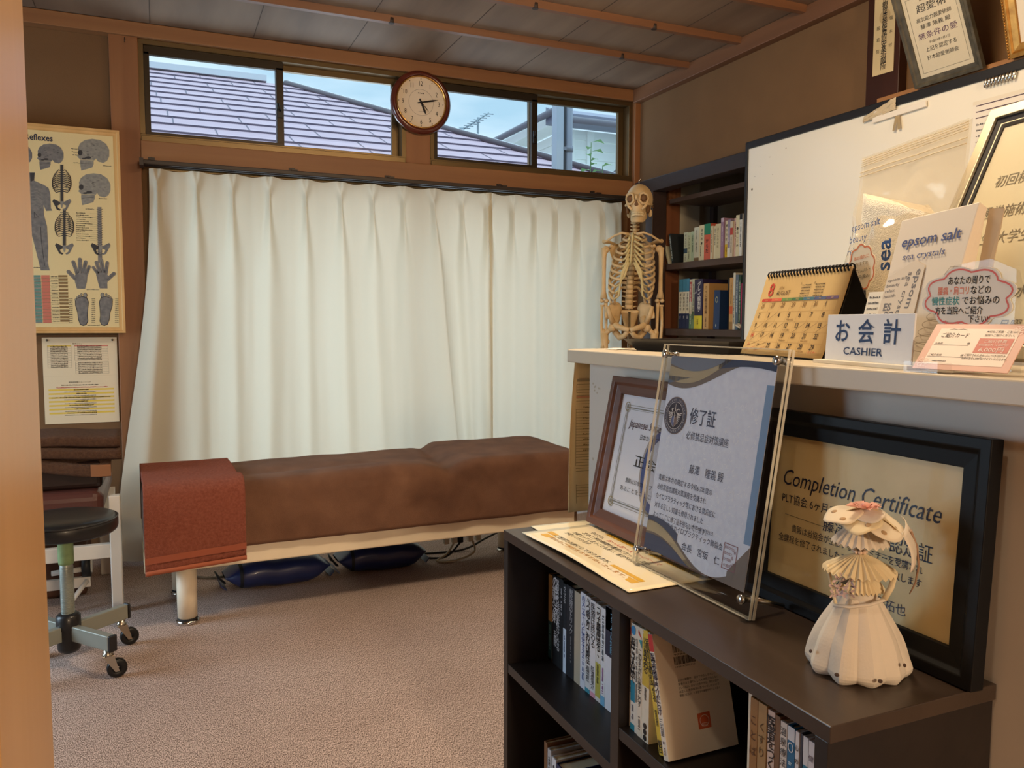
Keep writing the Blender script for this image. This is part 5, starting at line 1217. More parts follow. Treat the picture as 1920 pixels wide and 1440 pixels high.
# cashier sign
S0 = V((.950, .985, CT)); S1 = V((.912, .776, CT)); sw = (S1-S0).length; sa = math.atan2((S1-S0).y, (S1-S0).x)
root = thing('cashier_sign', 'white standing sign reading CASHIER in dark blue letters on the counter', 'sign', S0, sa)
ob('base', MB(WPAP2).box((0, .0, 0), (sw, .032, .006)), root, bevel=.001)
sm = Matrix.Translation((.010, .014, .006)) @ Matrix.Rotation(-.06, 4, 'X')
ob('plate', MB(mat('sign_plate', (226, 228, 232), .35)).box((0, 0, 0), (sw-.020, .003, .070), sm), root, bevel=.0006)
p = Print(sm @ plane_mx((0, -.0002, 0), (1, 0, 0), (0, 0, 1))); SB = mat('sign_blue', (34, 62, 104), .5)
W_ = sw-.020
for k, s in enumerate('お会計'): p.text(s, W_*(.21+.285*k), .0305, .0275, SB, 'c', bold=.014, xs=1.02)
p.text('CASHIER', W_*.47, .0095, .0115, SB, 'c', width=W_*.46, bold=.012)
p.done('lettering', root)

# packs of bath salt
root = thing('salt_pouch', 'clear zip bag of bath salt crystals standing on the counter before the whiteboard', 'bag', (1.165, 1.150, CT), math.atan2(-.235, -.01))
bw, bh = .225, .375
def pouch(side):
    def f(u, v):
        x = bw*u; z = bh*v; 
        nar = 1-.10*smooth(.75, .62, v)+.0*v; x = bw/2+(x-bw/2)*nar
        bul = .040*math.sin(PI*min(1, max(0, u)))**.7*(1-smooth(.55, .84, v))+.004
        y = side*(bul*(1 if side > 0 else .8)+.010*noise.noise(V((u*5, v*7, side)))*math.sin(PI*u)*smooth(1, .8, v))
        z += .022*(u-.1)*smooth(.7, 1, v)-.003
        if v < .02: y *= .6
        return (x+.004*noise.noise(V((v*8, side, 1))), y+.05*smooth(.3, 1, v), max(.001, z))
    return f
FILM = glass_mat('clear_film', (250, 246, 238), .9, .10, 1.5, .22, (244, 234, 212))
mb = MB(FILM); mb.grid(pouch(-1), 26, 40); mb.grid(pouch(1), 26, 40); mb.keep = True; ob('film', mb, root)
mb = MB(mat('zip_strip', (226, 208, 170), .3)); mb.keep = True
for v in (.905, .925, .955, .965, .975, .985):
    pts = [V(pouch(-1)(u/16, v))+V((0, -.0015, 0)) for u in range(17)]; mb.tube(pts, .0009 if v < .93 else .0006, 5)
ob('zip_closure', mb, root)
def salt(u, v):
    a = 2*PI*u; zt = .255*v; cx = bw/2; rx = bw*.40*(1-.15*v); 
    top = .265-.03*math.cos(a)+.012*noise.noise(V((math.cos(a)*3, math.sin(a)*3, 7)))
    return (cx+rx*math.copysign(abs(math.cos(a))**.7, math.cos(a)), .022+.027*math.copysign(abs(math.sin(a))**.8, math.sin(a))*(1-.3*v)*math.sin(min(1, v*8+.3)*PI/2)*(1) , .004+top*v) 
mb = MB(mat('salt_crystals', (244, 234, 212), .6, var=.08, vscale=260, bump=.6, bscale=500)); mb.grid(salt, 36, 20, closed_u=True); mb._f([mb.bm.verts.new(V(salt(i/36, 1))) for i in range(36)]); ob('salt_fill', mb, root)
p = Print(plane_mx((0, -.046, 0), (1, 0, 0), (0, .0, 1))); BLT = mat('salt_blue', (52, 84, 140), .5)
for k, s in enumerate(('epsom salt', 'beauty', 'relax', 'health')): p.text(s, .078-.004*k, .222-.0205*k, .0125, BLT, 'l', shear=.16, rot=.10, xs=.86)
p.text('sea', .165, .150, .030, BLT, 'l', rot=PI/2, bold=.02)
for k in range(5): p.scrib(.06, .128-.012*k, .05, .006, BLT, seed=k)
p.done('printed_label', root)

root = thing('salt_pack', 'white paper pack reading epsom salt sea crystals standing beside the clear bag', 'pack', (.968, .902, CT), math.atan2(-.135, -.012))
kw, kh = .133, .236; km = Matrix.Rotation(-.29, 4, 'X')
mb = MB(mat('pack_white', (228, 216, 198), .5)); mb.raw([km @ V(q) for q in ((.004, 0, .0), (kw-.004, 0, .0), (kw, -.002, kh), (-.0, -.002, kh-.010), (.004, .036, 0), (kw-.004, .036, 0), (kw+.002, .012, kh-.004), (0, .012, kh-.014))], [(0, 1, 2, 3), (7, 6, 5, 4), (0, 4, 5, 1), (1, 5, 6, 2), (2, 6, 7, 3), (3, 7, 4, 0)]); ob('pack_body', mb, root, bevel=.0015)
mb = MB(mat('pack_back', (196, 176, 148), .5)); mb.raw([km @ V(q) for q in ((kw+.001, .040, .02), (kw+.014, .044, .05), (kw+.020, .022, kh-.004), (kw+.002, .016, kh-.004))], [(0, 1, 2, 3)]); ob('back_flap', mb, root, solid=.003)
p = Print(km @ plane_mx((0, -.0026, 0), (1, 0, 0), (0, 0, 1))); PB = mat('pack_blue', (74, 88, 134), .5); PG = mat('pack_grey', (120, 118, 120), .5); PS = mat('pack_pale', (220, 207, 188), .5); PSH = mat('pack_pencil', (166, 152, 132), .5)
p.text('epsom salt', kw*.50, kh-.052, .0170, PB, 'c', width=kw*.78, bold=.012, rot=.045, shear=.06); p.text('sea crystals', kw*.46, kh-.073, .0105, PB, 'c', width=kw*.56, rot=.045, shear=.06)
p.poly([(.006, .020), (.076, .035), (.070, .150), (.050, .160), (.004, .135)], PS, 0)
p.text('epsom salt', .058, .146, .0110, PG, 'l', rot=-PI/2-.08, width=.098, bold=.008); p.text('sea crystals', .044, .142, .0085, PG, 'l', rot=-PI/2-.08, width=.080)
for k, s in enumerate(('epsom salt', 'beauty', 'relax', 'health')): p.text(s, .008, .128-.0085*k, .0052, PG, 'l', width=(.036, .024, .018, .022)[k], rot=.12)
p.text('ES', .013, .084, .0115, PG, 'l', bold=.03); p.text('SC', .017, .071, .0115, PG, 'l', bold=.03)
for k in range(3): p.scrib(.010, .052-.006*k, .03, .003, PG, seed=k)
for k in range(6): p.ring(.112+.002*k, .030+.011*k, .030-.002*k, .007, .0011, PSH, 1, 24)
p.poly([(.085, .108), (.112, .100), (.135, .114), (.112, .124)], PS, 2); p.ring(.115, .112, .026, .010, .0012, PSH, 3, 24); p.ring(.122, .134, .013, .012, .0012, PSH, 3, 6); p.line([(.122, .146), (.118, .134), (.122, .123)], .0010, PSH, 3)
p.done('printed_face', root)
CLOUD = mat('cloud_card', (240, 222, 190), .6)
def cloud(n, rx, ry, amp, ph=.3, tail=None):
    pts = []
    for k in range(n*8):
        a = 2*PI*k/(n*8); b = abs(math.sin(a*n/2+ph)); r_ = 1-amp+amp*b
        pts.append((rx*r_*math.cos(a), ry*r_*math.sin(a)))
    return pts
root = thing('price_tag', 'small pale cloud shaped card with orange outline clipped to the clear salt bag', 'tag', (1.075, 1.012, 1.193), math.atan2(-.235, -.03))
pts = cloud(9, .034, .041, .12); mb = MB(CLOUD); mb.prism(pts, 0, .0012, Matrix(((1,0,0,0),(0,0,1,0),(0,1,0,0),(0,0,0,1)))); ob('card', mb, root)
p = Print(plane_mx((0, -.0002, 0), (1, 0, 0), (0, 0, 1))); ORA = mat('orange_pen', (222, 122, 72), .6); OLV = mat('olive_pen', (150, 120, 70), .6)
p.line([(a*.93, b*.93) for a, b in pts], .0022, ORA, 0, True)
p.text('体の疲れに', -.0, .014, .0055, ORA, 'c', rot=.12); p.text('おすすめ', .002, .004, .0055, OLV, 'c', rot=.12); p.text('エプソムソルト', .001, -.008, .0055, INK, 'c', rot=.12, width=.042); p.text('2200円(税込)', .001, -.018, .0052, INK, 'c', rot=.12, width=.040)
p.done('lettering', root)
ob('clip_stem', MB(INK).tube([(.004, .003, -.030), (.006, .004, -.066), (.004, .004, -.10)], .003, 6), root)
root = thing('pamphlet', 'folded cream leaflet with fine print tucked between the clear bag and the white pack', 'pamphlet', (.985, .925, CT), math.atan2(-.135, -.012))
mb = MB(WPAP2); mb.box((-.018, .0, 0), (.012, .0015, .115), Matrix.Rotation(-.27, 4, 'X')); ob('sheet', mb, root)
p = Print(Matrix.Rotation(-.27, 4, 'X') @ plane_mx((0, 0, 0), (1, 0, 0), (0, 0, 1)))
for k in range(11): p.scrib(-.014, .104-.009*k, .022, .004, GREY, seed=k)
p.done('printed_lines', root)

# price list in the silver frame
SILV = mat('brushed_silver', (206, 196, 170), .3, metal=.8)
A_ = V((1.237, 1.080, CT+.004)); rx = V((-.045, -.26, 0)).normalized(); up = V((.19, .052, .397)).normalized(); pm = plane_mx(A_, rx, up)
root = thing('price_list_frame', 'silver framed price list leaning on an easel at the right end of the counter', 'frame', (0, 0, 0)); 
fm = pm @ Matrix(((1,0,0,0),(0,0,1,0),(0,-1,0,0),(0,0,0,1))).inverted()
root.matrix_world = pm @ Matrix.Rotation(-PI/2, 4, 'X')
w, h, bar = .45, .488, .034
ob('frame', frame_mesh(MB(SILV), w, h, bar, .016, prof=[(0, 0), (0, -.016), (bar*.62, -.016), (bar*.62, -.008), (bar, -.008), (bar, 0)]), root, bevel=.001)
ob('inner_lip', frame_mesh(MB(INK), w-bar*1.2, h-bar*1.2, bar*.55, .011, Matrix.Translation((bar*.6, 0, bar*.6)), prof=[(0, 0), (0, -.011), (bar*.55, -.006), (bar*.55, 0)]), root)
ob('sheet', MB(mat('price_paper', (226, 214, 186), .5)).box((bar, -.004, bar), (w-bar, -.001, h-bar)), root)
p = Print(plane_mx((0, -.0042, 0), (1, 0, 0), (0, 0, 1))); GP = mat('price_grey', (130, 120, 104), .6)
for s, u, v, sz in (('初回検査料金', .075, .324, .0187), ('通常施術(カイロ)', .072, .262, .0192), ('学生(大学生・専門)', .072, .211, .0192), ('1日7人限定　水曜', .077, .109, .0187), ('日・月曜', .167, .050, .0173)): p.text(s, u, v, sz, GP, 'l', xs=.92)
p.done('lettering', root)
ob('cover_pane', MB(glass_mat('price_glass', (250, 250, 248), .9)).box((bar, -.0080, bar), (w-bar, -.0068, h-bar)), root)
for x in (.05, .30): ob('easel_leg', MB(mat('clear_leg', (222, 206, 172), .3)).box((x, -.004, -.012), (x+.004, .0, .06)), root)
ob('back_strut', MB(INK).box((.16, .002, .02), (.2, .006, .30)), root)

# speech bubble sign in a clear plate and the referral card
root = thing('speech_bubble_sign', 'white speech bubble card with pink outline in a clear plate behind the pink card', 'sign', (.950, .722, CT), math.atan2(-.118, -.004))
um = Matrix.Translation((0, 0, .096)); bp_ = cloud(8, .064, .037, .16, .5)
bp_ = [(a-.0, b) for a, b in bp_]
ACR = glass_mat('clear_acrylic', (250, 250, 250), .5, 0, 1.49)
mb = MB(ACR); mb.prism([(-.078, -.095), (.075, -.095), (.082, -.02), (.068, .03), (.03, .047), (-.02, .042), (-.07, .012), (-.082, -.03)], .001, .003, um @ Matrix(((1,0,0,0),(0,0,1,0),(0,1,0,0),(0,0,0,1)))); ob('clear_plate', mb, root)
mb = MB(WPAP); mb.prism([(a*1.09, b*1.10) for a, b in bp_], -.0005, .0004, um @ Matrix(((1,0,0,0),(0,0,1,0),(0,1,0,0),(0,0,0,1))))
mb.prism([(-.034, -.030), (-.006, -.034), (-.012, -.058), (-.024, -.046)], -.0005, .0004, um @ Matrix(((1,0,0,0),(0,0,1,0),(0,1,0,0),(0,0,0,1)))); ob('bubble_card', mb, root)
p = Print(um @ plane_mx((0, -.0006, 0), (1, 0, 0), (0, 0, 1))); PK = mat('pink_pen', (226, 112, 104), .6); TL = mat('teal_pen', (64, 150, 150), .6); OR2 = mat('coral_pen', (224, 130, 104), .6)
p.line(bp_, .0022, PK, 0, True); p.line([(-.030, -.030), (-.022, -.045), (-.012, -.054), (-.010, -.033)], .0022, PK, 1)
p.text('あなたの周りで', .002, .0175, .0085, INK, 'c', width=.060, bold=.01, shear=.1)
p.text('腰痛・肩コリ', -.043, .0045, .0085, OR2, 'l', width=.046, bold=.012); p.text('などの', .006, .0045, .0085, INK, 'l', width=.028, bold=.01)
p.text('慢性症状', -.052, -.0085, .0085, TL, 'l', width=.042, bold=.012); p.text('でお悩みの', -.006, -.0085, .0085, INK, 'l', width=.052, bold=.01)
p.text('方を当院へご紹介', -.046, -.021, .0080, INK, 'l', width=.070, bold=.01); p.text('下さい!!', .004, -.0315, .0075, INK, 'l', width=.030, bold=.01)
p.done('lettering', root)
K0 = V((.893, .752, CT)); K1 = V((.915, .640, CT)); kw = .122; ka = math.atan2(-.118, .010)
root = thing('referral_card', 'pink bordered referral card leaning in a clear holder at the counter edge', 'card', K0, ka)
km = Matrix.Translation((0, -.0, .005)) @ Matrix.Rotation(-.70, 4, 'X'); kh = .074
ob('card', MB(mat('pink_card', (214, 166, 146), .45)).box((0, 0, 0), (kw, .0012, kh), km), root)
p = Print(km @ plane_mx((0, 0, 0), (1, 0, 0), (0, 0, 1))); ROSE = mat('rose_block', (200, 104, 84), .5); FLW = mat('flower_pale', (240, 220, 206), .5)
p.rect(.010, .008, kw-.010, kh-.008, mat('card_inner', (240, 222, 204), .5), 0)
p.text('ご紹介カード', .016, .052, .0062, INK, 'l', width=.036); p.line([(.022, .064), (.028, .0655), (.034, .064), (.040, .0655), (.046, .064)], .0005, GREY, 1)
for v, s in ((.039, 'お名前'), (.020, 'ご紹介者様')): p.line([(.012, v), (.058, v)], .0005, GREY, 1); p.text(s, .013, v+.0015, .0026, INK, 'l'); p.text('様', .055, v+.0015, .003, INK, 'l')
p.scrib(.022, .012, .018, .0022, GREY)
p.text('大切なご家族・ご友人を', .072, .060, .0030, INK, 'l', width=.038); p.text('当院へご紹介ください。', .072, .0545, .0030, INK, 'l', width=.036)
p.rect(.068, .028, .110, .051, ROSE, 1); p.text('ご紹介特典', .089, .044, .0042, FLW, 'c', lay=2); p.text('初回施術料 12,000円が', .089, .039, .0028, FLW, 'c', lay=2, width=.036); p.text('6,000円', .089, .030, .0062, FLW, 'c', lay=2, width=.030)
p.text('ご紹介された方も1人につき1回のみ', .060, .0225, .0032, INK, 'l', width=.050); p.text('施術料金を6,000円にさせていただきます。', .058, .0175, .0032, INK, 'l', width=.056)
for cx, cy, s in ((.110, .064, 1), (.010, .010, 1)):
    for k in range(6): p.ring(cx+.0045*math.cos(k*PI/3), cy+.0045*math.sin(k*PI/3), .0034, .0026, .0005, FLW, 2, 10)
p.done('printed_face', root)
mb = MB(ACR); mb.box((-.004, -.010, 0), (.060, .058, .0018)); mb.box((-.004, -.0115, 0), (.060, -.010, .014)); ob('holder', mb, root)
ob('holder_back', MB(ACR).box((.004, .0018, 0), (.056, .0033, .06), km), root)
# ------------------------------------------------------------------ black bookcase in the foreground
BW_ = wood_mat('black_brown_laminate', (30, 25, 24), (40, 33, 31), 'y', 9, rough=.38, bump=.05)
BWT = wood_mat('black_brown_top', (56, 45, 38), (70, 57, 48), 'y', 9, rough=.3, bump=.04)
BX, BXB, BY0, BY1, BZ = .66, .927, .645, 1.557, .661
root = thing('bookcase', 'low black brown bookcase of open bays standing before the white counter panel', 'bookcase', (BX, BY0, 0))
D_, L_ = BXB-BX, BY1-BY0
mb = MB(BWT); mb.box((0, -.004, BZ-.02), (D_, L_, BZ)); ob('top_board', mb, root, bevel=.0012)
for y0, y1 in ((0, .020), (L_-.020, L_)): ob('side_panel', MB(BW_).box((.001, y0, 0), (D_, y1, BZ-.0203)), root, bevel=.0008)
DV0, DV1 = 1.084-BY0, 1.109-BY0
ob('divider', MB(BW_).box((.001, DV0, .012), (D_-.012, DV1, BZ-.0203)), root, bevel=.0008)
for z in (.375, .075): ob('shelf', MB(BW_).box((.002, DV1+.0003, z-.020), (D_-.012, L_-.0203, z)), root, bevel=.0008)
for z in (.450, .255, .075): ob('shelf', MB(BW_).box((.002, .0203, z-.020), (D_-.012, DV0-.0003, z)), root, bevel=.0008)
ob('back_panel', MB(BW_).box((D_-.008, .0203, .012), (D_-.002, L_-.0203, BZ-.021)), root)
ob('plinth', MB(BW_).box((.012, .0203, .002), (.03, L_-.0203, .054)), root)
for x, z in ((.13, .25), (.19, .30), (.13, .50), (.2, .52)):
    mb = MB(mat('screw_head', (150, 146, 140), .3, metal=1)); mb.cyl((x, L_-.0203, z), (x, L_-.0225, z), .0035, seg=12); ob('screw', mb, root)
G3_ = 'books in the upper left bay of the bookcase'
def bl(ya, yb, h, c, bands, tx, lab, d=.128, x=.752, tilt=0): return book(lab, (x, yb*1.117+.0003, .3753), (ya-yb)*1.117-.0006, h, d, c, bands, tx, G3_, tilt)
WT = (226, 226, 230)
bl(1.366, 1.349, .188, (196, 166, 116), [(0, .46, (40, 88, 106)), (0, .03, (200, 176, 120))], [('', .5, .42, .3, .008, (120, 170, 180), 0)], 'beige book with a teal band, leftmost in the upper left bay of the bookcase')
bl(1.349, 1.318, .192, (22, 22, 24), [], [('の絶対法則', .40, .985, .50, .020, WT, .012), ('2025年日本はなくなる', .82, .985, .80, .012, (206, 206, 210), 0), ('石橋敦', .45, .38, .16, .011, (206, 206, 210), 0)], 'thick black book with large white lettering down its spine')
bl(1.318, 1.304, .193, (26, 26, 30), [], [('', .5, .9, .3, .006, (170, 170, 176), 0)], 'slim black book right of the one with large white lettering')
bl(1.304, 1.291, .188, (30, 34, 40), [(0, .50, (206, 218, 234))], [('させる', .5, .98, .20, .009, (206, 206, 210), 0), ('', .5, .42, .25, .006, (70, 90, 130), 0)], 'black book with a pale blue band round its foot')
bl(1.291, 1.260, .190, (36, 36, 42), [], [('獣医療のトリック', .62, .97, .48, .011, (190, 190, 194), 0), ('', .62, .46, .3, .005, (130, 130, 134), 0)], 'charcoal book with thin grey lettering beside a plain cream one')
bl(1.260, 1.237, .188, (186, 172, 150), [], [], 'plain cream book without lettering in the upper left bay')
bl(1.237, 1.2185, .194, (220, 222, 232), [], [('のメッセージに恋をする', .62, .97, .62, .011, (60, 86, 150), 0), ('', .6, .34, .25, .008, (90, 110, 160), 0)], 'white book with blue lettering right of the plain cream one')
bl(1.2185, 1.2005, .193, (222, 220, 220), [(0, .045, (70, 150, 170))], [('うつ病よりこわい健康法', .55, .97, .66, .0125, (34, 34, 40), .012), ('福田稔', .55, .28, .16, .010, (34, 34, 40), 0)], 'white book with bold black lettering and a turquoise foot')
bl(1.2005, 1.182, .191, (228, 224, 226), [(0, .05, (226, 160, 180))], [('医療は終わる', .5, .97, .46, .013, (34, 34, 40), 0), ('船瀬俊介', .5, .32, .24, .010, (60, 60, 70), 0)], 'white book with a pink foot in the upper left bay')
bl(1.182, 1.164, .190, (220, 218, 214), [(.045, .40, (190, 180, 84))], [('コツで腰痛は治る、', .55, .97, .50, .012, (30, 30, 34), .012), ('', .5, .38, .2, .008, (90, 84, 30), 0)], 'white book with an olive yellow band round its lower half')
bl(1.164, 1.149, .189, (226, 228, 232), [(0, .1, (120, 180, 216))], [('', .5, .95, .5, .008, (70, 80, 90), 0), ('', .5, .4, .28, .006, (150, 100, 150), 0)], 'white book with a pale blue foot beside the navy topped one')
bl(1.149, 1.118, .197, (226, 228, 236), [(.53, 1, (22, 34, 62)), (.78, 1, (30, 84, 156))], [('カラダの地図', .75, .97, .40, .012, (120, 190, 226), .01), ('', .75, .44, .35, .006, (90, 100, 120), 0)], 'tall white book with a navy and blue top, rightmost in the upper left bay')
G4_ = 'books in the upper right bay of the bookcase'
def br(ya, yb, h, c, bands, tx, lab, d=.125, x=.675, tilt=0, base=.4503): return book(lab, (x, yb+.0003, base), ya-yb-.0006, h, d, c, bands, tx, G4_, tilt)
br(1.0825, 1.0745, .176, (226, 222, 218), [(.86, .93, (206, 96, 110))], [('', .5, .8, .5, .005, (70, 70, 76), 0)], 'thin white book with a pink mark, leftmost in the upper right bay', x=.68)
t = br(1.0745, 1.0600, .174, (224, 218, 206), [(.27, .46, (40, 132, 160)), (0, .06, (40, 132, 150))], [('脳はこうすれば効く', .5, .86, .40, .010, (34, 34, 40), .012), ('', .5, .24, .16, .006, (110, 110, 120), 0)], 'cream book with a blue disc and a blue band in the upper right bay', x=.677)
p = Print(plane_mx((0, .0139, 0), (0, -1, 0), (0, 0, 1))); p.disc(.007, .164, .0062, .0075, bmat((60, 140, 196)), 2, 18); p.done('blue_disc', t)
br(1.0600, 1.0510, .175, (220, 214, 200), [], [('', .5, .88, .6, .005, (110, 104, 96), 0)], 'thin cream book left of the one with a red triangle', x=.676)
t = br(1.0510, 1.0380, .176, (224, 214, 194), [], [('このまちがいが体をこわす', .5, .80, .52, .0085, (60, 56, 54), 0), ('', .5, .2, .14, .006, (90, 84, 80), 0)], 'cream book with a small red and teal triangle at its top')
p = Print(plane_mx((0, .0124, 0), (0, -1, 0), (0, 0, 1))); p.poly([(.001, .172), (.0115, .158), (.001, .166)], bmat((206, 80, 70)), 2); p.poly([(.0115, .158), (.0115, .144), (.003, .156)], bmat((60, 150, 160)), 2); p.done('triangle_mark', t)
br(1.0380, 1.0180, .177, (226, 218, 198), [(.50, .96, (206, 176, 60))], [('解く意識が変わる', .5, .93, .30, .010, (40, 36, 30), 0), ('', .5, .49, .12, .006, (90, 84, 76), 0), ('●●●', .5, .17, .16, .009, (30, 30, 32), 0)], 'white book with a yellow upper half standing upright in the right bay')
TL_ = -.272
book('yellow book leaning left in the upper right bay of the bookcase', (.674, .9745, .4540), .0125, .182, .112, (222, 190, 66), [], [('年収が10倍アップする', .62, .93, .50, .0085, (50, 44, 20), .01), ('超金持ち勉強法', .25, .90, .35, .0065, (70, 60, 24), 0), ('', .5, .36, .16, .006, (70, 60, 24), 0), ('朝日', .5, .12, .10, .008, (30, 28, 24), .02)], G4_, TL_)
t = book('white red-topped book leaning on the yellow one, its back cover with barcode', (.672, .9590, .4540), .0125, .182, .128, (232, 222, 204), [(.86, 1, (196, 48, 44))], [('医学常識はウソだらけ', .5, .84, .48, .0095, (36, 32, 64), .012), ('三石巌', .5, .33, .14, .007, (60, 56, 70), 0), ('', .5, .15, .12, .005, (120, 110, 120), 0)], G4_, TL_)
p = Print(plane_mx((0, -.0003, 0), (1, 0, 0), (0, 0, 1))); KB = mat('barcode_black', (44, 38, 34), .6); r2 = random.Random(9)
for v in (.150, .132):
    u = .032
    while u < .070: w_ = r2.choice((.0005, .0009, .0013)); p.rect(u, v, u+w_, v+.012, KB); u += w_+r2.choice((.0006, .0009, .0013))
    p.text('9784396' if v > .14 else '1920147005710', .033, v-.0042, .0026, KB, 'l', width=.036)
p.text('自分の健康は、自分で守るしかない！', .034, .108, .0030, KB, 'l', width=.068)
for k, s in enumerate(('医者の言う通りにしても病気は治らない', 'という話は、あまりに多すぎる。現代の医学', 'は正しい生命科学に基づいていないので', '間違いだらけ、と断言する著者がやさしく説く')): p.text(s, .034, .1025-.0055*k, .0029, KB, 'l', width=.074)
OS_ = mat('orange_seal', (206, 98, 56), .5); p.rect(.060, .034, .083, .057, OS_); p.ring(.0715, .0455, .008, .008, .0008, FLW, 2); p.text('祥伝社', .0715, .0375, .0028, FLW, 'c', lay=2); p.line([(.066, .042), (.077, .042)], .0006, FLW, 2)
p.done('back_cover_print', t)
br(.8100, .8030, .176, (222, 212, 190), [], [], 'thin cream book right of the leaning white one', x=.69)
br(.8022, .7950, .180, (28, 26, 26), [], [], 'thin black book between the cream and the tan ones', x=.69)
br(.7885, .7745, .178, (150, 108, 60), [], [('ことば', .5, .9, .34, .010, (90, 52, 24), 0), ('日', .5, .42, .07, .010, (60, 34, 20), 0)], 'tan book left of the sand coloured one in the right bay')
br(.7740, .7580, .178, (164, 130, 84), [], [('くすり', .5, .88, .28, .010, (90, 66, 34), 0), ('やまい', .5, .32, .24, .010, (70, 50, 30), 0)], 'sand coloured book in the right bay of the bookcase')
br(.7560, .7435, .176, (206, 184, 170), [(.0, .12, (176, 40, 36)), (.18, .28, (176, 40, 36))], [('医者をつくる', .55, .96, .46, .012, (40, 30, 30), .012), ('', .6, .42, .1, .006, (60, 40, 40), 0)], 'pinkish book with red blocks at its foot in the right bay')
br(.7430, .7345, .175, (124, 92, 66), [], [], 'plain brown book beside the pinkish one with red blocks')
br(.7340, .7225, .172, (214, 206, 196), [], [('温泉療法', .5, .97, .3, .008, (60, 56, 60), 0)], 'white book left of the blue one in the right bay')
t = br(.7220, .7095, .172, (34, 104, 146), [(.90, 1, (206, 212, 218))], [('', .5, .75, .25, .006, (180, 206, 220), 0)], 'blue book with a white ring at its top in the right bay')
p = Print(plane_mx((0, .0119, 0), (0, -1, 0), (0, 0, 1))); p.ring(.006, .147, .004, .0055, .0015, bmat((206, 212, 218)), 2, 16); p.done('ring_mark', t)
br(.7090, .7025, .171, (218, 216, 216), [], [('心の門', .5, .93, .28, .0055, (40, 40, 46), .012)], 'thin white book right of the blue one')
br(.7010, .6970, .172, (60, 62, 74), [], [], 'very thin dark book near the right end of the bookcase')
br(.6965, .6880, .171, (212, 214, 218), [(.55, .80, (40, 120, 150))], [('', .5, .76, .2, .004, (210, 226, 232), 0)], 'white book with a blue block on its spine near the right end')
br(.6875, .6785, .170, (216, 212, 216), [], [('健康読本', .5, .93, .4, .006, (90, 80, 96), 0)], 'white book with purple grey lettering near the right end')
br(.6780, .6690, .168, (214, 204, 140), [], [('医者不要論', .5, .92, .55, .0065, (60, 54, 34), .012)], 'pale yellow book near the right end of the bookcase')
br(.6680, .6655, .150, (30, 30, 34), [], [], 'thin black booklet at the right end of the bookcase')
# slanted books in the lower left bay
G5_ = 'books in the lower left bay of the bookcase'
for lab, y, c, t_, h, d, tx in (('brown book, leftmost of those standing in the lower left bay of the bookcase', 1.432, (120, 84, 54), .014, .165, .14, []),
    ('grey book standing in the lower left bay beside the brown one', 1.414, (176, 176, 178), .016, .158, .15, [('', .5, .9, .5, .008, (40, 40, 44), 0)]),
    ('white backed book in the lower left bay left of the navy one', 1.392, (214, 216, 220), .019, .150, .15, [('', .5, .9, .5, .008, (60, 60, 66), 0)]),
    ('navy book, rightmost of those standing in the lower left bay', 1.350, (30, 44, 84), .040, .146, .16, [])):
    book(lab, (.705, y, .0753), t_, h, d, c, [], tx, G5_)

# laminated notices on the bookcase
LAM = mat('laminated_cream', (250, 236, 200), .12, coat=.4)
def lam_sheet(name, label, org, rz, w, h, lift, lines):
    t = thing(name, label, 'notice', org, rz)
    def wp(u, v, n): return (u, v, .0008+lift*((1-u/w)**2*.35+math.exp(-((v)/.05)**2)*math.sin(PI*u/w)**2)+n)
    ob('laminate', MB(LAM).grid(lambda a, b: wp(a*w, b*h, 0), 24, 12), t, solid=.0006, offset=1)
    p = Print(None, warp=lambda u, v, n: wp(u, v, n+.0007)); lines(p, w, h); p.done('lettering', t); return t
def l1(p, w, h):
    MK = mat('marker_amber', (226, 176, 52), .3)
    p.rect(.085, .150, .39, .162, MK, 0); p.text('いつも当院をご利用いただき誠にありがとうございます', .075, .165, .0095, INK, 'l', width=.30); p.text('また、次回のご予約も多くいただいております', .085, .152, .0095, INK, 'l', width=.29)
    p.text('そのため、', .060, .127, .0100, INK, 'l', width=.05); p.text('お一人お一人', .125, .127, .0100, RED, 'l', width=.09); p.text('ホームページで', .225, .127, .0100, RED, 'l', width=.08)
    p.text('次のご予約時間が直前になってしまい', .055, .110, .0100, INK, 'l', width=.24); p.text('が重なってしまうことも多く、当日予約はお受けできない状況', .045, .094, .0100, INK, 'l', width=.335)
    p.text('が続いております。', .040, .078, .0100, INK, 'l', width=.10)
    p.text('ご迷惑をお掛けしておりますが、', .050, .048, .0105, INK, 'l', width=.21)
    p.rect(.030, .028, .37, .044, MK, 0); p.rect(.27, .046, .37, .056, MK, 0); p.rect(.018, .048, .05, .060, MK, 0); p.text('早めのご予約をおすすめいたします。', .06, .031, .0095, mat('amber_ink', (176, 120, 34), .5), 'l', width=.28)
def l2(p, w, h): 
    for k in range(4): p.scrib(.10, .05+.02*k, .12, .007, INK, seed=k)
lam_sheet('laminated_notice', 'cream laminated notice tucked under the brown frame at the back of the bookcase top', (.722, 1.556, .6613), -PI/2-.02, .22, .145, .001, l2)
lam_sheet('laminated_notice', 'curled cream laminated notice with yellow marked lines on the front of the bookcase top', (.680, 1.506, .6622), -PI/2+.02, .405, .20, .005, l1)

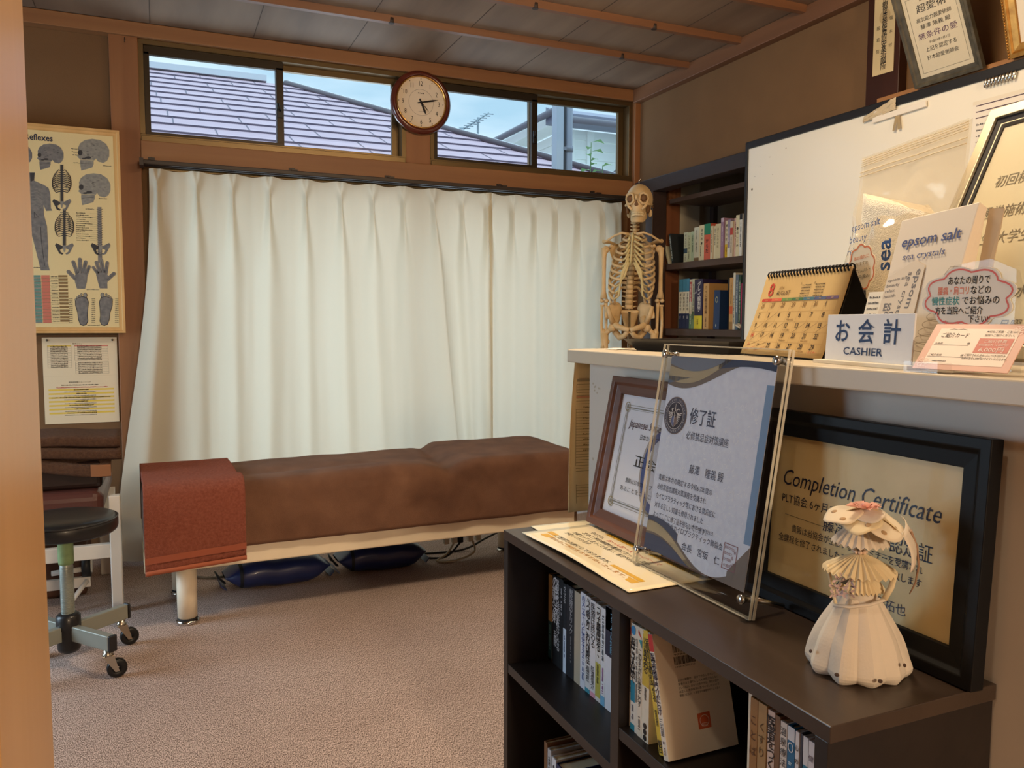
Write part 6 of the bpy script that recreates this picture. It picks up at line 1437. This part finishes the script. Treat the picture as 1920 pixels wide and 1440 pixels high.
# framed certificates
def stand(nm, lab, org, lean, w, h, bar, depth, fm, pm_):
    t = leaning_frame(nm, lab, (0, 0, 0), (0, 0, 0), w, h, bar, depth, fm, pm_)
    t.matrix_world = Matrix.Translation(org) @ Matrix.Rotation(RZ, 4, 'Z') @ Matrix.Rotation(-lean, 4, 'X'); return t
WALN = wood_mat('walnut_frame', (84, 52, 40), (116, 76, 58), 'x', 26, rough=.4)
w, h, bar = .430, .322, .036
t = stand('certificate_frame', 'walnut framed membership certificate leaning on the counter panel behind the acrylic stand', (.858, 1.522, .6665), .20, w, h, bar, .020, WALN, mat('cert_white', (238, 240, 250), .4))
p = Print(plane_mx((0, -.0062, 0), (1, 0, 0), (0, 0, 1))); SIL = mat('cert_silver', (150, 146, 136), .5); GLD = mat('cert_gold', (166, 152, 112), .5); SHB = mat('shield_blue', (70, 84, 140), .5); SHG = mat('shield_grey', (176, 166, 160), .5)
a, b = bar+.022, h-bar-.020
for o_, w__ in ((0, .0012), (.0045, .0026), (.009, .0008)): p.frame(a+o_, bar+.020+o_, w-a-o_, b-o_, w__, SIL, 0)
for cx, cy in ((a+.004, b-.004), (w-a-.004, b-.004), (a+.004, bar+.024), (w-a-.004, bar+.024)): p.ring(cx, cy, .009, .009, .002, GLD, 1, 12); p.disc(cx, cy, .004, .004, SIL, 2, 10); p.ring(cx+.006, cy-.006, .005, .005, .0012, GLD, 2, 10)
p.text('Japanese Society of Chiropractors', w/2, b-.045, .017, mat('cert_plum', (70, 40, 62), .5), 'c', width=.27, shear=.22, lay=3)
p.text('日本カイロプラクティック師協会', w/2, b-.066, .009, INK, 'c', width=.17, lay=3); p.text('正会員証', w/2-.01, .145, .020, INK, 'c', width=.16, lay=3, xs=1.1)
p.text('貴殿は日本カイロプラクティック師協会の会員で', w/2+.01, .108, .008, INK, 'c', width=.24, lay=3); p.text('あることをここに証します', w/2-.04, .090, .008, INK, 'c', width=.17, lay=3)
p.disc(w/2+.0, .145, .066, .090, SHG, 0, 32); p.disc(w/2+.0, .145, .060, .083, SHB, 1, 32); p.disc(w/2+.0, .145, .046, .066, mat('cert_white2', (214, 214, 226), .5), 2, 32)
p.done('lettering', t); onpanel(t, w, h, bar, .8)
BLF = mat('black_satin_frame', (14, 13, 14), .5, spec=.25)
w, h, bar = .412, .303, .040
t = stand('certificate_frame', 'large black framed Completion Certificate leaning on the counter panel behind the paper doll', (.893, 1.046, .6618), .055, w, h, bar, .022, BLF, mat('gold_certificate', (246, 226, 172), .45, rgb2=(224, 200, 142), vscale=9))
p = Print(plane_mx((0, -.0062, 0), (1, 0, 0), (0, 0, 1))); CB_ = mat('cert_navy', (38, 40, 66), .5)
iw = w-2*bar
p.text('Completion Certificate', w/2-.006, .186, .026, CB_, 'c', width=.282, shear=.25); p.text('PLT協会 6ヶ月コース', bar+.022, .159, .0125, CB_, 'l', width=.14)
p.text('藤澤 隆義　認定証', w/2+.036, .134, .019, CB_, 'c', width=.185)
p.line([(bar+.030, .140), (bar+.150, .1365)], .0006, CB_); p.line([(bar+.13, .125), (bar+.275, .125)], .0007, CB_)
p.text('貴殿は当協会が主催するPLTセミナーを受講され', bar+.047, .116, .0095, CB_, 'l', width=.235); p.text('全課程を修了されましたことをここに認定致します', bar+.020, .098, .0095, CB_, 'l', width=.262)
p.text('代表　上野拓也', bar+.262, .054, .012, CB_, 'r', width=.12)
p.done('lettering', t); onpanel(t, w, h, bar, 3.0)

# acrylic stand
w, h = .320, .402
t = thing('acrylic_certificate_stand', 'clear acrylic stand holding a training certificate with a round emblem on the bookcase', 'certificate stand', (0, 0, 0))
t.matrix_world = Matrix.Translation((.790, 1.243, .6635)) @ Matrix.Rotation(RZ, 4, 'Z') @ Matrix.Rotation(-.155, 4, 'X')
AC2 = glass_mat('acrylic_sheet', (250, 251, 252), 1.2, 0, 1.49); EDGE = glass_mat('acrylic_edge', (250, 250, 246), .6, .1, 1.49, .38, (252, 246, 228))
for nm, y0 in (('front_sheet', -.008), ('rear_sheet', -.0005)):
    mb = MB(AC2); mb.box((0, y0, 0), (w, y0+.0045, h)); s_ = ob(nm, mb, t)
    mb = MB(EDGE)
    for a_, b_ in (((-.0004, y0, 0), (.0006, y0+.0045, h)), ((w-.0006, y0, 0), (w+.0004, y0+.0045, h)), ((0, y0, -.0004), (w, y0+.0045, .0006)), ((0, y0, h-.0006), (w, y0+.0045, h+.0004))): mb.box(a_, b_)
    ob('polished_edge', mb, s_)
pw0, pw1, ph0, ph1 = .024, .296, .034, .382
CP = mat('certificate_paper', (226, 228, 240), .5, rgb2=(238, 240, 248), vscale=90)
ob('certificate', MB(CP).box((pw0, -.0030, ph0), (pw1, -.0022, ph1)), t)
p = Print(plane_mx((pw0, -.0030, ph0), (1, 0, 0), (0, 0, 1))); PW, PH = pw1-pw0, ph1-ph0
NV = mat('wave_navy', (52, 58, 84), .5); TN = mat('wave_tan', (176, 158, 122), .5); SLT = mat('wave_slate', (104, 110, 124), .5); BR_ = mat('wave_brown', (126, 108, 92), .5); SKY = mat('cert_sky', (132, 160, 192), .5)
def wave(u0, u1, fa, fb, m_, lay, n=24):
    U = [u0+(u1-u0)*k/n for k in range(n+1)]
    for k in range(n): p.poly([(U[k], fa(U[k])), (U[k+1], fa(U[k+1])), (U[k+1], fb(U[k+1])), (U[k], fb(U[k]))], m_, lay)
w1 = lambda c, a: (lambda u: c+a*math.cos(PI*(u/PW)*1.35+PI*.72))
T_ = lambda u: PH
wave(0, PW, lambda u: min(PH, PH-.030+.026*math.cos(u/PW*4.4+2.5)), T_, BR_, 0)
wave(0, PW*.62, lambda u: min(PH, PH-.036-.020*math.sin(u/PW*5.2+.3)+.045*(u/PW)), lambda u: min(PH, PH-.014-.018*math.sin(u/PW*5.0+.2)+.035*(u/PW)), TN, 1)
wave(0, PW*.55, lambda u: min(PH, PH-.012-.020*math.sin(u/PW*4.8+.1)+.028*(u/PW)), T_, SLT, 2)
wave(PW*.5, PW, lambda u: min(PH, PH-.016-.006*math.sin(u/PW*6)), T_, NV, 1)
wave(0, PW*.25, lambda u: PH-.050+.06*u/PW, lambda u: PH-.036+.0*u, SLT, 1)
wave(0, PW, lambda u: 0, lambda u: max(0, .030+.030*math.cos(u/PW*5.2-.3)), BR_, 0)
wave(0, PW*.85, lambda u: max(0, .006+.026*math.cos(u/PW*4.6-.4)), lambda u: max(0, .020+.030*math.cos(u/PW*4.9-.35)), TN, 1)
wave(0, PW*.75, lambda u: 0, lambda u: max(0, .004+.024*math.cos(u/PW*4.4-.4)), NV, 2)
wave(0, PW*.34, lambda u: max(0, .030+.022*math.cos(u/PW*5-.2)), lambda u: max(0, .036+.024*math.cos(u/PW*5-.5)), NV, 2)
wave(PW*.84, PW, lambda u: 0, lambda u: .02+.30*(u-PW*.84)/PW, BR_, 1)
p.rect(PW-.016, .07, PW, PH-.035, SKY, 0)
r2 = random.Random(21); FLK = mat('paper_fleck', (250, 250, 252), .5)
for k in range(420):
    u, v = r2.uniform(.02, PW-.02), r2.uniform(.06, PH-.07); a_ = r2.uniform(0, PI); p.line([(u, v), (u+.005*math.cos(a_), v+.005*math.sin(a_))], .0010, FLK, 0)
cu, cv = .036, PH-.105; EM = mat('emblem_dark', (66, 62, 78), .5); EL = mat('emblem_light', (206, 196, 190), .5); EBL = mat('emblem_blue', (92, 100, 140), .5); EBR = mat('emblem_brown', (112, 88, 78), .5)
p.disc(cu, cv, .033, .033, EBR, 2, 40); p.disc(cu, cv, .0315, .0315, EM, 3, 40); p.ring(cu, cv, .024, .024, .0007, EL, 4); p.disc(cu, cv, .0235, .0235, mat('emblem_mid', (96, 88, 100), .5), 3, 36)
for k, chh in enumerate('JAPANESE SOCIETY OF CHIROPRACTORS '):
    a_ = PI*.95-2*PI*k/34; p.text(chh, cu+.0265*math.cos(a_), cv+.0265*math.sin(a_), .0032, EL, 'c', rot=a_-PI/2, lay=5)
p.poly([(cu-.010, cv-.002), (cu+.010, cv-.002), (cu+.009, cv-.013), (cu, cv-.021), (cu-.009, cv-.013)], EBL, 4); p.poly([(cu, cv-.002), (cu+.010, cv-.002), (cu+.009, cv-.013), (cu, cv-.021)], EBR, 5); p.line([(cu-.010, cv-.002), (cu-.009, cv-.013), (cu, cv-.021), (cu+.009, cv-.013), (cu+.010, cv-.002)], .0007, EL, 6)
for sg in (-1, 1):
    for k in range(6): p.line([(cu+sg*(.006+.0005*k), cv+.001-.002*k), (cu+sg*(.021-.0018*k), cv+.006-.0038*k)], .0014, EL, 6)
p.text('S', cu-.008, cv+.003, .010, EL, 'c', bold=.02, lay=7); p.text('C', cu+.008, cv+.003, .010, EL, 'c', bold=.02, lay=7); p.line([(cu, cv+.021), (cu, cv-.012)], .0012, EL, 7); p.line([(cu-.003, cv+.014), (cu+.003, cv+.010), (cu-.003, cv+.005), (cu+.003, cv)], .0010, EL, 7)
CK = mat('cert_ink', (62, 66, 92), .5)
p.text('修了証', .078, PH-.112, .022, CK, 'l', width=.070, bold=.008); p.text('必修禁忌症対策講座', .076, PH-.140, .0115, CK, 'l', width=.112)
p.text('藤澤　隆義 殿', .098, PH-.196, .0125, CK, 'l', width=.090)
for k, (s, wd) in enumerate((('貴殿は本会の規定する令和6-7年度の', .152), ('必修禁忌症講座対策講座を受講され', .140), ('カイロプラクティック等における禁忌症に', .168), ('対する正しい知識を修得されました', .140), ('よってここに修了証を授与いたします。', .152))):
    p.text(s, .014+.0*k, PH-.222-.0165*k, .0085, CK, 'l', width=wd)
p.text('令和6年9月22日', .128, .064, .0055, CK, 'l', width=.055); p.text('日本カイロプラクティック師協会', .060, .048, .0085, CK, 'l', width=.150); p.text('会長　宮坂　仁', .108, .024, .0105, CK, 'l', width=.100)
SEAL = mat('seal_red', (140, 84, 92), .5); p.frame(.214, .022, .246, .062, .0012, SEAL, 2)
for k in range(6): p.vtext('日本カイロ会印'[k:k+4], .2185+.0045*k if k < 6 else .24, .0605, .0042, SEAL, length=.037, lay=2)
p.done('lettering', t)
PEG = mat('steel_standoff', (196, 192, 186), .22, metal=1)
for x, z in ((.016, h-.018), (w-.016, h-.018), (.016, .026), (w-.016, .026)):
    mb = MB(PEG); mb.lathe([(1e-4, -.0165), (.0062, -.0165), (.0072, -.015), (.0072, -.010), (.0045, -.009), (.0045, .007), (.0068, .008), (.0068, .013), (1e-4, .013)], (x, 0, z), 20, Matrix.Rotation(-PI/2, 4, 'X')); ob('standoff', mb, t)
inv = t.matrix_world.inverted()
for x in (.016, w-.016):
    p0 = V((x, .012, .026)); wp = t.matrix_world @ p0; p1 = inv @ V((wp.x+.055, wp.y, .6665+.003)); mb = MB(PEG); mb.cyl(p0, p1, .0045, seg=12); ob('support_rod', mb, t)

# paper doll
PD = mat('washi_white', (232, 220, 202), .75, tl=.18, bump=.06, bscale=200); PD2 = mat('washi_cream', (236, 218, 178), .75, tl=.15); PD3 = mat('washi_lilac', (196, 172, 172), .7, tl=.1)
t = thing('paper_doll', 'white folded paper doll in a pleated dress and flowered hat before the black framed certificate', 'doll', (.803, .742, .6612), -.80)
def skirt(u, v):
    a = 2*PI*u; n = 10; f = abs(((a*n/(2*PI)) % 1)-.5)*2; r = .022+(.064-.022)*(v**.9); r *= 1+.03*math.sin(3*a+.6)
    r += (.0065*f-.003)*(.4+.6*v)+.004*math.sin(PI*v); z = .096*(1-v)
    r += .004*noise.noise(V((a*2.1, v*3, 2)))*v; z += .003*smooth(.9, 1, v)*(1-f)
    if v > .84: r -= .009*((v-.84)/.16)**2
    return (r*math.cos(a), r*math.sin(a), max(.0006, z))
mb = MB(PD); mb.grid(skirt, 10*10, 22, smooth=False, closed_u=True); s_ = ob('skirt', mb, t, solid=.0005)
for k, a in enumerate((-2.55, -.62, -1.9, -1.2)):
    r_, z_ = (.060, .026) if k < 2 else (.065, .013); q = V((r_*math.cos(a), r_*math.sin(a), z_)); n_ = V((math.cos(a), math.sin(a), .45)).normalized()
    mb = MB(mat('punch_hole', (70, 52, 42), .8)); mb.ell((0, 0, 0), (.0030, .0024, .0008), Matrix.Translation(q+n_*.0052) @ n_.to_track_quat('Z', 'Y').to_matrix().to_4x4(), 12, 6); ob('punch_hole', mb, s_)
mb = MB(PD); mb.lathe([(.024, .088), (.022, .098), (.020, .108), (.012, .134), (.006, .146)], seg=24); ob('bodice', mb, t)
def collar(r0, r1, z0, z1, n, ang0, ang1, name, m_, drop=0):
    def f(u, v):
        a = ang0+(ang1-ang0)*u; g = abs(((u*n) % 1)-.5)*2; r = r0+(r1-r0)*v; return (r*math.cos(a), r*math.sin(a), z0+(z1-z0)*v+.004*g*v-drop*v*v)
    mb = MB(m_); mb.grid(f, n*4, 5, smooth=False); return ob(name, mb, t, solid=.0004)
collar(.004, .044, .150, .132, 18, -PI*1.12, PI*.10, 'collar', PD2, .006); collar(.006, .030, .138, .108, 14, -PI*.85, PI*.02, 'bow', PD2, .004)
mb = MB(PD2)
mb.grid(lambda u, v: ((-.040+.012*u)+.004*v, -.012-.018*u, .134-.046*u+.001*v), 6, 1); 
arm = ob('arm', mb, t, solid=.004)
mb = MB(PD); mb.tube([(-.029, -.031, .089), (-.010, -.037, .091), (.012, -.034, .096), (.028, -.024, .101)], .0035, 8, flat=.6); ob('arm', mb, t)
mb = MB(PD2); mb.tube([(.040, -.010, .132), (.036, -.018, .116), (.028, -.024, .101)], .0038, 8, flat=.5); ob('arm', mb, t)
r2 = random.Random(4)
bq = None
for k in range(9):
    c_ = V((-.026+.006*(k % 3)+r2.uniform(-.003, .003), -.034+r2.uniform(-.003, .002), .106+.009*(k//3)+r2.uniform(-.002, .002))); mb = MB(PD3)
    for q in range(5):
        a = 2*PI*q/5+k; d = V((math.cos(a), -.35, math.sin(a))); mb.raw([c_, c_+d*.006+V((0, 0, .002)), c_+d*.008, c_+d*.006-V((0, 0, .002))], [(0, 1, 2, 3)], True)
    ob('bouquet_flower', mb, t)
ob('bouquet_leaf', MB(mat('dark_leaf', (54, 52, 44), .6)).raw([(-.022, -.042, .122), (-.012, -.042, .128), (-.016, -.042, .120)], [(0, 1, 2)]), t, solid=.0006)
mb = MB(mat('brown_stick', (132, 96, 66), .5)); mb.cyl((0, 0, .142), (0, 0, .168), .0026, seg=10); ob('neck_stick', mb, t)
mb = MB(mat('clear_bead', (226, 196, 170), .15, coat=.5))
for k in range(8): a = 2*PI*k/8; mb.ell((.0065*math.cos(a), .0065*math.sin(a), .152), (.0028, .0028, .0026), None, 8, 6)
ob('bead_necklace', mb, t)
mb = MB(PD); mb.ell((0, 0, .178), (.017, .017, .019)); ob('head', mb, t)
collar(.010, .034, .186, .170, 22, -PI, PI*.98, 'hair_ruff', PD, .008)
def petal(ang, dist, rad, z, tilt, roll, nm, m_, dots=()):
    R_ = Matrix.Translation((dist*math.cos(ang)+.004, dist*math.sin(ang), z)) @ Matrix.Rotation(ang, 4, 'Z') @ Matrix.Rotation(tilt, 4, 'Y') @ Matrix.Rotation(roll, 4, 'X')
    def f(u, v):
        a = 2*PI*u; r = rad*v*(1+.12*math.cos(a)+.05*math.cos(5*a)); return R_ @ V((r*math.cos(a), r*math.sin(a)*.9, -.10*r*r/rad+.10*rad*v*v*math.sin(3*a)*.5))
    mb = MB(m_); mb.grid(f, 30, 6, closed_u=True); o = ob(nm, mb, t, solid=.0005)
    for u, v in dots:
        q = f(u, v); mb = MB(mat('punch_tan', (176, 146, 110), .8)); mb.ell((0, 0, 0), (.0042, .0036, .0011), Matrix.Translation(q) @ R_.to_3x3().to_4x4(), 12, 6); ob('punch_hole', mb, o)
PD4 = mat('washi_ivory', (236, 222, 196), .75, tl=.15)
for ang, dist, rad, z, tl_, rl, m_, dt in ((-1.75, .020, .026, .200, .45, .1, PD2, ((.1, .6),)), (-2.7, .026, .024, .203, .30, -.2, PD4, ((.85, .55), (.15, .6))), (2.6, .022, .024, .205, .25, 0, PD2, ()), (1.4, .022, .026, .203, .35, .2, PD, ()),
    (-.75, .026, .027, .197, .55, .1, PD4, ((.1, .55), (.9, .65))), (.1, .030, .028, .194, .62, .0, PD2, ((.05, .5), (.18, .7))), (-1.25, .012, .020, .206, .25, .2, PD, ())): petal(ang, dist, rad, z, tl_, rl, 'hat_petal', m_, dt)
mb = MB(mat('pink_washi', (236, 180, 164), .7, tl=.2))
for k in range(9):
    a = 2*PI*k/9; d = V((math.cos(a), math.sin(a), 0)); sd = V((-d.y, d.x, 0)); c_ = V((.004, -.010, .209)); L_ = .019+.006*(k % 2)
    mb.raw([c_, c_+d*L_*.6+sd*.007+V((0, 0, .007)), c_+d*L_+V((0, 0, .004)), c_+d*L_*.6-sd*.007+V((0, 0, .007))], [(0, 1, 2, 3)], True)
mb.ell((.004, -.010, .214), (.005, .005, .004)); ob('hat_flower', mb, t)
def droop(u, v):
    a = -.5+.9*v; return ((.050+.012*u)*math.cos(a)+.006*math.sin(u*3), (.050+.010*u)*math.sin(a), .192-.046*u-.006*math.cos(v*PI))
mb = MB(PD); mb.grid(droop, 8, 6); ob('hat_veil', mb, t, solid=.0004)
mb = MB(mat('brown_curl', (158, 124, 98), .6)); mb.tube([(.056, -.004, .186), (.064, .002, .164), (.067, .004, .140), (.064, .004, .118), (.058, .003, .104)], [.003, .003, .0028, .0022, .0014], 8, flat=.5); ob('ribbon_curl', mb, t)
